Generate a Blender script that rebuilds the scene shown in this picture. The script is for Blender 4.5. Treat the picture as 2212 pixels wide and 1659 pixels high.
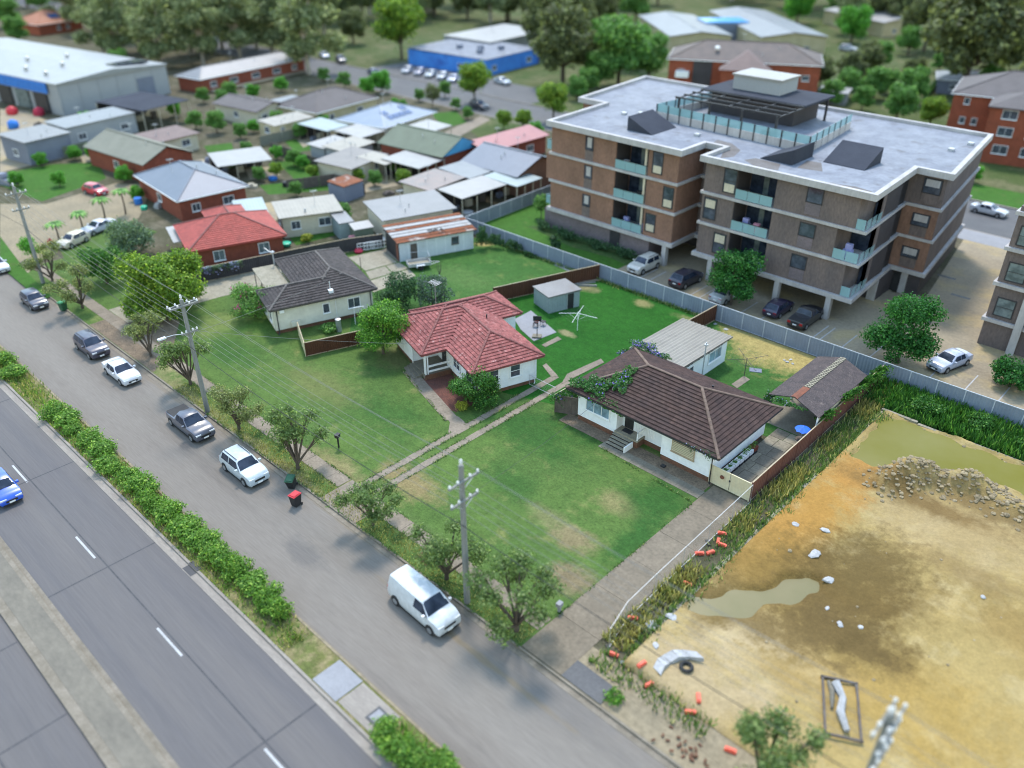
import bpy, math, random
import numpy as np
from mathutils import Matrix, Vector
random.seed(7); np.random.seed(7)
for _o in list(bpy.data.objects): bpy.data.objects.remove(_o)
sc = bpy.context.scene
COL = sc.collection
R = math.radians

# ---------------------------------------------------------------- camera
CAM_H, YAW, PITCH, FPX, IMGW = 39.0, R(43.6), math.atan(1086/1794.0), 1794.0, 2212.0
cd = bpy.data.cameras.new('camera'); cam = bpy.data.objects.new('camera', cd); COL.objects.link(cam)
cam.location = (0, 0, CAM_H); cam.rotation_euler = (math.pi/2-PITCH, 0, YAW)
cd.sensor_width = 360.0; cd.lens = 360.0*FPX/IMGW; cd.clip_start = 1.0; cd.clip_end = 6000.0
cd.dof.use_dof = True; cd.dof.focus_distance = 66.0; cd.dof.aperture_fstop = 0.292/0.5
sc.camera = cam
# ---------------------------------------------------------------- sky and sun
SUN_TO = Vector((-0.42, 0.40, 1.0)).normalized()      # towards the sun
w = bpy.data.worlds.new('World'); sc.world = w; w.use_nodes = True
nt = w.node_tree; nt.nodes.clear()
sky = nt.nodes.new('ShaderNodeTexSky'); sky.sky_type = 'NISHITA'; sky.sun_disc = False
sky.sun_elevation = math.asin(SUN_TO.z); sky.sun_rotation = math.atan2(SUN_TO.x, SUN_TO.y)
sky.air_density = 2.0; sky.dust_density = 0.5; sky.ozone_density = 1.0
bg = nt.nodes.new('ShaderNodeBackground'); bg.inputs['Strength'].default_value = 0.15
wo = nt.nodes.new('ShaderNodeOutputWorld')
nt.links.new(sky.outputs[0], bg.inputs[0]); nt.links.new(bg.outputs[0], wo.inputs[0])
sd = bpy.data.lights.new('sun', 'SUN'); sun = bpy.data.objects.new('sun', sd); COL.objects.link(sun)
sd.energy = 1.45; sd.angle = R(10.0); sd.color = (1.0, 0.93, 0.84)
sun.rotation_euler = (-SUN_TO).to_track_quat('-Z', 'Y').to_euler(); sun.location = (0, 0, 80)
sc.view_settings.view_transform = 'Standard'; sc.view_settings.look = 'None'
sc.view_settings.exposure = 1.45; sc.view_settings.gamma = 1.0; sc.view_settings.use_curve_mapping = False
sc.render.engine = 'CYCLES'; sc.cycles.use_denoising = True
sc.cycles.filter_width = 1.05; sc.cycles.max_bounces = 5; sc.cycles.transparent_max_bounces = 8

# ---------------------------------------------------------------- survey: photo pixel (2212 wide) -> point at height z
_cx, _cy = 1106.0, 829.0
def G(x, y, z=0.0):
    dy = y-_cy; r = x-_cx
    fw = FPX*math.cos(PITCH)-dy*math.sin(PITCH); dn = FPX*math.sin(PITCH)+dy*math.cos(PITCH)
    k = (CAM_H-z)/dn; r *= k; fw *= k
    return Vector((-fw*math.sin(YAW)+r*math.cos(YAW), fw*math.cos(YAW)+r*math.sin(YAW), z))

# ---------------------------------------------------------------- materials
MATS = {}
def _n(nt, t, **kw):
    n = nt.nodes.new(t)
    for k, v in kw.items():
        if k in n.inputs: n.inputs[k].default_value = v
        else: setattr(n, k, v)
    return n
def c4(c): return (c[0], c[1], c[2], 1.0)
def new_mat(name):
    m = bpy.data.materials.new(name); m.use_nodes = True; nt = m.node_tree; nt.nodes.clear()
    out = _n(nt, 'ShaderNodeOutputMaterial'); b = _n(nt, 'ShaderNodeBsdfPrincipled')
    nt.links.new(b.outputs[0], out.inputs[0]); MATS[name] = m
    return m, nt, b, out
def coords(nt, coord):
    if coord == 'pos': return _n(nt, 'ShaderNodeNewGeometry').outputs['Position']
    return _n(nt, 'ShaderNodeTexCoord').outputs['Object']
def noise(nt, vec, scale, detail=5.0, rough=0.6, lo=0.35, hi=0.65):
    n = _n(nt, 'ShaderNodeTexNoise', Scale=scale, Detail=detail, Roughness=rough)
    nt.links.new(vec, n.inputs['Vector'])
    mr = _n(nt, 'ShaderNodeMapRange'); mr.inputs['From Min'].default_value = lo; mr.inputs['From Max'].default_value = hi
    nt.links.new(n.outputs['Fac'], mr.inputs['Value'])
    return mr.outputs['Result']
def mix(nt, fac, a, b, blend='MIX'):
    n = _n(nt, 'ShaderNodeMix', data_type='RGBA', blend_type=blend)
    for s, v in ((0, fac), (6, a), (7, b)):
        if isinstance(v, (int, float)): n.inputs[s].default_value = v
        elif isinstance(v, tuple): n.inputs[s].default_value = c4(v)
        else: nt.links.new(v, n.inputs[s])
    return n.outputs[2]
def add_patches(nt, v, col, patches):
    if not patches: return col
    wn = noise(nt, v, 0.6, 10.0, 0.78, lo=0.0, hi=1.0)
    for (px, py, rx, ry, pc, amt) in patches:
        sb = _n(nt, 'ShaderNodeVectorMath', operation='SUBTRACT'); nt.links.new(v, sb.inputs[0]); sb.inputs[1].default_value = (px, py, 0)
        ml = _n(nt, 'ShaderNodeVectorMath', operation='MULTIPLY'); nt.links.new(sb.outputs[0], ml.inputs[0]); ml.inputs[1].default_value = (1/rx, 1/ry, 0)
        ln = _n(nt, 'ShaderNodeVectorMath', operation='LENGTH'); nt.links.new(ml.outputs[0], ln.inputs[0])
        ma = _n(nt, 'ShaderNodeMath', operation='MULTIPLY_ADD'); nt.links.new(wn, ma.inputs[0]); ma.inputs[1].default_value = 2.6; nt.links.new(ln.outputs['Value'], ma.inputs[2])
        mr = _n(nt, 'ShaderNodeMapRange'); mr.inputs['From Min'].default_value = 2.5; mr.inputs['From Max'].default_value = 1.75
        mr.inputs['To Min'].default_value = 0; mr.inputs['To Max'].default_value = amt
        nt.links.new(ma.outputs[0], mr.inputs['Value']); col = mix(nt, mr.outputs[0], col, pc)
    return col
def mat(name, c1, c2=None, rough=0.8, scale=0.6, fine=6.0, fvar=0.16, bump=0.0, bscale=30.0, metal=0.0, spec=0.3,
        coord='pos', rand=0.0, stretch=None, c3=None, s3=0.25, lo3=0.5, hi3=0.62, coat=0.0, patches=()):
    """two tones by a broad noise, a fine speckle on top, an optional third tone in blotches, a fine bump"""
    m, nt, b, out = new_mat(name)
    v = coords(nt, coord)
    if stretch:
        mp = _n(nt, 'ShaderNodeMapping'); mp.inputs['Scale'].default_value = stretch
        nt.links.new(v, mp.inputs['Vector']); v = mp.outputs[0]
    c2 = c2 or tuple(x*0.8 for x in c1)
    col = mix(nt, noise(nt, v, scale), c1, c2)
    if c3: col = mix(nt, noise(nt, v, s3, lo=lo3, hi=hi3), col, c3)
    col = add_patches(nt, _n(nt, 'ShaderNodeNewGeometry').outputs['Position'], col, patches)
    if fvar:
        f = noise(nt, v, fine, 3.0, lo=0.25, hi=0.75)
        mr = _n(nt, 'ShaderNodeMapRange'); mr.inputs['To Min'].default_value = 1-fvar; mr.inputs['To Max'].default_value = 1+fvar
        nt.links.new(f, mr.inputs['Value'])
        col = mix(nt, 1.0, col, mr.outputs[0], 'MULTIPLY')
    if rand:
        g = _n(nt, 'ShaderNodeNewGeometry'); oi = _n(nt, 'ShaderNodeObjectInfo')
        ad = _n(nt, 'ShaderNodeMath', operation='ADD'); nt.links.new(g.outputs['Random Per Island'], ad.inputs[0]); nt.links.new(oi.outputs['Random'], ad.inputs[1])
        fr = _n(nt, 'ShaderNodeMath', operation='FRACT'); nt.links.new(ad.outputs[0], fr.inputs[0])
        mr = _n(nt, 'ShaderNodeMapRange'); mr.inputs['To Min'].default_value = 1-rand; mr.inputs['To Max'].default_value = 1+rand
        nt.links.new(fr.outputs[0], mr.inputs['Value'])
        col = mix(nt, 1.0, col, mr.outputs[0], 'MULTIPLY')
    nt.links.new(col, b.inputs['Base Color'])
    b.inputs['Roughness'].default_value = rough; b.inputs['Metallic'].default_value = metal
    b.inputs['Specular IOR Level'].default_value = spec; b.inputs['Coat Weight'].default_value = coat
    if bump:
        bn = _n(nt, 'ShaderNodeTexNoise', Scale=bscale, Detail=4.0); nt.links.new(v, bn.inputs['Vector'])
        bp = _n(nt, 'ShaderNodeBump', Strength=bump, Distance=0.05)
        nt.links.new(bn.outputs['Fac'], bp.inputs['Height']); nt.links.new(bp.outputs[0], b.inputs['Normal'])
    return m
def leaf_mat(name, c1, c2, c3=None, trans=0.45, cscale=0.9, k=1.35):
    c1, c2 = tuple(x*k for x in c1), tuple(x*k for x in c2); c3 = tuple(x*k for x in c3) if c3 else None
    m, nt, b, out = new_mat(name)
    g = _n(nt, 'ShaderNodeNewGeometry'); oi = _n(nt, 'ShaderNodeObjectInfo')
    ad = _n(nt, 'ShaderNodeVectorMath', operation='ADD'); nt.links.new(g.outputs['Position'], ad.inputs[0]); nt.links.new(oi.outputs['Random'], ad.inputs[1])
    col = mix(nt, noise(nt, ad.outputs[0], cscale, 2.0, lo=0.3, hi=0.7), c1, c2)
    if c3:
        gt = _n(nt, 'ShaderNodeMath', operation='GREATER_THAN'); gt.inputs[1].default_value = 0.86
        nt.links.new(g.outputs['Random Per Island'], gt.inputs[0]); col = mix(nt, gt.outputs[0], col, c3)
    mr = _n(nt, 'ShaderNodeMapRange'); mr.inputs['To Min'].default_value = 0.62; mr.inputs['To Max'].default_value = 1.4
    nt.links.new(g.outputs['Random Per Island'], mr.inputs['Value'])
    col = mix(nt, 1.0, col, mr.outputs[0], 'MULTIPLY')
    nt.links.new(col, b.inputs['Base Color']); b.inputs['Roughness'].default_value = 0.55; b.inputs['Specular IOR Level'].default_value = 0.25
    tr = _n(nt, 'ShaderNodeBsdfTranslucent'); nt.links.new(mix(nt, 1.0, col, (1.0, 1.05, 0.6), 'MULTIPLY'), tr.inputs[0])
    mx = _n(nt, 'ShaderNodeMixShader'); mx.inputs[0].default_value = trans
    nt.links.new(b.outputs[0], mx.inputs[1]); nt.links.new(tr.outputs[0], mx.inputs[2]); nt.links.new(mx.outputs[0], out.inputs[0])
    return m
def lawn_mat(name, g1, g2, dry, patches=(), dry_lo=0.56, dry_hi=0.72, scale=0.16, amp=0.42):
    """grass: two greens, drier blotches, and worn or lush patches (x, y, rx, ry, colour, amount) at their places"""
    m, nt, b, out = new_mat(name)
    v = coords(nt, 'pos')
    col = mix(nt, noise(nt, v, scale, 6.0), g1, g2)
    col = mix(nt, noise(nt, v, scale*2.7, 8.0, 0.65, lo=dry_lo, hi=dry_hi), col, dry)
    col = add_patches(nt, v, col, patches)
    f = noise(nt, v, 5.0, 6.0, 0.75, lo=0.25, hi=0.75)
    mr = _n(nt, 'ShaderNodeMapRange'); mr.inputs['To Min'].default_value = 1-amp; mr.inputs['To Max'].default_value = 1+amp
    nt.links.new(f, mr.inputs['Value']); col = mix(nt, 1.0, col, mr.outputs[0], 'MULTIPLY')
    f = noise(nt, v, 1.3, 8.0, 0.7, lo=0.3, hi=0.7)
    mr = _n(nt, 'ShaderNodeMapRange'); mr.inputs['To Min'].default_value = 1-amp*0.55; mr.inputs['To Max'].default_value = 1+amp*0.55
    nt.links.new(f, mr.inputs['Value']); col = mix(nt, 1.0, col, mr.outputs[0], 'MULTIPLY')
    nt.links.new(col, b.inputs['Base Color']); b.inputs['Roughness'].default_value = 0.9; b.inputs['Specular IOR Level'].default_value = 0.12
    bn = _n(nt, 'ShaderNodeTexNoise', Scale=9.0, Detail=6.0); nt.links.new(v, bn.inputs['Vector'])
    bp = _n(nt, 'ShaderNodeBump', Strength=0.6, Distance=0.08); nt.links.new(bn.outputs['Fac'], bp.inputs['Height']); nt.links.new(bp.outputs[0], b.inputs['Normal'])
    return m
def glass_mat(name, col, rough=0.06, spec=0.6):
    m, nt, b, out = new_mat(name)
    v = coords(nt, 'pos')
    nt.links.new(mix(nt, noise(nt, v, 1.3, 2.0), col, tuple(x*1.9+0.01 for x in col)), b.inputs['Base Color'])
    b.inputs['Roughness'].default_value = rough; b.inputs['Specular IOR Level'].default_value = spec
    return m
def clear_glass(name, col, alpha):
    m, nt, b, out = new_mat(name)
    b.inputs['Base Color'].default_value = c4(col); b.inputs['Roughness'].default_value = 0.12
    tp = _n(nt, 'ShaderNodeBsdfTransparent'); tp.inputs[0].default_value = c4(tuple(0.6+0.4*x for x in col))
    mx = _n(nt, 'ShaderNodeMixShader'); mx.inputs[0].default_value = alpha
    nt.links.new(tp.outputs[0], mx.inputs[1]); nt.links.new(b.outputs[0], mx.inputs[2]); nt.links.new(mx.outputs[0], out.inputs[0])
    return m
def paint_mat():
    m, nt, b, out = new_mat('car_paint')
    oi = _n(nt, 'ShaderNodeObjectInfo'); v = coords(nt, 'Object')
    f = noise(nt, v, 3.0, 4.0)
    mr = _n(nt, 'ShaderNodeMapRange'); mr.inputs['To Min'].default_value = 0.88; mr.inputs['To Max'].default_value = 1.06
    nt.links.new(f, mr.inputs['Value'])
    nt.links.new(mix(nt, 1.0, oi.outputs['Color'], mr.outputs[0], 'MULTIPLY'), b.inputs['Base Color'])
    b.inputs['Roughness'].default_value = 0.32; b.inputs['Metallic'].default_value = 0.0; b.inputs['Coat Weight'].default_value = 0.6; b.inputs['Coat Roughness'].default_value = 0.08
    return m
def stripe_mat(name, c1, c2, pitch=0.3, axis=0, amt=0.25, rough=0.5, metal=0.0, scale=0.5, rust=None, rlo=0.5, rhi=0.6):
    """sheet metal or far tiles: ribs as a bump along one object axis, two tones, optional rust in streaks"""
    m, nt, b, out = new_mat(name)
    v = coords(nt, 'Object')
    sp = _n(nt, 'ShaderNodeSeparateXYZ'); nt.links.new(v, sp.inputs[0])
    ml = _n(nt, 'ShaderNodeMath', operation='MULTIPLY'); ml.inputs[1].default_value = 2*math.pi/pitch; nt.links.new(sp.outputs[axis], ml.inputs[0])
    sn = _n(nt, 'ShaderNodeMath', operation='SINE'); nt.links.new(ml.outputs[0], sn.inputs[0])
    col = mix(nt, noise(nt, v, scale), c1, c2)
    if rust: col = mix(nt, noise(nt, v, 0.5, 8.0, 0.7, lo=rlo, hi=rhi), col, rust)
    f = noise(nt, v, 5.0, 4.0, lo=0.2, hi=0.8)
    mr = _n(nt, 'ShaderNodeMapRange'); mr.inputs['To Min'].default_value = 0.86; mr.inputs['To Max'].default_value = 1.12
    nt.links.new(f, mr.inputs['Value']); col = mix(nt, 1.0, col, mr.outputs[0], 'MULTIPLY')
    nt.links.new(col, b.inputs['Base Color']); b.inputs['Roughness'].default_value = rough; b.inputs['Metallic'].default_value = metal
    bp = _n(nt, 'ShaderNodeBump', Strength=amt, Distance=0.03); nt.links.new(sn.outputs[0], bp.inputs['Height']); nt.links.new(bp.outputs[0], b.inputs['Normal'])
    return m

# ---------------------------------------------------------------- mesh builder
class MB:
    def __init__(s): s.v = []; s.f = []; s.m = []; s.T = None
    def add(s, pts):
        i = len(s.v)
        if s.T is not None: s.v += [tuple(s.T @ Vector(p)) for p in pts]
        else: s.v += [tuple(p) for p in pts]
        return i
    def face(s, pts, m=0):
        i = s.add(pts); s.f.append(tuple(range(i, i+len(pts)))); s.m.append(m); return s
    def box(s, x0, y0, z0, x1, y1, z1, m=0):
        i = s.add([(x0,y0,z0),(x1,y0,z0),(x1,y1,z0),(x0,y1,z0),(x0,y0,z1),(x1,y0,z1),(x1,y1,z1),(x0,y1,z1)])
        for q in ((3,2,1,0),(4,5,6,7),(0,1,5,4),(1,2,6,5),(2,3,7,6),(3,0,4,7)): s.f.append(tuple(i+k for k in q)); s.m.append(m)
        return s
    def prism(s, poly, z0, z1, m=0, mside=None):
        n = len(poly); a = sum(poly[k][0]*poly[(k+1)%n][1]-poly[(k+1)%n][0]*poly[k][1] for k in range(n))
        if a < 0: poly = poly[::-1]
        i = s.add([(p[0],p[1],z0) for p in poly]+[(p[0],p[1],z1) for p in poly])
        s.f.append(tuple(i+n+k for k in range(n))); s.m.append(m)
        s.f.append(tuple(i+n-1-k for k in range(n))); s.m.append(m)
        for k in range(n):
            s.f.append((i+k, i+(k+1)%n, i+n+(k+1)%n, i+n+k)); s.m.append(m if mside is None else mside)
        return s
    def bar(s, a, b, w, h, m=0):
        """a straight bar of section w x h from a to b"""
        a = Vector(a); b = Vector(b); d = (b-a).normalized(); u = d.cross(Vector((0,0,1)))
        if u.length < 1e-4: u = Vector((1,0,0))
        u.normalize(); t = u.cross(d); u *= w/2; t *= h/2
        i = s.add([a-u-t, a+u-t, a+u+t, a-u+t, b-u-t, b+u-t, b+u+t, b-u+t])
        for q in ((3,2,1,0),(4,5,6,7),(0,1,5,4),(1,2,6,5),(2,3,7,6),(3,0,4,7)): s.f.append(tuple(i+k for k in q)); s.m.append(m)
        return s
    def tube(s, pts, rad, n=6, m=0, cap=True):
        pts = [Vector(p) for p in pts]
        if isinstance(rad, (int, float)): rad = [rad]*len(pts)
        rings = []
        for k, p in enumerate(pts):
            d = (pts[min(k+1, len(pts)-1)]-pts[max(k-1, 0)]).normalized()
            u = d.cross(Vector((0,0,1)));
            if u.length < 1e-3: u = Vector((1,0,0))
            u.normalize(); t = d.cross(u)
            rings.append(s.add([p+(u*math.cos(2*math.pi*j/n)+t*math.sin(2*math.pi*j/n))*rad[k] for j in range(n)]))
        for a, b in zip(rings, rings[1:]):
            for j in range(n): s.f.append((a+j, a+(j+1)%n, b+(j+1)%n, b+j)); s.m.append(m)
        if cap:
            s.f.append(tuple(rings[0]+n-1-j for j in range(n))); s.m.append(m); s.f.append(tuple(rings[-1]+j for j in range(n))); s.m.append(m)
        return s
    def lathe(s, c, prof, n=12, m=0):
        rings = [s.add([(c[0]+r*math.cos(2*math.pi*j/n), c[1]+r*math.sin(2*math.pi*j/n), c[2]+z) for j in range(n)]) for r, z in prof]
        for a, b in zip(rings, rings[1:]):
            for j in range(n): s.f.append((a+j, a+(j+1)%n, b+(j+1)%n, b+j)); s.m.append(m)
        s.f.append(tuple(rings[0]+n-1-j for j in range(n))); s.m.append(m); s.f.append(tuple(rings[-1]+j for j in range(n))); s.m.append(m)
        return s
    def mesh(s, name, mats, smooth=None):
        me = bpy.data.meshes.new(name); me.from_pydata(s.v, [], s.f)
        for mm in (mats if isinstance(mats, (list, tuple)) else [mats]): me.materials.append(MATS[mm])
        if len(me.materials) > 1: me.polygons.foreach_set('material_index', s.m)
        if smooth: me.shade_smooth(); me.set_sharp_from_angle(angle=R(smooth))
        me.update(); return me
    def build(s, name, mats, parent=None, smooth=None, **kw): return ob(name, s.mesh(name, mats, smooth), parent, **kw)
def ob(name, me, parent=None, loc=(0,0,0), rz=0.0, label=None, cat=None, group=None, kind=None):
    o = bpy.data.objects.new(name, me); COL.objects.link(o); o.location = loc; o.rotation_euler = (0,0,rz)
    if parent is not None: o.parent = parent
    return tag(o, label, cat, group, kind)
def tag(o, label=None, cat=None, group=None, kind=None):
    for k, v in (('label',label),('category',cat),('group',group),('kind',kind)):
        if v: o[k] = v
    return o
def thing(name, label, cat, loc=(0,0,0), rz=0.0, group=None):
    o = bpy.data.objects.new(name, None); COL.objects.link(o); o.location = loc; o.rotation_euler = (0,0,rz); o.empty_display_size = 0.3
    return tag(o, label, cat, group)
KIDS = {}
def kids(o): return [c for c in bpy.data.objects if c.parent == o] if o.name not in KIDS else KIDS[o.name]
def copy_thing(o, loc, rz, label, group=None, scale=None, color=None):
    r = o.copy(); COL.objects.link(r); r.location = loc; r.rotation_euler = (0,0,rz); r['label'] = label
    if group: r['group'] = group
    if scale is not None: r.scale = scale if isinstance(scale, (tuple, list)) else (scale,)*3
    if color: r.color = c4(color)
    for ch in KIDS[o.name]:
        c = ch.copy(); COL.objects.link(c); c.parent = r
        if color: c.color = c4(color)
        for g in KIDS.get(ch.name, ()):
            d = g.copy(); COL.objects.link(d); d.parent = c
            if color: d.color = c4(color)
    return r
def remember(o):
    KIDS[o.name] = [c for c in COL.objects if c.parent == o]
    for c in KIDS[o.name]: KIDS[c.name] = [g for g in COL.objects if g.parent == c]
    return o
def np_mesh(name, verts, faces, mats):
    """verts (n,3), faces (k,4) or (k,3) arrays"""
    me = bpy.data.meshes.new(name); k, q = faces.shape
    me.vertices.add(len(verts)); me.vertices.foreach_set('co', np.ascontiguousarray(verts, np.float32).ravel())
    me.loops.add(k*q); me.loops.foreach_set('vertex_index', np.ascontiguousarray(faces, np.int32).ravel())
    me.polygons.add(k); me.polygons.foreach_set('loop_start', np.arange(0, k*q, q, dtype=np.int32)); me.polygons.foreach_set('loop_total', np.full(k, q, np.int32))
    for mm in (mats if isinstance(mats, (list, tuple)) else [mats]): me.materials.append(MATS[mm])
    me.update(calc_edges=True); me.validate(); return me
def leaf_cloud(name, pos, nrm, size, mats, rng, aspect=0.55, bend=0.0):
    n = len(pos); nrm = nrm/np.maximum(np.linalg.norm(nrm, axis=1, keepdims=True), 1e-6)
    r = rng.normal(size=(n,3)); u = np.cross(nrm, r); u /= np.maximum(np.linalg.norm(u, axis=1, keepdims=True), 1e-6); t = np.cross(nrm, u)
    s = (size*(0.65+0.7*rng.random((n,1))))*0.5
    V = np.stack([pos-u*s, pos-t*s*aspect+nrm*s*bend, pos+u*s, pos+t*s*aspect+nrm*s*bend], axis=1).reshape(-1,3)
    return np_mesh(name, V, np.arange(4*n).reshape(n,4), mats)
def lobe_points(lobes, n, rng, shell=0.55, up=0.35):
    L = np.array(lobes, float); wgt = (L[:,3]*L[:,4]+L[:,4]*L[:,5]+L[:,3]*L[:,5]); wgt /= wgt.sum()
    k = rng.choice(len(L), n, p=wgt); d = rng.normal(size=(n,3)); d /= np.linalg.norm(d, axis=1, keepdims=True)
    rad = shell+(1-shell)*rng.random((n,1))**0.7
    rad *= 1+0.22*np.sin(d[:,:1]*5+k[:,None]*1.7)*np.cos(d[:,1:2]*6+k[:,None]*2.3)+0.08*rng.normal(size=(n,1))
    pos = L[k,:3]+d*rad*L[k,3:6]
    nrm = d*0.7+rng.normal(size=(n,3))*0.55+np.array([0,0,up])
    return pos, nrm
# ================================================================ materials
mat('road_concrete', (0.090,0.084,0.086), (0.110,0.100,0.096), rough=0.75, scale=0.35, stretch=(0.06,1.6,1), fine=7, fvar=0.10, bump=0.15)
mat('road_old', (0.157,0.136,0.115), (0.180,0.159,0.136), rough=0.85, scale=0.3, stretch=(0.08,1.1,1), fine=9, fvar=0.13, bump=0.2, patches=[(G(*q_).x,G(*q_).y,rx_,ry_,cc_,am_) for q_,rx_,ry_,cc_,am_ in (((655,1190),2.4,0.9,(0.090,0.085,0.082),0.5),((400,960),0.7,0.5,(0.090,0.082,0.078),0.6),((1180,1480),6.0,1.6,(0.111,0.107,0.105),0.35),((720,1110),14.0,0.22,(0.164,0.135,0.098),0.8),((380,860),14.0,0.22,(0.164,0.135,0.102),0.8),((1010,1395),8.0,0.25,(0.180,0.139,0.090),0.8),((500,930),1.6,0.7,(0.107,0.097,0.089),0.5),((560,1260),12.0,0.3,(0.156,0.135,0.107),0.6))], c3=(0.115,0.099,0.086), s3=0.35, lo3=0.58, hi3=0.78)
mat('road_dark', (0.080,0.080,0.083), (0.105,0.102,0.102), rough=0.8, scale=0.2, fine=6)
mat('slate', (0.051,0.056,0.071), (0.041,0.045,0.058), rough=0.9, spec=0.08, scale=0.4, fvar=0.08)
mat('stain', (0.107,0.094,0.086), (0.139,0.127,0.123), rough=0.8, scale=0.8, fvar=0.2)
mat('tar', (0.042,0.042,0.047), (0.060,0.060,0.063), rough=0.7, scale=1.5)
mat('line_paint', (0.381,0.381,0.381), (0.307,0.307,0.307), rough=0.6, scale=1.5, fvar=0.2)
mat('gutter_concrete', (0.257,0.227,0.194), (0.211,0.184,0.159), rough=0.85, scale=0.8, stretch=(0.4,2,1))
mat('kerb_concrete', (0.212,0.182,0.143), (0.153,0.130,0.098), rough=0.9, scale=0.9)
mat('median_paver', (0.164,0.146,0.116), (0.135,0.121,0.098), rough=0.9, scale=0.7, stretch=(0.5,1,1), fine=4, fvar=0.14)
mat('path_concrete', (0.225,0.183,0.140), (0.171,0.142,0.107), rough=0.9, scale=0.7, fine=5, fvar=0.2, bump=0.15, rand=0.07)
mat('drive_concrete', (0.177,0.144,0.104), (0.144,0.118,0.085), rough=0.9, scale=0.9, fine=4, fvar=0.22, bump=0.2, rand=0.05, c3=(0.112,0.092,0.066), s3=0.5, lo3=0.56, hi3=0.75)
mat('slab_light', (0.246,0.246,0.258), (0.215,0.215,0.227), rough=0.85, scale=0.8, fvar=0.08)
mat('slab_cream', (0.271,0.242,0.183), (0.212,0.189,0.136), rough=0.9, scale=1.2, fine=5, fvar=0.25, rand=0.08)
mat('slab_grey', (0.191,0.171,0.130), (0.142,0.125,0.096), rough=0.9, scale=1.0, fvar=0.2, rand=0.1)
mat('carpark_concrete', (0.276,0.230,0.157), (0.216,0.178,0.124), rough=0.85, scale=0.25, fine=3, fvar=0.18, c3=(0.310,0.244,0.134), s3=0.2)
mat('earth', (0.166,0.132,0.080), (0.123,0.095,0.058), rough=0.95, scale=0.8, fine=5, fvar=0.3, bump=0.4, bscale=9)
mat('litter_earth', (0.189,0.139,0.094), (0.123,0.094,0.066), rough=0.95, scale=0.9, fine=6, fvar=0.4, bump=0.4, bscale=12)
mat('mulch_red', (0.127,0.051,0.037), (0.090,0.041,0.033), rough=0.95, scale=2, fine=12, fvar=0.4, bump=0.6, bscale=18)
def gp(x, y, rx, ry, c, a): p = G(x, y); return (p.x, p.y, rx, ry, c, a)
def dirt_mat():
    m = lawn_mat('pit_dirt', (0.306,0.225,0.089), (0.251,0.180,0.068), (0.351,0.274,0.136), scale=0.14, amp=0.2, dry_lo=0.5, dry_hi=0.68, patches=[
        gp(1640,1390,6.0,3.2,(0.347,0.269,0.155),0.85), gp(1900,1500,8.0,4.0,(0.283,0.184,0.050),0.7), gp(2060,1150,7.0,5.0,(0.264,0.194,0.097),0.7), gp(1500,1480,5.0,3.0,(0.328,0.252,0.147),0.8),
        gp(1750,1110,2.8,8.0,(0.301,0.158,0.035),0.85), gp(1660,1200,2.8,6.0,(0.283,0.153,0.038),0.8), gp(1850,1030,2.4,3.4,(0.310,0.161,0.042),0.85),
        gp(1690,1275,5.5,4.6,(0.165,0.105,0.03),0.85), gp(1830,1280,4.8,5.6,(0.105,0.068,0.022),0.92), gp(1800,1372,4.8,2.6,(0.105,0.07,0.026),0.9), gp(1620,1350,5.0,1.7,(0.13,0.088,0.034),0.85), gp(1875,1225,2.8,3.6,(0.11,0.075,0.026),0.85), gp(1545,1300,2.4,3.0,(0.13,0.088,0.03),0.85),
        gp(1980,1090,6.5,1.4,(0.137,0.086,0.031),0.85), gp(2150,1120,5.0,1.3,(0.137,0.090,0.035),0.8), gp(2080,1260,4.0,1.2,(0.173,0.117,0.047),0.6), gp(2190,1380,3.5,2.0,(0.192,0.126,0.042),0.6), gp(1700,1470,3.0,1.0,(0.237,0.161,0.055),0.6)])
    return m
dirt_mat()
mat('pit_water', (0.135,0.123,0.010), (0.168,0.152,0.037), rough=0.4, scale=0.12, fvar=0.0, spec=0.2)
mat('puddle_water', (0.098,0.084,0.014), (0.122,0.098,0.025), rough=0.4, scale=0.3, fvar=0.0, spec=0.5)
mat('rock_pale', (0.263,0.211,0.132), (0.200,0.155,0.090), rough=0.9, scale=2, rand=0.25)
mat('white_debris', (0.369,0.369,0.374), (0.305,0.305,0.305), rough=0.7, scale=2, rand=0.1)
GRN, GRN2, DRY = (0.072,0.165,0.034), (0.05,0.125,0.028), (0.21,0.22,0.075)
BROWN = (0.20,0.145,0.085); LUSH = (0.020,0.072,0.014)
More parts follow.
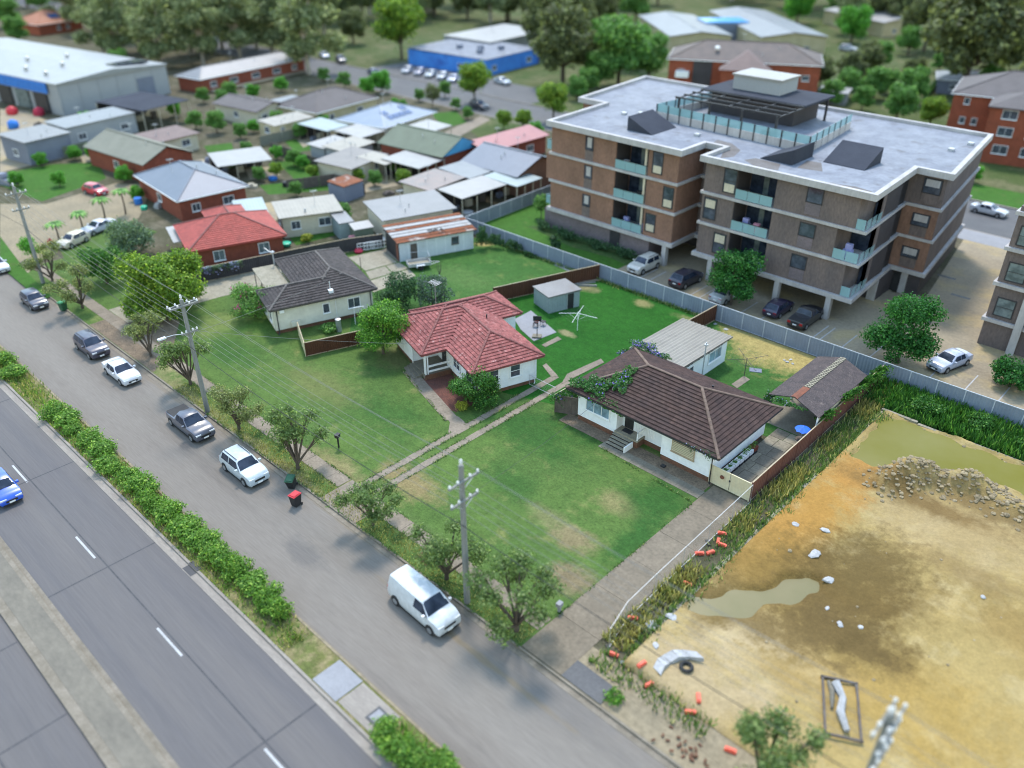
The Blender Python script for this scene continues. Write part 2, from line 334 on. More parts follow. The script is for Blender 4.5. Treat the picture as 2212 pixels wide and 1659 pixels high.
lawn_mat('front_grass', (0.078,0.128,0.030), (0.056,0.102,0.025), (0.147,0.160,0.054), patches=[
    gp(1240,1165,1.9,1.3,BROWN,0.75), gp(1235,1250,1.9,1.5,(0.180,0.132,0.081),0.85), gp(1330,1085,2.0,1.3,(0.225,0.176,0.085),0.6), gp(1190,1120,2.4,1.0,(0.198,0.167,0.085),0.5),
    gp(1150,930,5.5,3.0,LUSH,0.75), gp(1280,930,5,2,LUSH,0.6), gp(1420,1080,2.6,3.0,LUSH,0.8), gp(1370,1170,1.3,3.4,LUSH,0.8), gp(1100,1040,2.8,1.8,LUSH,0.5),
    gp(885,1040,3.4,1.6,(0.225,0.158,0.081),0.75), gp(840,900,4.5,3.2,LUSH,0.55), gp(720,1010,3.6,1.5,(0.225,0.176,0.089),0.7), gp(620,1030,4,1.2,(0.225,0.167,0.085),0.8),
    gp(690,830,5.5,2.4,(0.117,0.128,0.044),0.7), gp(500,760,4,2.6,LUSH,0.55), gp(560,690,3.5,3.5,(0.077,0.158,0.030),0.7), gp(470,700,2.4,3.4,(0.135,0.167,0.051),0.8),
    gp(310,750,8,1.4,(0.297,0.229,0.128),0.85), gp(400,850,7,0.9,(0.180,0.163,0.076),0.8), gp(540,960,5,0.9,(0.198,0.167,0.081),0.7),
    gp(900,1150,4.5,1.2,(0.090,0.132,0.043),0.6), gp(860,770,2.6,2.6,(0.104,0.101,0.043),0.7), gp(1400,985,3.5,0.7,BROWN,0.6), gp(1280,900,2.5,1.0,BROWN,0.5)])
lawn_mat('back_grass_lush', (0.014,0.075,0.008), (0.020,0.094,0.011), (0.043,0.107,0.018), dry_lo=0.6, dry_hi=0.85, patches=[
    gp(1390,655,1.2,0.9,(0.25,0.2,0.09),0.7), gp(1260,618,2.0,1.2,(0.26,0.2,0.11),0.7), gp(1225,720,1.1,0.5,(0.27,0.22,0.12),0.7), gp(1490,690,2,.7,(0.2,0.19,.08),.6)])
lawn_mat('back_grass', (0.036,0.098,0.020), (0.046,0.108,0.023), (0.098,0.137,0.037), patches=[
    gp(1046,525,1.2,1.2,(0.33,0.25,0.1),0.9), gp(1000,600,5,3,(0.085,0.14,0.04),0.5)])
lawn_mat('back_grass_dry', (0.031,0.094,0.018), (0.045,0.106,0.024), (0.105,0.121,0.036), patches=[
    gp(1700,765,6.0,4.2,(0.31,0.235,0.085),0.95), gp(1620,735,3.4,2.4,(0.29,0.23,0.085),0.9), gp(1600,705,5,1.2,(0.2,0.175,0.08),0.8)])
lawn_mat('straw_ground', (0.123,0.127,0.041), (0.090,0.107,0.033), (0.205,0.168,0.086), scale=0.4, dry_lo=0.45, dry_hi=0.62)
lawn_mat('yard_mix', (0.064,0.064,0.034), (0.084,0.073,0.047), (0.128,0.111,0.077), scale=0.12, dry_lo=0.48, dry_hi=0.66)
lawn_mat('ground_mix', (0.037,0.074,0.018), (0.052,0.076,0.024), (0.108,0.108,0.044), scale=0.05, dry_lo=0.5, dry_hi=0.7)
lawn_mat('weed_ground', (0.037,0.074,0.021), (0.052,0.089,0.026), (0.118,0.111,0.044), scale=0.4)
lawn_mat('bright_grass', (0.043,0.116,0.016), (0.037,0.097,0.014), (0.078,0.112,0.029), scale=0.2)
lawn_mat('dry_park', (0.073,0.085,0.030), (0.048,0.077,0.021), (0.121,0.115,0.057), scale=0.06, dry_lo=0.48, dry_hi=0.64)
mat('sand_track', (0.241,0.195,0.126), (0.195,0.161,0.107), rough=0.95, scale=0.3, fine=3, fvar=0.25)
mat('soft_white', (0.792,0.808,0.813), (0.728,0.749,0.760), rough=0.6, scale=1.2, fine=4, fvar=0.06)
mat('trim_white', (0.80,0.80,0.79), (0.74,0.74,0.73), rough=0.5, scale=2, fvar=0.05)
mat('cream_board', (0.630,0.604,0.504), (0.567,0.541,0.452), rough=0.65, scale=0.8, fine=3, fvar=0.07)
mat('cream_sheet', (0.62,0.55,0.37), (0.55,0.48,0.32), rough=0.6, scale=0.8, fvar=0.06)
mat('brick_red', (0.230,0.064,0.038), (0.178,0.051,0.032), rough=0.9, scale=1.5, fine=9, fvar=0.25, bump=0.3)
mat('brick_orange', (0.288,0.076,0.040), (0.216,0.060,0.032), rough=0.9, scale=0.8, fine=6, fvar=0.2)
mat('brick_tan', (0.235,0.133,0.094), (0.173,0.101,0.072), rough=0.9, scale=0.5, fine=5, fvar=0.22, stretch=(1,1,0.5))
mat('brick_brown', (0.155,0.121,0.110), (0.115,0.094,0.090), rough=0.9, scale=0.6, fine=5, fvar=0.22, stretch=(1,1,0.4))
mat('brick_base', (0.16,0.075,0.045), (0.11,0.06,0.04), rough=0.95, scale=2, fine=9, fvar=0.3)
mat('brick_mauve', (0.164,0.133,0.144), (0.129,0.109,0.114), rough=0.9, scale=0.5, fine=5, fvar=0.18)
mat('render_band', (0.415,0.399,0.393), (0.325,0.309,0.304), rough=0.8, scale=0.6, fvar=0.12, stretch=(1,1,0.3))
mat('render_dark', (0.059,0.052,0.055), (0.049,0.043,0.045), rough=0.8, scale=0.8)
mat('membrane', (0.211,0.225,0.257), (0.149,0.160,0.191), rough=0.7, spec=0.2, scale=0.55, fine=2.5, fvar=0.12, c3=(0.104,0.101,0.104), s3=0.45, lo3=0.58, hi3=0.74)
mat('tile_red', (0.262,0.089,0.080), (0.199,0.066,0.061), rough=0.75, scale=1.2, fine=11, fvar=0.3, rand=0.25, spec=0.15, c3=(0.376,0.226,0.207), s3=3.5, lo3=0.58, hi3=0.72)
mat('tile_brown', (0.060,0.036,0.030), (0.044,0.029,0.027), rough=0.75, scale=0.8, fine=9, fvar=0.25, rand=0.25, spec=0.15)
mat('tile_charcoal', (0.068,0.058,0.055), (0.048,0.043,0.042), rough=0.75, scale=0.8, fine=9, fvar=0.22, rand=0.25, spec=0.15)
mat('cap_brown', (0.153,0.104,0.079), (0.108,0.074,0.058), rough=0.7, scale=2, rand=0.15)
mat('cap_red', (0.190,0.059,0.052), (0.142,0.048,0.043), rough=0.65, scale=2, rand=0.12)
mat('cap_charcoal', (0.108,0.095,0.088), (0.077,0.068,0.063), rough=0.7, scale=2, rand=0.12)
mat('rough_shingle', (0.082,0.064,0.061), (0.056,0.046,0.046), rough=0.9, scale=1.5, fine=10, fvar=0.45, bump=0.5, bscale=14, c3=(0.138,0.112,0.098), s3=2.5, lo3=0.6, hi3=0.75)
mat('rust_flash', (0.20,0.075,0.045), (0.14,0.06,0.04), rough=0.9, scale=2)
mat('fence_blue', (0.204,0.237,0.290), (0.171,0.199,0.252), rough=0.5, scale=0.5, fvar=0.08, spec=0.4, rand=0.04)
mat('fence_cap', (0.42,0.45,0.49), (0.36,0.39,0.43), rough=0.5, scale=1)
mat('fence_brown', (0.083,0.032,0.019), (0.066,0.027,0.017), rough=0.55, scale=0.6, fvar=0.08, rand=0.05)
mat('fence_tan', (0.42,0.33,0.22), (0.35,0.28,0.19), rough=0.6, scale=1)
mat('fence_dark', (0.053,0.049,0.053), (0.041,0.038,0.043), rough=0.6, scale=0.8, fvar=0.15, rand=0.1)
mat('fence_red', (0.145,0.058,0.044), (0.111,0.047,0.037), rough=0.65, scale=0.8, fvar=0.15, rand=0.06)
mat('timber_pole', (0.235,0.235,0.215), (0.17,0.175,0.165), rough=0.85, scale=1.2, stretch=(6,6,0.5), fvar=0.2, coord='Object')
mat('timber_dark', (0.12,0.10,0.085), (0.085,0.07,0.06), rough=0.85, scale=2, stretch=(1,1,1))
mat('bark', (0.115,0.09,0.068), (0.075,0.06,0.048), rough=0.95, scale=3, fine=12, fvar=0.35, bump=0.5)
mat('bark_pale', (0.42,0.37,0.30), (0.3,0.26,0.21), rough=0.9, scale=0.8, fvar=0.25)
mat('ceramic', (0.70,0.68,0.65), (0.6,0.58,0.55), rough=0.3, scale=3)
mat('wire', (0.195,0.191,0.177), (0.163,0.159,0.148), rough=0.5, scale=1, metal=0.3)
mat('wire_black', (0.035,0.035,0.035), (0.03,0.03,0.03), rough=0.6, scale=1)
mat('galv', (0.47,0.48,0.49), (0.40,0.41,0.42), rough=0.45, scale=1.0, metal=0.4, fvar=0.12)
mat('dark_metal', (0.040,0.040,0.044), (0.032,0.032,0.036), rough=0.5, scale=1)
mat('black_plastic', (0.02,0.02,0.022), (0.03,0.03,0.032), rough=0.6, scale=2)
mat('rubber', (0.022,0.022,0.023), (0.03,0.03,0.03), rough=0.85, scale=3)
mat('rim', (0.42,0.43,0.45), (0.3,0.31,0.33), rough=0.35, metal=0.6, scale=4)
mat('bin_green', (0.03,0.10,0.055), (0.025,0.08,0.045), rough=0.5, scale=2)
mat('bin_lid_green', (0.05,0.27,0.12), (0.04,0.22,0.1), rough=0.45, scale=2)
mat('bin_lid_red', (0.52,0.03,0.045), (0.42,0.025,0.04), rough=0.45, scale=2)
mat('barrier_orange', (0.72,0.12,0.07), (0.6,0.1,0.06), rough=0.5, scale=2)
mat('umbrella_blue', (0.02,0.13,0.62), (0.02,0.1,0.5), rough=0.6, scale=2)
mat('shade_blue', (0.035,0.18,0.55), (0.03,0.14,0.45), rough=0.7, scale=1)
mat('plastic_green', (0.02,0.42,0.26), (0.02,0.36,0.22), rough=0.4, scale=2)
mat('pink_board', (0.62,0.27,0.33), (0.52,0.22,0.28), rough=0.6, scale=2)
mat('red_cloth', (0.4,0.03,0.06), (0.3,0.025,0.05), rough=0.8, scale=2)
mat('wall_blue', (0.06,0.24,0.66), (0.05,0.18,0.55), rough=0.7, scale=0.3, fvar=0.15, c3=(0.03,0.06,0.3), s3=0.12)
mat('wall_grey', (0.302,0.317,0.331), (0.259,0.274,0.288), rough=0.7, scale=0.15, fvar=0.08)
mat('wall_bluegrey', (0.168,0.188,0.240), (0.144,0.160,0.208), rough=0.7, scale=0.3)
mat('wall_cream', (0.52,0.47,0.36), (0.45,0.40,0.31), rough=0.8, scale=0.6)
mat('wall_sand', (0.47,0.40,0.25), (0.40,0.34,0.2), rough=0.8, scale=0.6)
mat('pool_blue', (0.05,0.30,0.62), (0.04,0.24,0.55), rough=0.3, scale=0.5)
mat('gable_blue', (0.08,0.33,0.58), (0.07,0.28,0.5), rough=0.6, scale=0.6)
mat('foliage_core', (0.02,0.035,0.012), (0.015,0.028,0.01), rough=0.9, scale=2)
glass_mat('win_glass', (0.035,0.042,0.055)); glass_mat('car_glass', (0.014,0.02,0.034), rough=0.08, spec=0.3); glass_mat('win_blue', (0.13,0.19,0.24), rough=0.1)
glass_mat('win_pale', (0.085,0.105,0.105), rough=0.15, spec=0.4); glass_mat('solar_glass', (0.03,0.05,0.11), rough=0.08)
clear_glass('balustrade', (0.34,0.55,0.58), 0.5)
m_, nt_, b_, o_ = new_mat('tail_red'); b_.inputs['Base Color'].default_value = (0.35,0.01,0.015,1); b_.inputs['Roughness'].default_value = 0.2
m_, nt_, b_, o_ = new_mat('lamp_clear'); b_.inputs['Base Color'].default_value = (0.6,0.62,0.66,1); b_.inputs['Roughness'].default_value = 0.12
paint_mat()
stripe_mat('sheet_white', (0.267,0.258,0.248), (0.239,0.231,0.221), pitch=0.5, axis=0)
stripe_mat('sheet_cream', (0.260,0.236,0.195), (0.225,0.203,0.168), pitch=0.5, axis=0)
stripe_mat('sheet_grey', (0.171,0.173,0.179), (0.149,0.152,0.157), pitch=0.4, axis=0, metal=0.15)
stripe_mat('sheet_blue', (0.116,0.138,0.177), (0.103,0.125,0.162), pitch=0.3, axis=0)
stripe_mat('sheet_paleblue', (0.194,0.239,0.305), (0.168,0.213,0.280), pitch=0.3, axis=0)
stripe_mat('sheet_green', (0.120,0.144,0.102), (0.102,0.123,0.085), pitch=0.33, axis=1, rough=0.8)
stripe_mat('sheet_sage', (0.171,0.171,0.134), (0.144,0.147,0.112), pitch=0.33, axis=1, rough=0.8)
stripe_mat('sheet_taupe', (0.160,0.144,0.134), (0.134,0.120,0.115), pitch=0.4, axis=0)
stripe_mat('sheet_rose', (0.192,0.141,0.125), (0.144,0.125,0.120), pitch=0.4, axis=0)
stripe_mat('sheet_pink', (0.298,0.094,0.094), (0.258,0.080,0.083), pitch=0.4, axis=0)
stripe_mat('sheet_teal', (0.254,0.305,0.305), (0.229,0.280,0.285), pitch=0.4, axis=0)
stripe_mat('sheet_mauve', (0.089,0.077,0.077), (0.071,0.061,0.061), pitch=0.34, axis=1, rough=0.75)
stripe_mat('sheet_orange', (0.328,0.131,0.069), (0.276,0.108,0.056), pitch=0.34, axis=1, rough=0.75)
stripe_mat('roof_red_far', (0.216,0.049,0.039), (0.177,0.039,0.033), pitch=0.34, axis=1, rough=0.7, amt=0.6)
stripe_mat('roof_brick_far', (0.123,0.095,0.083), (0.092,0.074,0.068), pitch=0.34, axis=1, rough=0.8)
stripe_mat('roof_pinkish', (0.163,0.114,0.102), (0.135,0.095,0.086), pitch=0.34, axis=1, rough=0.8)
stripe_mat('sheet_school', (0.174,0.187,0.199), (0.154,0.168,0.179), pitch=0.6, axis=0, metal=0.1)
stripe_mat('sheet_warehouse', (0.254,0.265,0.265), (0.227,0.238,0.238), pitch=0.8, axis=0)
stripe_mat('shed_roof', (0.177,0.174,0.171), (0.148,0.144,0.142), pitch=0.2, axis=0, rust=(0.153,0.118,0.098), rlo=0.58, rhi=0.8)
stripe_mat('shed_wall', (0.25,0.305,0.305), (0.21,0.26,0.265), pitch=0.25, axis=0, amt=0.5)
stripe_mat('garage_wall', (0.570,0.608,0.627), (0.494,0.532,0.560), pitch=1.2, axis=0, amt=0.1, rust=(0.399,0.408,0.399), rlo=0.6, rhi=0.8)
mat('rust_sheet', (0.216,0.075,0.033), (0.157,0.056,0.030), rough=0.9, scale=0.9, fine=5, fvar=0.3, c3=(0.328,0.276,0.243), s3=0.9, lo3=0.58, hi3=0.68, stretch=(0.8,0.8,1))
mat('pale_sheet', (0.330,0.330,0.330), (0.277,0.272,0.267), rough=0.6, scale=0.9, fvar=0.12, c3=(0.213,0.134,0.091), s3=0.6, lo3=0.64, hi3=0.75)
leaf_mat('leaf_street', (0.125,0.185,0.065), (0.085,0.14,0.048), (0.20,0.25,0.10), trans=0.55)
leaf_mat('leaf_street_dry', (0.175,0.205,0.085), (0.125,0.16,0.065), (0.25,0.26,0.12), trans=0.55)
leaf_mat('leaf_big', (0.135,0.225,0.03), (0.08,0.155,0.022), (0.23,0.30,0.04), trans=0.5)
leaf_mat('leaf_lime', (0.085,0.205,0.026), (0.05,0.15,0.02), (0.15,0.27,0.04))
leaf_mat('leaf_dark', (0.037,0.086,0.032), (0.025,0.063,0.030), (0.069,0.127,0.057))
leaf_mat('leaf_bluish', (0.04,0.085,0.048), (0.05,0.075,0.065), (0.10,0.12,0.13))
leaf_mat('leaf_glossy', (0.045,0.135,0.024), (0.03,0.095,0.018), (0.10,0.2,0.04))
leaf_mat('leaf_gum', (0.180,0.216,0.102), (0.114,0.144,0.070), (0.288,0.312,0.168), cscale=0.3)
leaf_mat('leaf_gum_dark', (0.111,0.130,0.055), (0.068,0.086,0.039), (0.182,0.202,0.078), cscale=0.3)
leaf_mat('leaf_mid', (0.095,0.207,0.047), (0.062,0.151,0.034), (0.168,0.291,0.078), cscale=0.4)
leaf_mat('leaf_bright', (0.08,0.25,0.03), (0.05,0.18,0.022), (0.14,0.32,0.05), cscale=0.4)
leaf_mat('leaf_sage', (0.11,0.165,0.10), (0.075,0.12,0.075), (0.16,0.21,0.14))
leaf_mat('leaf_yellow', (0.26,0.27,0.03), (0.16,0.2,0.03), (0.38,0.36,0.06))
leaf_mat('leaf_vine', (0.05,0.155,0.035), (0.035,0.115,0.028), (0.13,0.16,0.09))
leaf_mat('leaf_carpark', (0.03,0.125,0.024), (0.02,0.09,0.02), (0.055,0.17,0.035), cscale=0.6)
leaf_mat('flower_magenta', (0.42,0.05,0.20), (0.32,0.04,0.16)); leaf_mat('flower_purple', (0.15,0.10,0.46), (0.22,0.17,0.50), (0.35,0.3,0.6))
leaf_mat('flower_lilac', (0.25,0.26,0.5), (0.35,0.35,0.6))
leaf_mat('grass_blade', (0.10,0.165,0.06), (0.075,0.135,0.05), (0.19,0.21,0.09), cscale=0.5, trans=0.6); leaf_mat('grass_straw', (0.26,0.23,0.085), (0.17,0.185,0.06), (0.36,0.3,0.13), cscale=0.5)
leaf_mat('weed_blade', (0.125,0.19,0.055), (0.085,0.15,0.045), (0.28,0.27,0.12), cscale=0.7)
leaf_mat('median_leaf', (0.111,0.221,0.031), (0.072,0.163,0.026), (0.195,0.286,0.052), cscale=0.8)
leaf_mat('median_straw', (0.27,0.26,0.085), (0.18,0.2,0.06), (0.38,0.33,0.13), cscale=0.8)

# ================================================================ ground, roads, paths
ZR = -0.12
def sheet(name, poly, z, m, label=None, parent=None, kind='structure', thick=0.0, z0=None):
    b = MB()
    if thick or z0 is not None: b.prism(poly, z-thick if z0 is None else z0, z, 0)
    else:
        a = sum(poly[k][0]*poly[(k+1)%len(poly)][1]-poly[(k+1)%len(poly)][0]*poly[k][1] for k in range(len(poly)))
        b.face([(p[0],p[1],z) for p in (poly if a > 0 else poly[::-1])])
    return b.build(name, m, parent, kind=kind if parent is None else None, label=label)
def rect(x0, y0, x1, y1): return [(x0,y0),(x1,y0),(x1,y1),(x0,y1)]
XL, XR = -520, 260
sheet('ground', rect(-3000,-1500,3000,3000), -0.16, 'ground_mix')
road = sheet('main_road', rect(XL,-16,XR,14.45), ZR, 'road_concrete')
for k in range(-30, 14):       # broken lane line
    x = -28.4+k*12.0
    if -150 < x < 60: sheet('lane_marking', rect(x,10.85,x+3.1,10.99), ZR+0.004, 'line_paint', parent=road)
sheet('seam', rect(XL,11.12,XR,11.22), ZR+0.004, 'tar', parent=road)
for x in (-102.0,-88.5,-75.0,-61.5,-47.9,-28.8,-15.2,-1.7): sheet('seam', rect(x,7.3,x+0.11,14.43), ZR+0.007, 'tar', parent=road)
for x in (-53,-45.5,-38.2,-31,-24,-17): sheet('seam', rect(x,-9,x+0.1,4.6), ZR+0.004, 'tar', parent=road)
sheet('seam', rect(XL,1.0,XR,1.09), ZR+0.007, 'tar', parent=road)
b = MB(); b.box(XL,14.45,-0.15,XR,14.97,ZR+0.02); b.box(XL,14.97,-0.15,XR,15.14,0.02); b.build('kerb', 'gutter_concrete', kind='structure')
b = MB(); b.box(-44.1,14.99,0.021,-43.0,15.3,0.05); b.box(-44.1,14.5,ZR+0.021,-43.0,14.96,ZR+0.026); b.build('drain_grate', 'dark_metal', label='dark drain grate in the gutter beside the planted median', cat='grate')
sheet('median_strip', rect(XL,15.14,XR,17.2), 0.0, 'straw_ground', z0=-0.15)
b = MB(); b.box(XL,17.2,-0.15,XR,17.36,0.03); b.build('median_kerb', 'sand_track', kind='structure')
sheet('service_road', rect(XL,17.36,XR,24.62), ZR, 'road_old')
b = MB(); b.box(XL,24.62,-0.15,XR,25.0,ZR+0.015); b.box(XL,25.0,-0.15,XR,25.14,0.012); b.build('service_kerb', 'kerb_concrete', kind='structure')
cm = sheet('centre_median', rect(XL,5.25,XR,6.7), 0.035, 'median_paver', z0=-0.15)
b = MB(); b.box(XL,6.7,-0.15,XR,6.98,0.02); b.box(XL,6.98,-0.15,XR,7.3,ZR+0.012); b.build('centre_kerb', 'kerb_concrete', kind='structure')
b = MB(); b.box(XL,4.7,-0.15,XR,5.25,0.022); b.build('centre_kerb', 'kerb_concrete', kind='structure')
# pale concrete and a cover on the planted median
p = G(735,1465); sheet('median_slab', rect(p.x-1.1,15.2,p.x+1.1,17.1), 0.03, 'slab_light', z0=0)
p2 = G(810,1550); sheet('median_pad', rect(p.x+1.2,15.3,p2.x+1.0,17.05), 0.02, 'gutter_concrete', z0=0)
b = MB(); b.box(p2.x-0.4,15.7,0.02,p2.x+0.9,16.7,0.05); b.box(p2.x-0.25,15.85,0.051,p2.x+0.2,16.55,0.06,1); b.box(p2.x+0.3,15.85,0.051,p2.x+0.75,16.55,0.06,1)
b.build('pit_cover', ['road_dark','slab_light'], label='pale double pit cover on the median concrete near the clipped bushes', cat='cover')
# the block
sheet('block_ground', rect(-900,25.14,500,116.0), 0.0, 'yard_mix', z0=-0.15)
sheet('rear_street', rect(-900,116.3,500,129.0), ZR, 'road_dark')
b = MB(); b.box(-900,116.0,-0.15,500,116.3,0.02); b.box(-900,129.0,-0.15,500,129.3,0.02); b.build('rear_kerb', 'gutter_concrete', kind='structure')
sheet('far_ground', rect(-900,129.3,600,900), 0.0, 'dry_park', z0=-0.15)
sheet('parking_bay', rect(-172,129.3,-118,141.5), 0.006, 'road_dark')
sheet('front_lawn', [(-104,25.15),(-23.2,25.15),(-23.2,46),(-40.7,50),(-56,60),(-84,60),(-86,38),(-104,36)], 0.004, 'front_grass')
sheet('back_lawn_gum', [(-69.5,48),(-62.5,42),(-57.2,58.2),(-53.3,70.3),(-72.5,70.3),(-75,60)], 0.008, 'back_grass')
sheet('back_lawn_lush', [(-58.5,55.0),(-53.4,70.3),(-38.1,70.3),(-38.4,47),(-44,45),(-56,50)], 0.012, 'back_grass_lush')
sheet('back_lawn_dry', [(-38.0,55),(-38.0,70.3),(-20.5,70.3),(-20.5,55)], 0.016, 'back_grass_dry')
sheet('garden_soil', [(-37.5,45.1),(-23.4,45.1),(-23.4,46.6),(-37.5,46.6)], 0.020, 'litter_earth')
sheet('mulch_bed', [tuple(G(*q).xy) for q in ((905,820),(960,880),(985,890),(1060,858),(960,800))], 0.020, 'mulch_red')
def slabs(name, a, bb, wid, n, m, gap=0.02, z=0.03, jig=0.0, zb=0.0, parent=None):
    """a run of cast slabs from a to b: each one a piece"""
    a = Vector(a); bb = Vector(bb); d = bb-a; L = d.length; d.normalize(); u = Vector((-d.y, d.x))
    root = parent or thing_struct(name)
    for k in range(n):
        s0 = L*k/n+gap/2; s1 = L*(k+1)/n-gap/2; j = random.uniform(-jig, jig); zz = z+random.uniform(-0.006, 0.006)
        q = [a+d*s0-u*(wid/2+j), a+d*s1-u*(wid/2+j), a+d*s1+u*(wid/2-j), a+d*s0+u*(wid/2-j)]
        c = sum(q, Vector((0,0)))/4
        MB().prism([(p.x-c.x, p.y-c.y) for p in q], zb, zz).build('slab', m, root, loc=(c.x, c.y, 0))
    return root
def thing_struct(name):
    o = bpy.data.objects.new(name, None); COL.objects.link(o); o['kind'] = 'structure'; return o
slabs('footpath', (-104,27.4), (-43.6,27.4), 1.25, 40, 'path_concrete')
slabs('footpath', (-39.3,27.4), (-23.3,27.4), 1.25, 11, 'path_concrete')
slabs('crossover', (-43.5,26.6), (-39.3,26.6), 2.9, 3, 'path_concrete', z=0.022)
slabs('driveway', (-21.65,25.2), (-21.65,46.4), 3.1, 6, 'drive_concrete', z=0.035)
slabs('path_slabs', (-23.2,27.35), (-8,27.35), 1.5, 8, 'sand_track', z=0.02)
for xa in (-42.42, -40.98): slabs('wheel_strip', (xa,28.1), (xa,50.5), 0.66, 14, 'path_concrete', z=0.028)
slabs('garden_path', tuple(G(1300,958).xy), tuple(G(1515,1070).xy), 1.0, 9, 'slab_grey', z=0.034)
slabs('garden_path', tuple(G(882,800).xy), tuple(G(975,905).xy), 1.15, 8, 'path_concrete', z=0.03)
sheet('path_corner', [tuple(G(*q).xy) for q in ((955,890),(972,912),(968,935),(955,950),(1012,918),(990,900))], 0.032, 'path_concrete', z0=0)
sheet('driveway_apron', [(-19.9,25.2),(-23.1,25.2),(-22.7,26.75),(-17.5,26.65),(-17.2,25.2)], 0.030, 'road_dark')
sheet('verge_sand', rect(-17.2,25.15,60,28.2), 0.006, 'sand_track')
sheet('dirt_crossing', [(-84,25.2),(-70,25.2),(-72,28),(-78,32),(-84,31)], 0.012, 'litter_earth')
sheet('house_drive', [(-86,28.1),(-81.5,28.1),(-80.3,38),(-78,47),(-82.6,49),(-85.6,38)], 0.020, 'slab_cream')
sheet('patio_slab', [tuple(G(*q).xy) for q in ((1111,690),(1147,671),(1202,718),(1153,737),(1125,712))], 0.05, 'slab_light', z0=0)
# concrete yard behind the grey tiled house
yd = thing_struct('concrete_yard')
for (q, m_) in ((((753,556),(823,540),(858,566),(790,585)), 'slab_cream'), (((823,540),(850,528),(870,548),(862,566)), 'slab_grey'),
                (((790,587),(832,575),(846,590),(800,604)), 'slab_cream'), (((834,574),(862,567),(884,580),(848,589)), 'slab_cream'), (((801,606),(847,592),(858,612),(806,632)), 'slab_cream'), (((849,591),(884,582),(898,596),(862,611)), 'slab_cream')):
    P_ = [G(*t) for t in q]; c = sum(P_, Vector())/4
    MB().prism([(t.x-c.x, t.y-c.y) for t in P_], 0.0, 0.04).build('slab', m_, yd, loc=(c.x, c.y, 0))
# courtyard slabs beside the brown roofed house
cy = thing_struct('courtyard')
yy = 47.0
for r_ in range(7):
    xs = [-23.5,-22.55,-21.4,-20.45] if r_ % 2 else [-23.5,-22.3,-20.45]
    for x0, x1 in zip(xs, xs[1:]):
        MB().box(-(x1-x0)/2+0.02,0,0,(x1-x0)/2-0.02,1.36,0.035+random.uniform(-0.004,0.004)).build('slab', 'slab_cream' if random.random() < 0.6 else 'slab_grey', cy, loc=((x0+x1)/2, yy, 0))
    yy += 1.4
sheet('carport_floor', rect(-24.8,56.9,-20.5,66.2), 0.024, 'slab_grey', z0=0)
# clothes line pads and stepping concrete
for nm, q in (('line_path', ((1170,745),(1205,727),(1213,733),(1178,750))), ('line_path', ((1225,808),(1298,775),(1305,783),(1212,830))), ('line_path', ((1172,790),(1192,815),(1205,812),(1180,785))), ('line_pad', ((1580,830),(1607,812),(1620,820),(1592,839))), ('fence_slab', ((1197,572),(1215,563),(1245,580),(1232,588)))):
    sheet(nm, [tuple(G(*t).xy) for t in q], 0.045, 'path_concrete' if nm != 'fence_slab' else 'slab_light', z0=0)
# apartment land: lawn, car park, driveway, line markings
sheet('apartment_lawn', [(-78,71.0),(-53,71.0),(-53,78),(-70,81),(-77,92)], 0.006, 'bright_grass')
sheet('planting_bed', [(-69.8,78.6),(-70.6,77.2),(-62,75.6),(-56,76.2),(-52.8,75.6),(-52.8,78.9)], 0.014, 'weed_ground')
cp = sheet('car_park', [(-53.4,71.3),(14,71.3),(14,90),(-14.5,90),(-19.8,116),(-27.9,116),(-24.2,91),(-27.6,90),(-27.6,108),(-53.4,108)], 0.010, 'carpark_concrete')
for x in (-50.1,-48.9,-43.3,-42.2,-37.0,-34.7,-28.9,-28.2,-25.9,-23.1,-17.5,-14.4,-11.6): sheet('bay_line', rect(x,71.9,x+0.11,77.4), 0.014, 'line_paint', parent=cp)
for (u_, v_) in ((2020,560),(2045,598),(2075,640),(1990,690)):
    q = G(u_, v_); sheet('drain_strip', rect(q.x-1.0,q.y-0.25,q.x+1.0,q.y+0.25), 0.014, 'dark_metal', parent=cp)
sheet('garden_edge', [(-53.2,71.0),(-9,71.0),(-9,71.7),(-53.2,71.7)], 0.022, 'weed_ground')
sheet('concrete_crossing', [(-28.6,112),(-19.0,112),(-18.6,116),(-29.4,116)], 0.020, 'slab_light')
sheet('front_garden', rect(-34,129.5,-8,137), 0.010, 'bright_grass'); sheet('front_garden', rect(-60,110,-29,115.8), 0.010, 'ground_mix')
# left end of the block: sandy yard and lawns
sheet('sandy_yard', [tuple(G(*q).xy) for q in ((0,440),(0,520),(60,590),(110,540),(300,470),(330,400),(250,395),(100,440))], 0.010, 'sand_track')
sheet('green_patch', [tuple(G(*q).xy) for q in ((0,400),(90,435),(230,385),(210,350),(110,355),(0,375))], 0.014, 'bright_grass')
sheet('green_patch', [tuple(G(*q).xy) for q in ((0,510),(0,575),(90,650),(110,640),(60,590))], 0.018, 'bright_grass')
sheet('green_patch', [tuple(G(*q).xy) for q in ((120,520),(220,470),(340,500),(240,560),(140,560))], 0.018, 'front_grass')
sheet('workshop_yard', [tuple(G(*q).xy) for q in ((0,330),(0,372),(140,340),(150,285),(60,240),(0,235))], 0.010, 'carpark_concrete')
for q in (((600,350),(640,392),(720,385),(660,340)), ((560,400),(700,385),(720,410),(580,420)), ((620,505),(700,480),(755,500),(640,530)), ((930,245),(985,240),(1010,265),(960,275)), ((440,315),(500,308),(505,325),(450,330)), ((610,300),(670,290),(690,320),(640,330))):
    sheet('green_patch', [tuple(G(*t).xy) for t in q], 0.012, 'bright_grass')
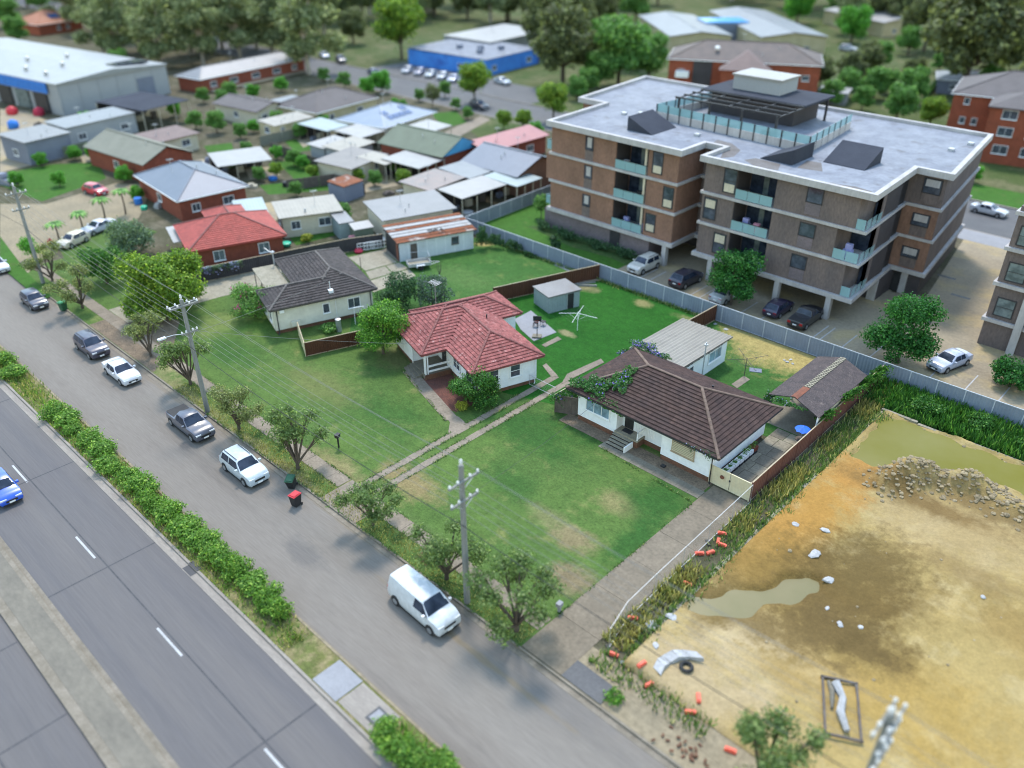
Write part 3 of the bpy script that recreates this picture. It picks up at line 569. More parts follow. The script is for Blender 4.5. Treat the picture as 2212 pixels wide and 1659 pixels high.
for q in (((1000,270),(1100,245),(1150,290),(1050,310)), ((690,80),(860,70),(900,100),(800,150),(680,110)), ((1930,130),(2010,90),(2060,200),(1980,240))):
    sheet('dry_patch', [tuple(G(*t).xy) for t in q], 0.016, 'dry_park')
sheet('front_path', [tuple(G(*t).xy) for t in ((960,285),(1040,250),(1060,258),(985,298))], 0.020, 'path_concrete')

for q in (((500,262),(560,250),(575,270),(515,282)), ((640,300),(690,285),(705,300),(655,318)), ((770,380),(840,372),(860,400),(790,415)), ((400,350),(440,342),(455,362),(415,372)), ((530,365),(600,358),(605,378),(540,388)), ((860,430),(920,405),(950,420),(900,440)), ((300,330),(345,322),(350,345),(310,350)), ((560,440),(620,432),(640,470),(590,476)), ((170,330),(215,322),(228,345),(180,352))):
    sheet('yard_pad', [tuple(G(*t).xy) for t in q], 0.020, 'carpark_concrete')
# ================================================================ tiled roofs
CAMP = Vector((0, 0, CAM_H))
def tile_template(wd=0.30, ln=0.40):
    xs = [-0.5,-0.25,0.0,0.25,0.5]; pz = [0.008,0.030,0.008,0.030,0.008]
    v = [(x*wd, 0.0, 0.078+z) for x, z in zip(xs, pz)]+[(x*wd, ln, 0.004+z) for x, z in zip(xs, pz)]+[(x*wd, 0.0, 0.0) for x in xs]
    f = [(k,k+1,6+k,5+k) for k in range(4)]+[(10+k,11+k,1+k,k) for k in range(4)]
    return v, f
def roof_h(rects, t, x, y):
    return max(max(0.0, min(x-a, c-x, y-b_, d-y))*t for a, b_, c, d in rects)
def tiled_roof(house, rects, z0, t, tile_m, cap_m, limit=300, row=0.335):
    M = house.matrix_basis.copy()
    sh = MB()
    for (x0,y0,x1,y1) in rects:
        h = min(x1-x0, y1-y0)/2; zt = z0+h*t
        if x1-x0 >= y1-y0: r0, r1 = (x0+h,(y0+y1)/2,zt), (x1-h,(y0+y1)/2,zt)
        else: r0, r1 = ((x0+x1)/2,y0+h,zt), ((x0+x1)/2,y1-h,zt)
        a,b,c,d = (x0,y0,z0),(x1,y0,z0),(x1,y1,z0),(x0,y1,z0)
        if x1-x0 >= y1-y0: sh.face([a,b,r1,r0]).face([b,c,r1]).face([c,d,r0,r1]).face([d,a,r0])
        else: sh.face([a,b,r0]).face([b,c,r1,r0]).face([c,d,r1]).face([d,a,r0,r1])
        sh.box(x0+0.02,y0+0.02,z0-0.16,x1-0.02,y1-0.02,z0-0.02)
    roof = sh.build('roof', tile_m, house)
    tv, tf = tile_template(); me = MB(); me.v = tv; me.f = tf; me.m = [0]*8; tile_me = me.mesh('tile', tile_m, smooth=50)
    cosn = 1/math.sqrt(1+t*t); sinn = t*cosn; step = row*cosn; tiles = []
    for (x0,y0,x1,y1) in rects:
        half = min(x1-x0, y1-y0)/2
        for (ox,oy,ux,uy,L) in ((x0,y0,1,0,x1-x0),(x1,y0,0,1,y1-y0),(x1,y1,-1,0,x1-x0),(x0,y1,0,-1,y1-y0)):
            ix, iy = -uy, ux; nr = int(half/step+0.5)
            for r_ in range(nr):
                d = r_*step; dm = d+step*0.5
                nc = int(L/0.30)
                for c_ in range(nc+1):
                    u0 = max(c_*0.30, dm-0.02); u1 = min(c_*0.30+0.30, L-dm+0.02)
                    if u1-u0 < 0.06: continue
                    um = (u0+u1)/2; px = ox+ux*um+ix*dm; py = oy+uy*um+iy*dm
                    if dm*t < roof_h(rects, t, px, py)-0.012: continue
                    bx = ox+ux*um+ix*d; by = oy+uy*um+iy*d
                    X = Vector((ux,uy,0)); Y = Vector((ix*cosn, iy*cosn, sinn)); N = X.cross(Y)
                    jz = random.uniform(0,0.010); sx = (u1-u0)/0.30
                    T = Matrix(((X.x*sx,Y.x,N.x,bx+N.x*jz),(X.y*sx,Y.y,N.y,by+N.y*jz),(X.z*sx,Y.z,N.z,z0+d*t+N.z*jz),(0,0,0,1)))
                    wp = M @ Vector((bx,by,z0+d*t)); vd = CAMP-wp; fac = (M.to_3x3() @ N).dot(vd)/vd.length**3
                    tiles.append((-fac if sx > 0.9 else 1.0, len(tiles), T))
    tiles.sort(key=lambda q: (q[0], q[1]))
    for _, _, T in tiles[:limit]:
        o = ob('tile', tile_me, roof); o.matrix_local = T
    rest = MB(); rest.v = []
    for _, _, T in tiles[limit:]:
        i = len(rest.v); rest.v += [tuple(T @ Vector(p)) for p in tv]; rest.f += [tuple(i+k for k in q) for q in tf]
    rest.m = [0]*len(rest.f)
    rest.build('tiles', tile_m, roof, smooth=50, kind='stuff')
    # ridge and hip caps
    cb = MB(); n = 6
    r0 = [(-0.22, 0.135*math.cos(math.pi*k/n), 0.10*math.sin(math.pi*k/n)+0.012) for k in range(n+1)]; r1 = [(0.22, y*0.88, z*0.86) for _, y, z in r0]
    i = cb.add(r0+r1)
    for k in range(n): cb.f.append((i+k+1,i+k,i+n+1+k,i+n+2+k)); cb.m.append(0)
    cb.f.append(tuple(i+k for k in range(n+1))); cb.m.append(0); cb.f.append(tuple(i+2*n+1-k for k in range(n+1))); cb.m.append(0)
    cap_me = cb.mesh('ridge_cap', cap_m, smooth=60)
    segs = []
    for (x0,y0,x1,y1) in rects:
        h = min(x1-x0, y1-y0)/2
        if x1-x0 >= y1-y0: a, c = (x0+h,(y0+y1)/2), (x1-h,(y0+y1)/2); segs += [((x0,y0),a),((x0,y1),a),((x1,y0),c),((x1,y1),c),(a,c)]
        else: a, c = ((x0+x1)/2,y0+h), ((x0+x1)/2,y1-h); segs += [((x0,y0),a),((x1,y0),a),((x0,y1),c),((x1,y1),c),(a,c)]
    seen = []
    for p, q in segs:
        d = Vector((q[0]-p[0], q[1]-p[1])); L = d.length
        if L < 0.3: continue
        d /= L; nn = Vector((-d.y, d.x)); k = max(1, int(round(L/0.37)))
        for j in range(k):
            s = L*(j+0.5)/k; x = p[0]+d.x*s; y = p[1]+d.y*s; hh = roof_h(rects, t, x, y); e = 0.35
            if hh-0.5*(roof_h(rects,t,x+nn.x*e,y+nn.y*e)+roof_h(rects,t,x-nn.x*e,y-nn.y*e)) < 0.02: continue
            if any(abs(x-a)+abs(y-b) < 0.15 for a, b in seen): continue
            seen.append((x,y))
            s2 = min(L, s+0.05); h2 = roof_h(rects, t, p[0]+d.x*s2, p[1]+d.y*s2); sl = math.atan2(h2-hh, max(s2-s, 1e-4)) if s2 > s+0.01 else 0.0
            X = Vector((d.x*math.cos(sl), d.y*math.cos(sl), math.sin(sl))); Y = Vector((nn.x,nn.y,0)); N = X.cross(Y)
            o = ob('ridge_cap', cap_me, roof)
            o.matrix_local = Matrix(((X.x,Y.x,N.x,x),(X.y,Y.y,N.y,y),(X.z,Y.z,N.z,z0+hh+0.055),(0,0,0,1)))
    return roof
def window(parent, p, u, wd, ht, z, frame_m='trim_white', glass_m='win_glass', bars=1, depth=0.05, fw=0.07, sill=True, hbar=False, name='window'):
    """framed window centred at p on a wall; u is the direction along the wall, the outside lies to its right-hand normal"""
    u = Vector((u[0],u[1],0)).normalized(); n = Vector((u.y,-u.x,0)); p = Vector((p[0],p[1],0))
    T = Matrix(((u.x,n.x,0,p.x),(u.y,n.y,0,p.y),(0,0,1,z),(0,0,0,1)))
    b = MB(); b.T = T; a = wd/2
    b.box(-a,-0.03,0,a,depth,fw); b.box(-a,-0.03,ht-fw,a,depth,ht); b.box(-a,-0.03,fw,-a+fw,depth,ht-fw); b.box(a-fw,-0.03,fw,a,depth,ht-fw)
    for k in range(bars):
        x = -a+fw+(wd-2*fw)*(k+1)/(bars+1); b.box(x-0.02,-0.02,fw,x+0.02,depth-0.012,ht-fw)
    if hbar: b.box(-a+fw,-0.02,ht*0.5-0.02,a-fw,depth-0.014,ht*0.5+0.02)
    w_ = b.build(name, frame_m, parent)
    for k in range(bars+1):
        x0 = -a+fw+(wd-2*fw)*k/(bars+1); x1 = -a+fw+(wd-2*fw)*(k+1)/(bars+1)
        b = MB(); b.T = T; b.box(x0,-0.02,fw,x1,0.012,ht-fw); b.build('pane', glass_m, w_)
    if sill: b = MB(); b.T = T; b.box(-a-0.05,0.0,-0.06,a+0.05,depth+0.06,-0.003); b.build('sill', frame_m, w_)
    return w_
def clad(b, x0, y0, x1, y1, z0, z1, pitch=0.19):
    """weatherboards: each course leans out at its lower edge"""
    d = Vector((x1-x0,y1-y0,0)).normalized(); n = Vector((d.y,-d.x,0)); k = int((z1-z0)/pitch); h = (z1-z0)/k
    for j in range(k):
        a = Vector((x0,y0,z0+j*h)); c = Vector((x1,y1,z0+j*h)); o1 = n*0.034; o2 = n*0.010; up = Vector((0,0,h))
        b.face([a+o1,c+o1,c+o2+up,a+o2+up]); b.face([a+o2,c+o2,c+o1,a+o1])
def downpipe(house, x, y, z, m='black_plastic', r=0.045): MB().tube([(x,y,z),(x,y,0.12),(x+0.12,y-0.12,0.05)], r, 8).build('downpipe', m, house)

# ---------------------------------------------------------------- cream house with the grey tiled roof
h1 = thing('house', 'cream weatherboard house with a dark grey tiled hip roof', 'house', (-67.85,36.72,0), R(-18))
bpy.context.view_layer.update()
tiled_roof(h1, [(-5.3,0,0,11.2),(-12.5,3.8,0,11.2)], 2.9, 0.45, 'tile_charcoal', 'cap_charcoal')
b = MB(); b.box(-4.85,0.45,0.42,-0.45,10.75,2.76); b.box(-12.05,4.25,0.42,-4.86,10.75,2.75)
clad(b,-4.85,0.45,-0.45,0.45,0.45,2.74); clad(b,-0.45,0.45,-0.45,10.75,0.45,2.74); clad(b,-12.05,4.25,-4.86,4.25,0.45,2.74)
b.build('wall', 'cream_board', h1)
MB().box(-4.75,0.55,0,-0.55,10.65,0.42).box(-11.95,4.35,0,-4.76,10.65,0.41).build('base', 'brick_base', h1)
window(h1,(-0.41,5.75),(0,1),0.75,1.1,1.2,bars=0); window(h1,(-0.41,8.7),(0,1),1.35,1.15,1.15,bars=1)
window(h1,(-1.75,0.41),(1,0),0.9,1.2,1.0,bars=0); window(h1,(-3.7,0.41),(1,0),0.9,1.2,1.0,bars=0)
MB().box(-0.40,2.0,0.65,-0.16,2.9,1.15).build('meter_box', 'cream_board', h1)
MB().box(-0.38,1.0,2.35,-0.12,1.45,2.65).build('alarm_box', 'trim_white', h1)
downpipe(h1,-0.32,0.72,2.72,'dark_metal',0.07); downpipe(h1,-0.32,10.5,2.72,'dark_metal',0.06); downpipe(h1,-0.34,6.75,2.72,'trim_white',0.035)
g_ = MB()
for q in (((-5.3,0),(0,0)),((0,0),(0,11.2)),((-12.5,11.2),(0,11.2)),((-5.3,0),(-5.3,3.8)),((-12.5,3.8),(-5.3,3.8)),((-12.5,3.8),(-12.5,11.2))): g_.bar((q[0][0],q[0][1],2.9),(q[1][0],q[1][1],2.9),0.13,0.12)
g_.build('gutter', 'cap_charcoal', h1)
MB().box(-12.3,1.2,2.45,-5.5,3.72,2.55).build('patio_roof', 'slab_cream', h1)
for q in ((-12.2,1.35),(-9,1.35),(-5.8,1.35)): MB().box(q[0]-0.04,q[1]-0.04,0,q[0]+0.04,q[1]+0.04,2.45).build('post', 'dark_metal', h1)
MB().tube([(-12.0,3.6,2.6),(-12.0,3.6,4.1)],0.07,8).lathe((-12.0,3.6,4.1),[(0.2,0),(0.22,0.05),(0.1,0.14)],10).build('flue', 'galv', h1)
MB().bar((-12.0,3.6,3.9),(-13.2,3.0,4.3),0.05,0.05).build('flue_stay', 'galv', h1)
MB().box(-1.0,6.3,3.12,-0.55,6.75,3.5).tube([(-0.8,6.5,3.5),(-0.8,6.5,4.4)],0.03,6).build('mains_box', 'trim_white', h1)

# ---------------------------------------------------------------- white house with the red tiled roof
h2 = thing('house', 'white house with red tiled hip roof and small front porch', 'house', (-50.32,41.09,0), R(-18))
bpy.context.view_layer.update()
tiled_roof(h2, [(-8.2,0,0,9.7),(-8.2,2.5,5.2,9.7),(-8.8,2.5,-3.2,12.1)], 2.9, 0.46, 'tile_red', 'cap_red')
MB().box(-7.75,0.55,0.4,-3.5,9.2,2.76).box(-3.49,3.1,0.4,4.65,9.21,2.75).box(-8.3,9.22,0.4,-3.7,11.6,2.74).build('wall', 'soft_white', h2)
MB().box(-7.68,0.62,0,-3.57,9.1,0.4).box(-3.56,3.17,0,4.58,9.12,0.39).box(-8.2,9.13,0,-3.8,11.5,0.38).build('base', 'brick_base', h2)
st = MB()
for x in (-5.6,-6.9): st.box(x,0.53,0.45,x+0.05,0.549,2.7)
for y in (4.3,5.55,6.3,7.7): st.box(4.651,y,0.45,4.668,y+0.05,2.7)
st.build('cover_strip', 'trim_white', h2)
window(h2,(4.69,4.85),(0,1),1.0,1.25,1.25,bars=0,hbar=True); window(h2,(4.69,7.0),(0,1),1.05,1.25,1.25,bars=0,hbar=True)
window(h2,(-6.6,0.51),(1,0),1.1,1.0,1.35,bars=1); window(h2,(0.9,3.06),(1,0),1.4,1.25,1.15,bars=1,hbar=True); window(h2,(3.4,3.06),(1,0),1.1,1.25,1.15,bars=0)
MB().box(-2.4,3.04,0.46,-1.5,3.09,2.45).build('door', 'dark_metal', h2); MB().box(-1.65,3.0,1.35,-1.58,3.035,1.45).build('door_handle', 'galv', h2)
MB().box(-3.48,0.5,0,-0.45,3.08,0.45).build('porch_floor', 'slab_grey', h2)
for k in range(3): MB().box(-3.45,0.48-0.3*(k+1),0,-1.1,0.48-0.3*k,0.34-0.11*k).build('step', 'slab_grey', h2)
for (x,y) in ((-0.62,0.62),(-0.82,0.62),(-0.62,0.84)): MB().box(x-0.05,y-0.05,0.45,x+0.05,y+0.05,2.75).build('porch_post', 'trim_white', h2)
for z in (0.62,1.15): MB().box(-0.66,0.9,z,-0.58,3.09,z+0.17).build('rail', 'trim_white', h2)
MB().box(-0.46,0.45,0,-0.38,3.1,0.5).build('planter_wall', 'brick_base', h2)
downpipe(h2,-3.4,0.5,2.72,'trim_white'); downpipe(h2,4.72,9.0,2.72,'trim_white')
g_ = MB()
for q in (((-8.2,0),(0,0)),((0,0),(0,2.5)),((0,2.5),(5.2,2.5)),((5.2,2.5),(5.2,9.7)),((-3.2,9.7),(5.2,9.7)),((-3.2,9.7),(-3.2,12.1)),((-8.8,12.1),(-3.2,12.1)),((-8.2,0),(-8.2,9.7))): g_.bar((q[0][0],q[0][1],2.9),(q[1][0],q[1][1],2.9),0.12,0.11)
g_.build('gutter', 'cap_red', h2)
MB().tube([(-2.0,7.6,3.9),(-2.0,7.6,4.35)],0.07,8).build('vent_pipe', 'black_plastic', h2)
an = MB(); an.tube([(-8.4,5.2,2.9),(-8.4,5.2,5.6)],0.025,6); an.bar((-9.0,5.0,5.55),(-7.8,5.4,5.55),0.04,0.04)
for k in range(6): x = -8.95+k*0.21; an.bar((x+0.2,4.62+k*0.07,5.55),(x-0.2,5.45+k*0.07,5.55),0.035,0.035)
an.build('aerial', 'galv', h2)

# ---------------------------------------------------------------- white house with the brown tiled roof
h3 = thing('house', 'long white house with brown tiled hip roof and purple creeper', 'house', (-37.4,45.8,0), 0)
bpy.context.view_layer.update()
tiled_roof(h3, [(0,0,14.6,9.5)], 2.95, 0.42, 'tile_brown', 'cap_brown')
MB().box(0.85,0.65,0.4,4.9,8.9,2.8).box(4.91,1.5,0.4,9.19,8.91,2.79).box(9.2,0.75,0.4,13.7,8.9,2.8).build('wall', 'soft_white', h3)
MB().box(0.92,0.58,0,4.83,8.8,0.4).box(4.84,1.43,0,9.27,8.81,0.39).box(9.28,0.68,0,13.62,8.8,0.4).build('base', 'brick_base', h3)
window(h3,(2.95,0.61),(1,0),2.5,1.15,1.3,bars=2,frame_m='trim_white',glass_m='win_blue')
lw = window(h3,(11.2,0.71),(1,0),2.05,1.05,1.25,bars=0,frame_m='fence_tan')
for k in range(6): MB().box(10.25,0.645,1.35+0.145*k,12.15,0.695,1.43+0.145*k).build('louvre', 'cream_sheet', lw)
window(h3,(13.74,3.2),(0,1),1.5,1.0,1.5,bars=1); window(h3,(13.74,6.6),(0,1),1.2,1.0,1.5,bars=1)
MB().box(5.15,1.44,0.78,6.0,1.49,2.7).build('door', 'black_plastic', h3); MB().box(5.85,1.41,1.7,5.92,1.44,1.85).build('door_handle', 'galv', h3)
for k in range(12): MB().box(6.15+k*0.16,1.46,0.8,6.27+k*0.16,1.495,2.6).build('slat', 'trim_white', h3)
MB().box(4.95,0.45,0.0,7.15,1.49,0.62).box(4.9,0.4,0.621,7.2,1.48,0.76,1).build('porch_floor', ['brick_base','slab_cream'], h3)
for k in range(4):
    sp = MB().box(4.95,0.39-0.27*(k+1),0,6.7,0.39-0.27*k,0.60-0.15*k).build('step', 'black_plastic', h3)
    MB().box(4.93,0.37-0.27*(k+1),0.601-0.15*k,6.72,0.385-0.27*k,0.632-0.15*k).build('tread', 'slab_cream', sp)
MB().box(6.73,-0.75,0,6.83,0.39,0.55).build('stair_string', 'trim_white', h3)
MB().box(7.1,0.42,1.5,7.18,1.45,1.58).box(7.1,0.42,0.77,7.18,0.5,1.6).box(7.1,0.5,0.86,7.16,1.45,0.92).build('rail', 'trim_white', h3)
for k in range(7): MB().box(7.11,0.56+k*0.13,0.92,7.15,0.60+k*0.13,1.5).build('baluster', 'trim_white', h3)
MB().box(5.3,0.8,0.762,6.2,1.35,0.775).build('door_mat', 'dark_metal', h3)
downpipe(h3,13.78,0.62,2.78,'black_plastic',0.055)
MB().box(9.9,-0.2,0.02,10.25,0.12,0.14).build('gas_box', 'black_plastic', h3)
MB().tube([(9.9,6.4,4.0),(9.9,6.4,4.5)],0.09,8).build('vent_pipe', 'black_plastic', h3)
g_ = MB()
for q in (((0,0),(14.6,0)),((14.6,0),(14.6,9.5)),((0,9.5),(14.6,9.5)),((0,0),(0,9.5))): g_.bar((q[0][0],q[0][1],2.93),(q[1][0],q[1][1],2.93),0.12,0.11)
g_.build('gutter', 'dark_metal', h3)

# ---------------------------------------------------------------- sheets, sheds, garage
def corrugated(b, x0, y0, z0, x1, y1, z1, pitch, amp, along='y', m=0):
    """ribbed roof sheet; ribs run along y (or x), the sheet falls from z0 at y0 to z1 at y1 (or x)"""
    n = max(2, int(round(((x1-x0) if along == 'y' else (y1-y0))/pitch*2)))
    for k in range(n):
        za, zb_ = (amp if k % 2 else 0.0), (0.0 if k % 2 else amp)
        if along == 'y':
            a = x0+(x1-x0)*k/n; c = x0+(x1-x0)*(k+1)/n
            b.face([(a,y0,z0+za),(c,y0,z0+zb_),(c,y1,z1+zb_),(a,y1,z1+za)], m)
        else:
            a = y0+(y1-y0)*k/n; c = y0+(y1-y0)*(k+1)/n
            b.face([(x0,a,z0+za),(x1,a,z1+za),(x1,c,z1+zb_),(x0,c,z0+zb_)], m)
    return b
gf = thing('granny_flat', 'white backyard flat with cream ribbed roof behind the brown tiled house', 'outbuilding', (-38.0,55.6,0), 0)
MB().box(0.35,0.0,0,5.3,8.0,2.45).build('wall', 'soft_white', gf)
b = MB(); corrugated(b,0,-0.3,2.75,5.65,8.35,2.6,0.36,0.085); b.box(0.02,-0.28,2.5,5.63,8.33,2.595); b.build('roof', 'sheet_cream', gf)
window(gf,(5.34,5.9),(0,1),2.2,1.15,1.0,bars=1,glass_m='win_blue',frame_m='trim_white'); window(gf,(5.34,1.9),(0,1),0.8,0.8,1.2,bars=0)
ch = MB()
for k in range(14):
    if k % 3: ch.box(5.64,0.2+k*0.55,2.52,5.665,0.45+k*0.55,2.6)
ch.build('flaked_fascia', 'timber_dark', gf)
MB().tube([(5.9,3.0,0.0),(5.9,3.0,4.2)],0.06,8).box(5.75,2.85,3.9,6.05,3.15,4.02).box(5.55,2.7,0.0,6.25,3.3,0.06).build('service_mast', 'galv', gf)
# carport
cpt = thing('carport', 'open gabled carport with mottled shingle roof and white laced ridge', 'carport', (-25.05,57.3,0), 0)
b = MB(); b.face([(0,0,2.45),(2.15,0.2,3.0),(2.15,9.3,3.0),(0,8.9,2.45)]); b.face([(2.15,0.2,3.0),(4.7,-0.5,2.45),(4.7,8.6,2.45),(2.15,9.3,3.0)])
b.face([(0,0,2.38),(0,8.9,2.38),(2.15,9.3,2.92),(2.15,0.2,2.92)]); b.face([(2.15,0.2,2.92),(2.15,9.3,2.92),(4.7,8.6,2.38),(4.7,-0.5,2.38)])
b.face([(0,0,2.38),(2.15,0.2,2.92),(2.15,0.2,3.0),(0,0,2.45)]); b.face([(2.15,0.2,2.92),(4.7,-0.5,2.38),(4.7,-0.5,2.45),(2.15,0.2,3.0)]); b.build('roof', 'rough_shingle', cpt)
for k in range(22):
    y = 2.3+k*0.315; MB().box(1.92,y,2.97,2.14,y+0.2,3.035).build('ridge_tile', 'slab_cream', cpt); MB().box(2.16,y+0.1,2.965,2.40,y+0.3,3.03).build('ridge_tile', 'slab_cream', cpt)
b = MB(); b.T = Matrix.Translation((0,0,0)); b.face([(1.9,0.18,2.95),(2.4,0.18,2.95),(2.4,2.3,2.95),(1.9,2.3,2.95)]); b.face([(2.15,0.19,3.03),(2.45,0.1,2.97),(2.45,2.3,2.97),(2.15,2.3,3.03)]); b.face([(1.85,0.17,2.96),(2.15,0.19,3.03),(2.15,2.3,3.03),(1.85,2.3,2.96)]); b.build('flashing', 'rust_flash', cpt)
for (x,y) in ((0.15,0.4),(4.45,0.0),(0.15,4.5),(4.45,4.4),(0.15,8.7),(4.45,8.4)): MB().box(x-0.06,y-0.06,0,x+0.06,y+0.06,2.4).build('post', 'trim_white', cpt)
MB().box(4.42,0.1,0,4.47,8.4,2.1).build('side_wall', 'wall_cream', cpt); MB().box(0.1,8.65,0,4.4,8.72,2.3).build('back_wall', 'fence_dark', cpt)
# tin shed
sh_ = thing('garden_shed', 'small grey-green tin shed with dark doorway on the back lawn', 'shed', (-51.45,59.6,0), R(-17))
MB().box(-3.1,0.05,0,-0.05,3.9,1.85).build('wall', 'shed_wall', sh_)
w_ = MB(); corrugated(w_,-0.045,0.06,0,-0.045,3.9,0,0.2,0.02)
b = MB()
for k in range(38): y = 0.05+k*0.1; b.face([(-0.04+(0.02 if k%2 else 0),y,0.02),(-0.04+(0 if k%2 else 0.02),y+0.1,0.02),(-0.04+(0 if k%2 else 0.02),y+0.1,1.85),(-0.04+(0.02 if k%2 else 0),y,1.85)])
for k in range(30): x = -3.1+k*0.1; b.face([(x,0.04-(0.02 if k%2 else 0),0.02),(x+0.1,0.04-(0 if k%2 else 0.02),0.02),(x+0.1,0.04-(0 if k%2 else 0.02),1.85),(x,0.04-(0.02 if k%2 else 0),1.85)])
b.build('cladding', 'shed_wall', sh_)
b = MB(); corrugated(b,-3.2,-0.12,1.98,0.12,4.05,1.99,0.2,0.022,'y'); b.box(-3.18,-0.1,1.86,0.1,4.03,1.96); b.build('roof', 'shed_roof', sh_)
MB().box(-0.02,2.35,0.03,0.0,3.1,1.75).build('doorway', 'black_plastic', sh_); MB().box(0.0,3.12,0.03,0.03,3.8,1.78).build('door', 'shed_wall', sh_)
MB().box(-0.02,2.28,0.02,0.02,2.34,1.82).build('door_frame', 'galv', sh_)
# rusty roofed garage
gr = thing('garage', 'long white fibro garage with rust streaked tin roof', 'garage', (-73.6,57.75,0), R(-19.6))
MB().box(-4.7,0.1,0,0,9.75,2.45).build('wall', 'garage_wall', gr)
for k in range(8): MB().box(0.001,1.2+k*1.2,0.05,0.018,1.25+k*1.2,2.4).build('cover_strip', 'soft_white', gr)
cols = ['rust_sheet','pale_sheet','rust_sheet','pale_sheet','pale_sheet','rust_sheet','rust_sheet']
for k in range(7):
    x0 = -5.1+k*0.79; z = lambda x: 3.0-(x+5.1)*0.085
    b = MB(); corrugated(b,x0,-0.25,z(x0+0.4),x0+0.80,10.1,z(x0+0.4),0.16,0.02); b.build('roof_sheet', cols[k], gr)
MB().box(-5.05,-0.2,2.42,0.35,10.05,2.5).build('roof_frame', 'timber_dark', gr)
MB().box(-4.6,0.02,0.05,-0.2,0.09,2.3).build('doorway', 'black_plastic', gr); MB().box(-0.9,0.0,0.05,-0.1,0.015,2.35).build('door_panel', 'rust_flash', gr)
MB().box(0.002,1.5,0.1,0.03,2.35,2.0).build('side_door', 'timber_dark', gr); window(gr,(0.03,7.3),(0,1),0.95,0.9,1.05,bars=0,frame_m='timber_dark')
br = MB(); rr = random.Random(4)
for k in range(22):
    x = -1.6+rr.random()*1.2; y = 4.2+rr.random()*2.2; a = rr.random()*6.3; L = 0.3+rr.random()*0.5; zz = 3.0-(x+5.1)*0.085+0.06
    br.tube([(x,y,zz),(x+L*0.5*math.cos(a),y+L*0.5*math.sin(a),zz+0.14*rr.random()),(x+L*math.cos(a+0.5),y+L*math.sin(a+0.5),zz)],[0.03,0.025,0.015],5)
br.build('branch_heap', 'timber_dark', label='heap of broken sticks lying on the rust streaked garage roof', cat='sticks', loc=gr.location, rz=gr.rotation_euler.z)

# ================================================================ fences
PANEL = {}
def ribbed_panel(L, h, m, pitch=0.15, amp=0.028, flat=False):
    key = (round(L,2), h, m, pitch)
    if key not in PANEL:
        n = max(2, int(round(L/pitch))*2); b = MB()
        for k in range(n):
            x0 = L*k/n; x1 = L*(k+1)/n; a, c = (amp if k % 4 in (1,2) else 0), (amp if (k+1) % 4 in (1,2) else 0)
            b.face([(x0,-a,0),(x1,-c,0),(x1,-c,h),(x0,-a,h)])
        PANEL[key] = b.mesh('panel', m)
    return PANEL[key]
def fence(label, pts, h, m, cap_m, post_m, plen=2.38, pitch=0.15, z=0.03, posts=True, cat='fence', proud=True):
    a = Vector((pts[0][0],pts[0][1],0)); t = thing('fence', label, cat, tuple(a), 0)
    for p, q in zip(pts, pts[1:]):
        p = Vector((p[0],p[1],0))-a; q = Vector((q[0],q[1],0))-a; d = q-p; L = d.length; n = max(1, int(round(L/plen))); ang = math.atan2(d.y, d.x); d.normalize()
        me = ribbed_panel(L/n-0.05, h-0.06, m, pitch)
        for k in range(n):
            s = p+d*(L*k/n+0.025); ob('panel', me, t, loc=(s.x,s.y,z), rz=ang)
            c0 = p+d*(L*k/n); c1 = p+d*(L*(k+1)/n); MB().bar((c0.x,c0.y,z+h-0.035),(c1.x,c1.y,z+h-0.035),0.075,0.06).build('rail', cap_m, t)
            MB().bar((c0.x,c0.y,z+0.02),(c1.x,c1.y,z+0.02),0.06,0.06).build('rail', cap_m, t)
        if posts:
            for k in range(n+1):
                s = p+d*(L*k/n); MB().box(-0.045,-0.055,0,0.045,0.055,h+0.01).build('post', post_m, t, loc=(s.x,s.y,0), rz=ang)
    return t
fence('long blue-grey ribbed metal fence along the back of the lawns', [(-75.5,70.45),(-20.6,70.5)], 1.8, 'fence_blue', 'fence_cap', 'fence_cap')
fence('blue-grey ribbed metal fence behind the weedy pit edge', [(-20.5,70.52),(12,70.6)], 1.8, 'fence_blue', 'fence_cap', 'fence_cap')
fence('grey metal fence running back beside the apartment lawn', [(-75.6,70.6),(-76.3,88.5)], 1.8, 'fence_blue', 'fence_cap', 'fence_cap')
fence('dark brown metal fence between the garage yard and tin shed lawn', [(-57.6,57.6),(-53.3,70.35)], 1.75, 'fence_brown', 'fence_tan', 'fence_brown')
fence('short brown metal fence between back lawn and dry yard', [(-38.2,64.2),(-38.0,70.4)], 1.75, 'fence_brown', 'fence_tan', 'fence_brown')
fence('brown fence hidden under creeper beside the brown roofed house', [(-38.6,45.9),(-38.5,55.4)], 1.75, 'fence_brown', 'fence_tan', 'fence_brown')
fence('dark timber-look fence end beside the creeper house corner', [(-38.55,45.85),(-36.5,46.9)], 1.7, 'timber_dark', 'timber_dark', 'timber_dark')
fence('low brown metal fence in front of the cream weatherboard house', [(-62.2,36.75),(-60.2,42.6),(-59.0,46.5)], 1.5, 'fence_brown', 'fence_tan', 'fence_brown', pitch=0.1)
fence('short cream metal fence running from cream house towards lawn', [(-66.3,38.7),(-62.25,36.72)], 1.5, 'cream_sheet', 'fence_tan', 'cream_sheet', plen=2.1)
fence('charcoal paling fence between red-brick house and cream house', [(-85.5,37.8),(-82.2,49.6),(-80.5,55.6),(-78.7,59.4)], 1.75, 'fence_dark', 'fence_tan', 'fence_dark', pitch=0.12)
fence('reddish brown metal fence beside courtyard and excavated pit', [(-20.3,46.6),(-20.45,69.9)], 1.75, 'fence_red', 'fence_tan', 'fence_red')
gt = thing('driveway_gate', 'cream ribbed double gate across the top of driveway', 'gate', (-23.72,46.56,0), 0)
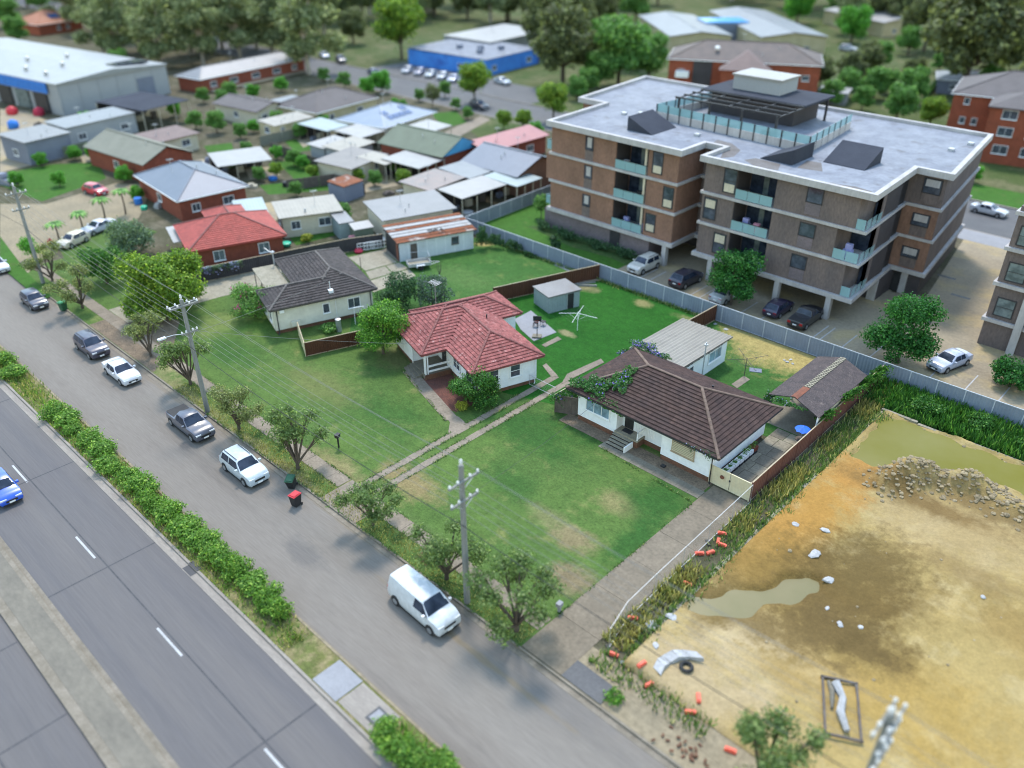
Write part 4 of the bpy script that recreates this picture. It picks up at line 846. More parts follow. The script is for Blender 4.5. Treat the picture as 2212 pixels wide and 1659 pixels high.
for x0, x1 in ((0.05,1.66),(1.70,3.32)):
    lf = ob('leaf', ribbed_panel(x1-x0,1.55,'cream_sheet',0.2), gt, loc=(x0,0,0.08))
    MB().box(0,-0.04,1.5,x1-x0,0.04,1.58).box(0,-0.04,0.0,x1-x0,0.04,0.06).build('rail', 'cream_sheet', lf)
MB().lathe((0,0,0),[(0.17,0),(0.17,0.03)],14).build('wreath', 'rust_flash', gt, loc=(1.05,-0.08,1.05)).rotation_euler = (R(90),0,0)
MB().box(1.63,-0.06,0.9,1.73,0.0,1.05).build('latch', 'dark_metal', gt)
for x in (0,3.36): MB().box(x-0.05,-0.05,0,x+0.05,0.05,1.7).build('post', 'cream_sheet', gt)
# wire mesh panels: temporary fence along the driveway and the little gate beside the red roofed house
def mesh_fence(name, label, cat, pts, h, feet=True, step=0.16):
    a = Vector((pts[0][0],pts[0][1],0)); t = thing(name, label, cat, tuple(a), 0)
    for p, q in zip(pts, pts[1:]):
        p = Vector((p[0],p[1],0))-a; q = Vector((q[0],q[1],0))-a; d = q-p; L = d.length; ang = math.atan2(d.y, d.x); d.normalize()
        MB().tube([(0,0,0.15),(0,0,h),(L,0,h),(L,0,0.15),(0,0,0.15)],0.022,6).build('frame', 'galv', t, loc=tuple(p), rz=ang)
        b = MB(); w_ = 0.008
        for k in range(int(L/step)): x = (k+0.5)*step; b.face([(x,0,0.16),(x+w_,0,0.16),(x+w_,0,h),(x,0,h)])
        for k in range(int(h/step)): z = 0.2+k*step; b.face([(0,0.002,z),(L,0.002,z),(L,0.002,z+w_),(0,0.002,z+w_)])
        b.build('mesh', 'galv', t, loc=tuple(p), rz=ang)
        if feet: MB().box(-0.3,-0.1,0.0,0.3,0.1,0.1).build('foot', 'black_plastic', t, loc=tuple(p), rz=ang+0.9)
    return t
mesh_fence('temporary_fence', 'wire mesh temporary fence panels standing along the concrete driveway', 'fence', [(-19.3,28.6),(-19.85,31.0),(-19.95,34.2),(-20.0,37.4),(-20.05,40.6),(-20.1,43.8),(-20.15,46.4)], 1.75)
mesh_fence('wire_gate', 'low wire gate between the red roofed house and wheel strips', 'gate', [tuple(G(1143,832).xy), tuple(G(1200,860).xy)], 1.1, feet=False, step=0.12)
# ================================================================ apartment block
def ring(b, poly, wd, z0, z1, m=0):
    n = len(poly); a = sum(poly[k][0]*poly[(k+1)%n][1]-poly[(k+1)%n][0]*poly[k][1] for k in range(n))
    if a < 0: poly = poly[::-1]
    P = [Vector(p) for p in poly]; inn = []
    for k in range(n):
        d0 = (P[k]-P[k-1]).normalized(); d1 = (P[(k+1)%n]-P[k]).normalized(); n0 = Vector((-d0.y,d0.x)); n1 = Vector((-d1.y,d1.x))
        mm = n0+n1; mm = mm/(mm.length_squared/2) if mm.length > 1e-3 else n0; inn.append(P[k]+mm*wd)
    o0 = b.add([(p.x,p.y,z0) for p in P]); o1 = b.add([(p.x,p.y,z1) for p in P]); i0 = b.add([(p.x,p.y,z0) for p in inn]); i1 = b.add([(p.x,p.y,z1) for p in inn])
    for k in range(n):
        j = (k+1) % n
        for q in ((o0+k,o0+j,o1+j,o1+k),(o1+k,o1+j,i1+j,i1+k),(i1+k,i1+j,i0+j,i0+k),(i0+k,i0+j,o0+j,o0+k)): b.f.append(q); b.m.append(m)
    return b
def offset(poly, e):
    n = len(poly); a = sum(poly[k][0]*poly[(k+1)%n][1]-poly[(k+1)%n][0]*poly[k][1] for k in range(n)); s = 1 if a > 0 else -1
    P = [Vector(p) for p in poly]; out = []
    for k in range(n):
        d0 = (P[k]-P[k-1]).normalized(); d1 = (P[(k+1)%n]-P[k]).normalized(); n0 = Vector((d0.y,-d0.x)); n1 = Vector((d1.y,-d1.x))
        mm = n0+n1; mm = mm/(mm.length_squared/2) if mm.length > 1e-3 else n0; q = P[k]+mm*e*s; out.append((q.x,q.y))
    return out
AL = Vector((-48.0,90.0,0.0))
apt = thing('apartment_building', 'four storey brown brick apartment block with glass balconies and pale flat roof', 'building', tuple(AL), 0)
TA = Matrix.Translation(-AL)
def AB(): b = MB(); b.T = TA; return b
def awin(x, z0, z1, wd, y=78.8, glass='win_glass', u=(1,0), bars=0, hb=False, px=None):
    p = (x-AL.x, y-AL.y-0.0) if px is None else px
    return window(apt, p, u, wd, z1-z0, z0, frame_m='dark_metal', glass_m=glass, bars=bars, depth=0.06, fw=0.09, sill=False, hbar=hb)
LEFT = [(-68.2,78.8),(-49.5,78.8),(-49.5,84.0),(-49.5,108.6),(-75.5,108.6),(-73.5,91.3),(-69.0,91.3)]
RIGHT = [(-49.49,84.0),(-46.1,84.0),(-46.1,78.8),(-27.9,78.8),(-28.6,90.4),(-25.0,90.4),(-27.2,108.6),(-49.49,108.6)]
OUT = [(-68.2,78.8),(-49.5,78.8),(-49.5,83.6),(-46.1,83.6),(-46.1,78.8),(-27.9,78.8),(-28.6,90.4),(-25.0,90.4),(-27.2,108.6),(-75.5,108.6),(-73.5,91.3),(-69.0,91.3)]
floors = ((2.95,6.3),(6.6,9.75),(10.05,13.3)); xcs = (-29.0,-30.6,-28.9)
for k, (z0, z1) in enumerate(floors):
    L_ = [(-68.2 if k != 1 else -69.0,78.8),(-58.2,78.8),(-58.2,81.7),(-53.6,81.7),(-53.6,78.8)]+LEFT[1:]
    AB().prism(L_, z0, z1).build('wall', 'brick_tan', apt)
    for xa, xb in ((-58.2,-53.6),(-42.2,-37.7)): [AB().box(xq,78.95,z0,xq+0.045,81.59,z1).build('recess_shade', 'render_dark', apt) for xq in (xa+0.003,xb-0.05)]  # dark side sheets added to paint the shade inside the balcony recesses
    xc = xcs[k]; R_ = [(-49.48,84.0),(-46.1,84.0),(-46.1,78.8),(-42.2,78.8),(-42.2,81.7),(-37.7,81.7),(-37.7,78.8),(xc,78.8),(xc,82.6),(-28.15,82.6),(-28.55,88.0),(-29.6,88.0),(-29.7,90.4),(-25.0,90.4),(-27.2,108.6),(-49.48,108.6)]
    AB().prism(R_, z0, z1).build('wall', 'brick_brown', apt)
    if k < 2: AB().box(-29.7,90.32,z0,-25.03,90.39,z1).build('wall_panel', 'brick_tan', apt)
    # recessed balconies: dark sliding doors, side post and glass panels
    for x0, x1 in ((-58.2,-53.6),(-42.2,-37.7)):
        AB().box(x0+0.15,81.6,z0+0.05,x1-0.15,81.69,z1-0.35).build('sliding_door', 'car_glass', apt)
        AB().box(x0+1.7,81.55,z0+0.05,x0+2.3,81.59,z1-0.4).build('door_leaf', 'win_pale', apt)
        if (x0 < -50 and k > -1): AB().box(x1-0.5,78.82,z0,x1-0.25,79.0,z1).build('post', 'wall_cream', apt)
        for j in range(3):
            a = x0+0.1+(x1-x0-0.2)*j/3; c = x0+0.1+(x1-x0-0.2)*(j+1)/3-0.05
            AB().box(a,78.62,z0+0.08,c,78.65,z0+1.1).build('glass_panel', 'balustrade', apt)
        AB().box(x0+0.05,78.6,z0+1.1,x1-0.05,78.67,z0+1.15).build('handrail', 'dark_metal', apt)
    # corner balcony
    AB().box(xc+0.1,82.5,z0+0.05,-28.2,82.59,z1-0.35).build('sliding_door', 'car_glass', apt)
    AB().box(-28.6,82.5,z0,-28.2,82.9,z1).build('post', 'render_band', apt)
    n_ = 2 if k == 1 else 1
    for j in range(n_):
        a = xc+0.08+(-27.95-xc)*j/n_; AB().box(a,78.62,z0+0.08,a+(-27.95-xc)/n_-0.08,78.65,z0+1.1).build('glass_panel', 'balustrade', apt)
    for j in range(3):
        a = 78.8+1.22*j; b = AB(); b.face([(-27.86,a,z0+0.08),(-27.93,a+1.15,z0+0.08),(-27.93,a+1.15,z0+1.1),(-27.86,a,z0+1.1)]); b.build('glass_panel', 'balustrade', apt)
    # dark loggias on the right return
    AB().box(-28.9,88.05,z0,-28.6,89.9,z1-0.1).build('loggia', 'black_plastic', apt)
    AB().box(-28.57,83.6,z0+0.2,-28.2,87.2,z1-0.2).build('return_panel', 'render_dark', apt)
for (x_,z_,m_,h_) in ((-57.2,10.1,'white_debris',0.9),(-55.0,6.65,'black_plastic',1.1),(-56.6,3.0,'flower_lilac',1.2),(-40.9,6.65,'flower_lilac',1.3),(-39.6,6.65,'pink_board',1.0),(-29.4,6.65,'flower_lilac',1.5),(-41.4,10.1,'timber_dark',0.8),(-54.3,3.0,'shade_blue',0.9)):
    AB().box(x_-0.45,79.3,z_,x_+0.45,79.9,z_+h_*0.6).box(x_-0.3,79.4,z_+h_*0.601,x_+0.35,79.8,z_+h_).build('balcony_clutter', m_, apt)
# windows of the front
for (x,z0,z1,w_) in ((-62.2,11.3,13.0,1.25),(-62.2,7.85,9.5,1.25),(-62.3,4.3,5.85,1.25)):
    wn_ = awin(x,z0,z1,w_); MB().box(x-AL.x-0.3,78.8-AL.y-0.045,z0+0.35,x-AL.x+0.35,78.8-AL.y-0.015,z1-0.15).build('blind', 'render_band', wn_); AB().box(x-0.62,78.77,z0-1.25,x+0.62,78.795,z0-0.02).build('spandrel', 'brick_brown', apt)
for (x,z0,z1) in ((-52.3,10.5,13.05),(-50.5,6.95,9.4),(-52.6,3.5,5.75)):
    w_ = awin(x,z0,z1,1.45,hb=True); MB().box(x-AL.x-0.55,78.8-AL.y-0.045,z0+0.12,x-AL.x+0.55,78.8-AL.y-0.015,z0+0.95).build('blind', 'wall_cream', w_)
for (x,z0,z1) in ((-43.0,10.4,13.05),(-45.0,7.0,9.45),(-43.3,3.4,5.8)):
    w_ = awin(x,z0,z1,1.6,hb=True); MB().box(x-AL.x-0.6,78.8-AL.y-0.045,z0+(0.12 if z0 > 10 else 1.3),x-AL.x+0.6,78.8-AL.y-0.015,z0+(1.0 if z0 > 10 else 2.2)).build('blind', 'wall_cream', w_)
for (x,z0,z1) in ((-33.5,11.5,13.1),(-33.65,7.95,9.4),(-33.9,4.4,5.9)):
    awin(x,z0,z1,1.75); AB().box(x-0.8,78.77,z0-1.2,x+0.8,78.795,z0-0.02).build('spandrel', 'brick_mauve', apt)
for (x,z0,z1,g_) in ((-26.3,11.35,12.95,'win_pale'),(-26.6,7.8,9.15,'win_pale'),(-26.8,4.2,5.4,'win_glass')):
    wn_ = awin(x,z0,z1,1.85,y=90.3); MB().box(x-AL.x-0.7,90.3-AL.y-0.045,z1-0.85,x-AL.x+0.7,90.3-AL.y-0.015,z1-0.12).build('blind', 'render_band', wn_); AB().box(x-0.85,90.28,z0-1.1,x+0.85,90.31,z0-0.02).build('spandrel', 'brick_brown', apt)
for (z0,z1) in floors: AB().box(-48.6,83.9,z0+0.3,-47.0,83.99,z1-0.3).build('stair_window', 'black_plastic', apt)
# slab edges, roof, parapet
for z0, z1, e in ((2.5,2.95,0.35),(6.3,6.6,0.22),(9.75,10.05,0.22)): AB().prism(offset(OUT,e), z0, z1).build('slab_edge', 'render_band', apt)
AB().prism(offset(OUT,0.1), 13.3, 13.5).build('roof', 'membrane', apt)
b = AB(); ring(b, offset(OUT,0.55), 0.5, 13.25, 13.9); b.build('parapet', 'render_band', apt)
# ground floor
AB().prism([(-69.2,78.9),(-52.6,78.9),(-52.6,108.5),(-75.4,108.5),(-73.4,91.4),(-69.2,91.4)], 0.0, 2.5).build('ground_wall', 'brick_mauve', apt)
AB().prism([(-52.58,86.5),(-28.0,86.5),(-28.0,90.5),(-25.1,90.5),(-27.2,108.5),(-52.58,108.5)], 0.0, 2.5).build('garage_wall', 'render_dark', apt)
AB().box(-58.4,78.82,0.2,-56.9,78.89,2.3).build('door', 'dark_metal', apt)
for x in (-50.2,-44.0,-35.7,-29.9): AB().box(x-0.28,78.5,0,x+0.28,79.1,2.5).build('column', 'render_band', apt)
AB().box(-28.9,86.3,0,-28.0,86.49,2.45).build('column', 'render_band', apt); AB().box(-27.9,90.38,0.05,-27.2,90.49,2.3).build('doorway', 'black_plastic', apt); AB().box(-27.1,90.36,0,-26.4,90.49,2.45).build('column', 'render_band', apt)
# rooftop terrace
tg = [(-60.3,89.6),(-39.2,88.2),(-40.5,101.4),(-58.8,103.5)]
for k in range(3):
    p, q = ((tg[3],tg[0]),(tg[0],tg[1]),(tg[1],tg[2]))[k]; d = Vector(q)-Vector(p); n_ = max(2, int(d.length/1.7))
    for j in range(n_):
        a = Vector(p)+d*(j/n_); c = Vector(p)+d*((j+0.96)/n_); u = d.normalized()
        b = AB(); b.bar((a.x,a.y,13.95),(c.x,c.y,13.95),0.1,0.9); b.build('terrace_wall', 'render_band', apt)
        b = AB(); b.bar((a.x,a.y,14.88),(c.x,c.y,14.88),0.03,0.9); b.build('glass_panel', 'balustrade', apt)
        AB().box(a.x-0.06,a.y-0.12,13.5,a.x+0.06,a.y+0.0,15.35).build('terrace_post', 'dark_metal', apt)
for (x,y) in ((-58,90.8),(-53.5,90.6),(-49,90.4),(-44.5,90.3),(-44.5,103),(-58,103.4)): AB().box(x-0.12,y-0.12,13.5,x+0.12,y+0.12,16.2).build('pergola_post', 'dark_metal', apt)
for k in range(4): y = 90.3+k*1.9; AB().box(-58.3,y,16.25,-44.2,y+0.14,16.42).build('pergola_beam', 'dark_metal', apt)
for k in range(5): x = -58.2+k*3.45; AB().box(x,90.3,16.1,x+0.14,96.3,16.24).build('pergola_rafter', 'dark_metal', apt)
AB().box(-58.4,96.4,16.2,-44.2,104.2,16.45).build('pergola_roof', 'slate', apt)
AB().box(-57.5,97.5,13.5,-46,104,16.19).build('lift_lobby', 'render_dark', apt)
AB().box(-55.5,99.0,16.46,-49.0,103.5,18.1).build('plant_room', 'wall_grey', apt); AB().box(-55.7,98.8,18.11,-48.8,103.7,18.3).build('plant_roof', 'sheet_white', apt)
for (x,y) in ((-57,91.5),(-51,91.2),(-46,91.8)): AB().box(x-0.9,y-0.35,13.5,x+0.9,y+0.35,14.1).build('planter', 'render_dark', apt)
for (poly, hi) in (([(-59.6,82.6),(-56.0,82.6),(-56.0,87.6),(-59.6,87.6)],'x0'), ([(-36.5,86.2),(-32.0,86.2),(-32.0,90.2),(-36.5,90.2)],'y1'), ([(-42.0,82.8),(-38.3,82.8),(-38.3,87.4),(-42.0,87.4)],'x1')):
    (x0,y0),(x1,_),(_,y1),_ = poly; z = lambda x, y: 15.1 if ((hi == 'x0' and x == x0) or (hi == 'x1' and x == x1) or (hi == 'y1' and y == y1)) else 13.56
    c = [(x0,y0),(x1,y0),(x1,y1),(x0,y1)]; b = AB(); lo = [(x,y,13.5) for x,y in c]; up = [(x,y,z(x,y)) for x,y in c]
    b.face(up); 
    for k in range(4): b.face([lo[k],lo[(k+1)%4],up[(k+1)%4],up[k]])
    b.build('roof_hood', 'slate', apt)
for poly in ([(-33.5,79.4),(-28.8,79.3),(-28.6,80.2),(-30.4,80.6),(-32.0,80.1),(-33.2,80.0)],[(-49.0,84.6),(-46.4,82.6),(-45.2,80.0),(-44.4,81.4),(-45.2,84.2),(-47.4,86.0),(-49.4,86.2)],[(-41,79.8),(-38.5,80.2),(-39.4,82.4),(-42.4,82.6),(-43.0,81.2)],[(-37.5,82.4),(-35.0,83.0),(-36.5,85.8),(-38.0,85.6)]): AB().prism(poly,13.5,13.508).build('roof_stain', 'stain', apt)
for z0 in (2.95,10.05): AB().box(-69.6,79.6,z0,-69.56,81.6,z0+1.1).box(-69.55,79.55,z0,-68.3,79.6,z0+1.1).build('glass_panel', 'balustrade', apt)
for (x,y) in ((-27.5,104),(-28.2,100),(-63,90),(-64.5,88.5),(-52,86)): AB().box(x-0.3,y-0.3,13.5,x+0.3,y+0.3,13.8).build('roof_vent', 'galv', apt)
# neighbour at the right edge of the car park
A2 = Vector((-16.6,84.0,0)); ap2 = thing('apartment_building', 'dark brick apartment block cut off by the right edge of the photo', 'building', tuple(A2), 0)
MB().box(0,0,0,30,28,14).build('wall', 'brick_brown', ap2)
for z in (2.6,6.3,9.8,13.2): MB().box(-0.25,-0.3,z,30.2,28.2,z+0.35).build('slab_edge', 'render_band', ap2)
for x in (2.7,9.0,15.5): MB().box(x,-0.45,0,x+0.7,-0.31,14.1).build('pilaster', 'render_band', ap2)
for z in (3.3,6.9,10.4):
    for x in (1.35,6.0,12.2): window(ap2,(x,-0.02),(1,0),1.7,1.9,z,frame_m='dark_metal',glass_m='win_pale',bars=0,fw=0.1,sill=False,hbar=True)
    for j in range(3): MB().box(4.0+j*1.6,-0.9,z-0.3,5.5+j*1.6,-0.87,z+0.8).build('glass_panel', 'balustrade', ap2)
    MB().box(3.6,-1.0,z-0.42,8.9,-0.46,z-0.31).build('balcony_slab', 'render_band', ap2)

# ================================================================ other buildings
def bgh(name, label, P, w, d, ang, eave=3.0, roof='hip', t=0.4, wall_m='brick_red', roof_m='sheet_blue', cat='house', over=0.45, wins=((0.25,1.2),(0.7,1.6)), swins=((0.5,1.4),), open_=False, group=None, rise=0.25, posts=4, win_z=1.0, wh=1.1):
    """house on a measured eave corner: x runs along ang, y to its left"""
    t_ = thing(name, label, cat, (P[0],P[1],0), R(ang), group)
    o = over
    if not open_: MB().box(o,o,0,w-o,d-o,eave-0.05).build('wall', wall_m, t_)
    else:
        for k in range(posts):
            for y in (0.15, d-0.15): x = 0.15+(w-0.3)*k/max(1,posts-1); MB().box(x-0.05,y-0.05,0,x+0.05,y+0.05,eave-0.1).build('post', 'wall_cream', t_)
        MB().box(0.2,d-0.12,0,w-0.2,d-0.06,eave-0.25).build('shade_backing', 'fence_dark', t_)  # dark sheet added at the back, painting the dimness under open roofs
        for k in range(3): x = w*(0.2+0.3*k); MB().box(x-0.5,d*0.62,0,x+0.5,d*0.62+0.6,0.7+0.25*k).build('stored_box', ('wall_bluegrey','wall_cream','timber_dark')[k], t_)
    b = MB()
    if roof == 'hip':
        h = min(w,d)/2; zt = eave+h*t
        r0, r1 = ((h,d/2,zt),(w-h,d/2,zt)) if w >= d else ((w/2,h,zt),(w/2,d-h,zt))
        A,B,C_,D = (0,0,eave),(w,0,eave),(w,d,eave),(0,d,eave)
        if w >= d: b.face([A,B,r1,r0]).face([B,C_,r1]).face([C_,D,r0,r1]).face([D,A,r0])
        else: b.face([A,B,r0]).face([B,C_,r1,r0]).face([C_,D,r1]).face([D,A,r0,r1])
        b.face([D,C_,B,A])
    elif roof == 'gabley':
        zt = eave+w/2*t
        b.face([(0,0,eave),(w/2,0,zt),(w/2,d,zt),(0,d,eave)]).face([(w/2,0,zt),(w,0,eave),(w,d,eave),(w/2,d,zt)])
        b.face([(0,0,eave-0.12),(0,d,eave-0.12),(w/2,d,zt-0.12),(w/2,0,zt-0.12)]).face([(w/2,0,zt-0.12),(w/2,d,zt-0.12),(w,d,eave-0.12),(w,0,eave-0.12)])
        g = MB(); g.face([(o,o,eave-0.06),(w-o,o,eave-0.06),(w/2,o,zt-0.2)]); g.face([(w-o,d-o,eave-0.06),(o,d-o,eave-0.06),(w/2,d-o,zt-0.2)]); g.build('gable', wall_m, t_)
    elif roof == 'gablex':
        zt = eave+d/2*t
        b.face([(0,0,eave),(w,0,eave),(w,d/2,zt),(0,d/2,zt)]).face([(0,d/2,zt),(w,d/2,zt),(w,d,eave),(0,d,eave)])
        b.face([(0,0,eave-0.12),(0,d/2,zt-0.12),(w,d/2,zt-0.12),(w,0,eave-0.12)]).face([(0,d/2,zt-0.12),(0,d,eave-0.12),(w,d,eave-0.12),(w,d/2,zt-0.12)])
        g = MB(); g.face([(o,o,eave-0.06),(o,d/2,zt-0.2),(o,d-o,eave-0.06)]); g.face([(w-o,o,eave-0.06),(w-o,d-o,eave-0.06),(w-o,d/2,zt-0.2)]); g.build('gable', wall_m, t_)
    else:
        z0, z1 = (eave, eave+rise); b.prism([(0,0),(w,0),(w,d),(0,d)], 0, 0.1)
        b.v = [(x,y,z+z0+(z1-z0)*(y/d)) for x,y,z in b.v]
    b.build('roof', roof_m, t_)
    if roof in ('hip','gablex','gabley'):
        g = MB(); ring(g, [(-0.06,-0.06),(w+0.06,-0.06),(w+0.06,d+0.06),(-0.06,d+0.06)], 0.1, eave-0.14, eave-0.01) if roof == 'hip' else None
        if roof == 'hip': g.build('gutter', 'trim_white', t_)
    rr = random.Random(int(abs(P[0]*7+P[1]*3)))
    if roof == 'hip':
        rb_ = MB()
        for p_, q_ in ((A,r0),(D,r0),(B,r1),(C_,r1)) if w >= d else ((A,r0),(B,r0),(C_,r1),(D,r1)): rb_.bar((p_[0],p_[1],p_[2]+0.04),(q_[0],q_[1],q_[2]+0.04),0.22,0.08)
        rb_.bar((r0[0],r0[1],r0[2]+0.05),(r1[0],r1[1],r1[2]+0.05),0.24,0.1); rb_.build('ridge_capping', roof_m, t_)
    elif roof == 'gabley': MB().bar((w/2,0,zt+0.03),(w/2,d,zt+0.03),0.3,0.08).build('ridge_capping', roof_m, t_)
    if not open_ and w > 5:
        hz = lambda x, y: eave+(min(x,w-x,y,d-y)*t if roof == 'hip' else (min(x,w-x)*t if roof == 'gabley' else (min(y,d-y)*t if roof == 'gablex' else rise*y/d)))
        for k in range(2): x, y = w*rr.uniform(0.25,0.75), d*rr.uniform(0.15,0.5); MB().tube([(x,y,hz(x,y)-0.1),(x,y,hz(x,y)+0.55)],0.07,6).build('vent_pipe', 'galv', t_)
        x, y = w*rr.uniform(0.3,0.7), d*rr.uniform(0.5,0.7); an_ = MB().tube([(x,y,hz(x,y)-0.1),(x,y,hz(x,y)+1.9)],0.03,5)
        for k in range(4): an_.bar((x-0.45,y-0.3+k*0.2,hz(x,y)+1.85),(x+0.45,y-0.3+k*0.2,hz(x,y)+1.85),0.03,0.03)
        an_.build('aerial', 'galv', t_)
    if not open_:
        for f, ww in wins: window(t_, (w*f,o-0.03), (1,0), ww, wh, win_z, bars=1)
        for f, ww in swins: window(t_, (o-0.03,d*f), (0,-1), ww, wh, win_z, bars=1)
    return t_
# red-brick house with the bright red tiled roof (its tiles can be told apart)
rh = thing('house', 'red-brick house with bright red tiled roof behind the charcoal fence', 'house', (-87.7,38.65,0), R(72))
bpy.context.view_layer.update()
mat('tile_scarlet', (0.33,0.062,0.048), (0.26,0.05,0.04), rough=0.65, scale=1.0, fine=9, fvar=0.15, rand=0.15)
tiled_roof(rh, [(0,0,11.4,9.8),(4.0,3.0,9.0,13.5)], 2.9, 0.42, 'tile_scarlet', 'cap_red')
MB().box(0.5,0.5,0,10.9,9.3,2.76).box(4.5,9.31,0,8.5,13.0,2.75).build('wall', 'brick_red', rh)
for f, ww in ((3.4,1.3),(8.6,1.3)): window(rh,(f,0.46),(1,0),ww,1.25,1.1,bars=1,glass_m='win_pale')
window(rh,(0.46,5.0),(0,-1),1.6,1.2,1.1,bars=1)
MB().box(-0.8,5.2,2.35,3.2,11.0,2.45).build('awning', 'sheet_white', rh)
bgh('house', 'sage green gabled house beside the bright front lawns', (-123.7,50.6), 9.0, 17, 96, roof='gabley', t=0.42, roof_m='sheet_sage', wall_m='brick_red')
bgh('house', 'red-brick house with blue-grey hip roof in the middle left', (-104.8,46.2), 10.2, 15.5, 85, roof='hip', t=0.42, roof_m='sheet_blue')
bgh('veranda', 'brown low roof tucked behind the sage green house', (-135,57.5), 9.0, 7.0, 96, 2.6, 'skil', roof_m='roof_pinkish', wall_m='wall_cream', cat='outbuilding')
bgh('carport', 'bright white flat carport beside the blue-grey hip roof', (-116.3,58.5), 8.2, 7.3, 72, 2.5, 'skil', roof_m='sheet_white', open_=True, cat='carport')
bgh('outbuilding', 'flat cream roofed outbuilding behind the bright red tiled roof', (-90.0,52.1), 8.2, 6.2, 66, 2.7, 'skil', roof_m='sheet_cream', wall_m='wall_cream', cat='outbuilding')
bgh('awning', 'pale teal-white awning joined to the red tiled house', (-93.2,48.4), 3.9, 7.6, 66, 2.6, 'skil', roof_m='sheet_teal', open_=True, cat='awning', posts=2)
bgh('outbuilding', 'broad grey tin roof just behind the rust streaked garage', (-79.5,60.2), 10.2, 7.1, 72, 2.9, 'skil', roof_m='sheet_grey', wall_m='wall_cream', cat='outbuilding', rise=0.4, swins=())
bgh('garden_shed', 'little pale tin shed behind the charcoal fence', (-81.7,57.4), 2.6, 2.0, 72, 1.9, 'skil', roof_m='sheet_white', wall_m='sheet_green', cat='shed', over=0.1, wins=(), swins=())
bgh('garden_shed', 'narrow grey tin shed with plants growing beside it', (-84.2,57.0), 2.0, 3.5, 72, 2.2, 'skil', roof_m='sheet_grey', wall_m='shed_wall', cat='shed', over=0.1, wins=(), swins=())
bgh('house', 'dark brown hip roofed house near the rear street trees', (-131.9,87.1), 16.3, 11.5, 98, 3.0, 'hip', roof_m='sheet_mauve', wall_m='wall_sand')
bgh('house', 'low mauve-brown roofed house beside pale flat link roof', (-141.3,80.5), 8.5, 13.0, 98, 2.8, 'gabley', 0.25, roof_m='sheet_mauve', wall_m='wall_cream')
bgh('link_roof', 'pale grey flat roof linking the two brown roofed houses', (-139.5,88.5), 5.5, 8.0, 98, 2.7, 'skil', roof_m='sheet_school', wall_m='wall_cream', cat='outbuilding')
bgh('outbuilding', 'long sand coloured outbuilding with cream roof and small windows', (-131.0,77.7), 8.8, 5.0, 94, 2.5, 'skil', roof_m='sheet_cream', wall_m='wall_sand', cat='outbuilding', over=0.2, wins=((0.2,0.8),(0.5,0.8),(0.8,0.8)))
bs = bgh('house', 'pale blue hip roofed house covered in solar panels', (-114.7,88.9), 14.5, 11.5, 100, 3.0, 'hip', 0.36, roof_m='sheet_paleblue', wall_m='wall_cream')
for (x,y) in ((3.4,1.5),(5.0,1.5),(6.6,1.5),(8.2,1.5),(3.4,2.9),(8.4,3.0)):
    b = MB(); z = lambda yy: 3.0+yy*0.36+0.08; b.face([(x,y,z(y)),(x+1.4,y,z(y)),(x+1.4,y+1.1,z(y+1.1)),(x,y+1.1,z(y+1.1))]); b.build('solar_panel', 'solar_glass', bs)
bgh('carport', 'teal-white flat carport left of the pale blue roof', (-121.5,82.0), 5.5, 7.5, 98, 2.5, 'skil', roof_m='sheet_teal', open_=True, cat='carport')
bgh('patio_cover', 'bright white patio roof in front of the solar panel house', (-113.6,83.2), 6.0, 6.5, 98, 2.6, 'skil', roof_m='sheet_white', open_=True, cat='patio cover')
bgh('patio_cover', 'wide white patio roof right of the solar panel house', (-107.2,89.5), 9.5, 5.5, 98, 2.7, 'skil', roof_m='sheet_white', open_=True, cat='patio cover')
gg = bgh('house', 'house with mossy green gabled roof and sky blue gable end', (-94.6,83.9), 9.8, 14.0, 96, 3.0, 'gabley', 0.42, roof_m='sheet_green', wall_m='brick_red', wins=(), swins=((0.5,1.4),))
b = MB(); b.face([(0.3,0.02,2.98),(9.5,0.02,2.98),(4.9,0.02,5.0)]); b.build('gable_front', 'gable_blue', gg)
bgh('carport', 'white flat carport against the mossy green roofed house', (-93.9,78.6), 6.2, 7.6, 98, 2.5, 'skil', roof_m='sheet_white', open_=True, cat='carport')
bgh('patio_cover', 'small cream skillion cover beside the wall of pale sheds', (-99.0,76.4), 3.6, 6.0, 98, 2.5, 'skil', roof_m='sheet_cream', open_=True, cat='patio cover')
bgh('outbuilding', 'beige skillion roofed outbuilding among the white patio roofs', (-109.0,76.3), 7.4, 5.0, 100, 2.5, 'skil', roof_m='sheet_cream', wall_m='wall_grey', cat='outbuilding', wins=((0.5,0.9),), swins=())
bgh('outbuilding', 'pale grey low outbuilding left of the taupe roof', (-113.5,75.6), 6.5, 4.0, 100, 2.3, 'skil', roof_m='sheet_white', wall_m='wall_grey', cat='outbuilding', wins=((0.5,0.9),), swins=())
bgh('outbuilding', 'taupe tin roofed outbuilding behind the diagonal brown fence', (-100.6,71.3), 9.2, 7.3, 104, 2.6, 'skil', roof_m='sheet_taupe', wall_m='wall_cream', cat='outbuilding', wins=((0.3,0.9),(0.7,0.9)), swins=())
bgh('garden_shed', 'square blue-grey shed with rust orange roof', (-95.7,66.3), 3.9, 3.4, 98, 2.2, 'skil', roof_m='rust_sheet', wall_m='wall_bluegrey', cat='shed', over=0.08, wins=(), swins=())
bgh('house', 'long house with a faded pink-red roof behind blue-grey gable', (-91.6,90.8), 14.5, 4.6, 90, 2.9, 'skil', roof_m='sheet_pink', wall_m='brick_red', rise=0.9)
bgh('house', 'blue-grey gable roofed house next to the apartment lawn fence', (-79.6,84.6), 11.0, 11.6, 92, 3.0, 'gabley', 0.34, roof_m='sheet_blue', wall_m='brick_tan', wins=())
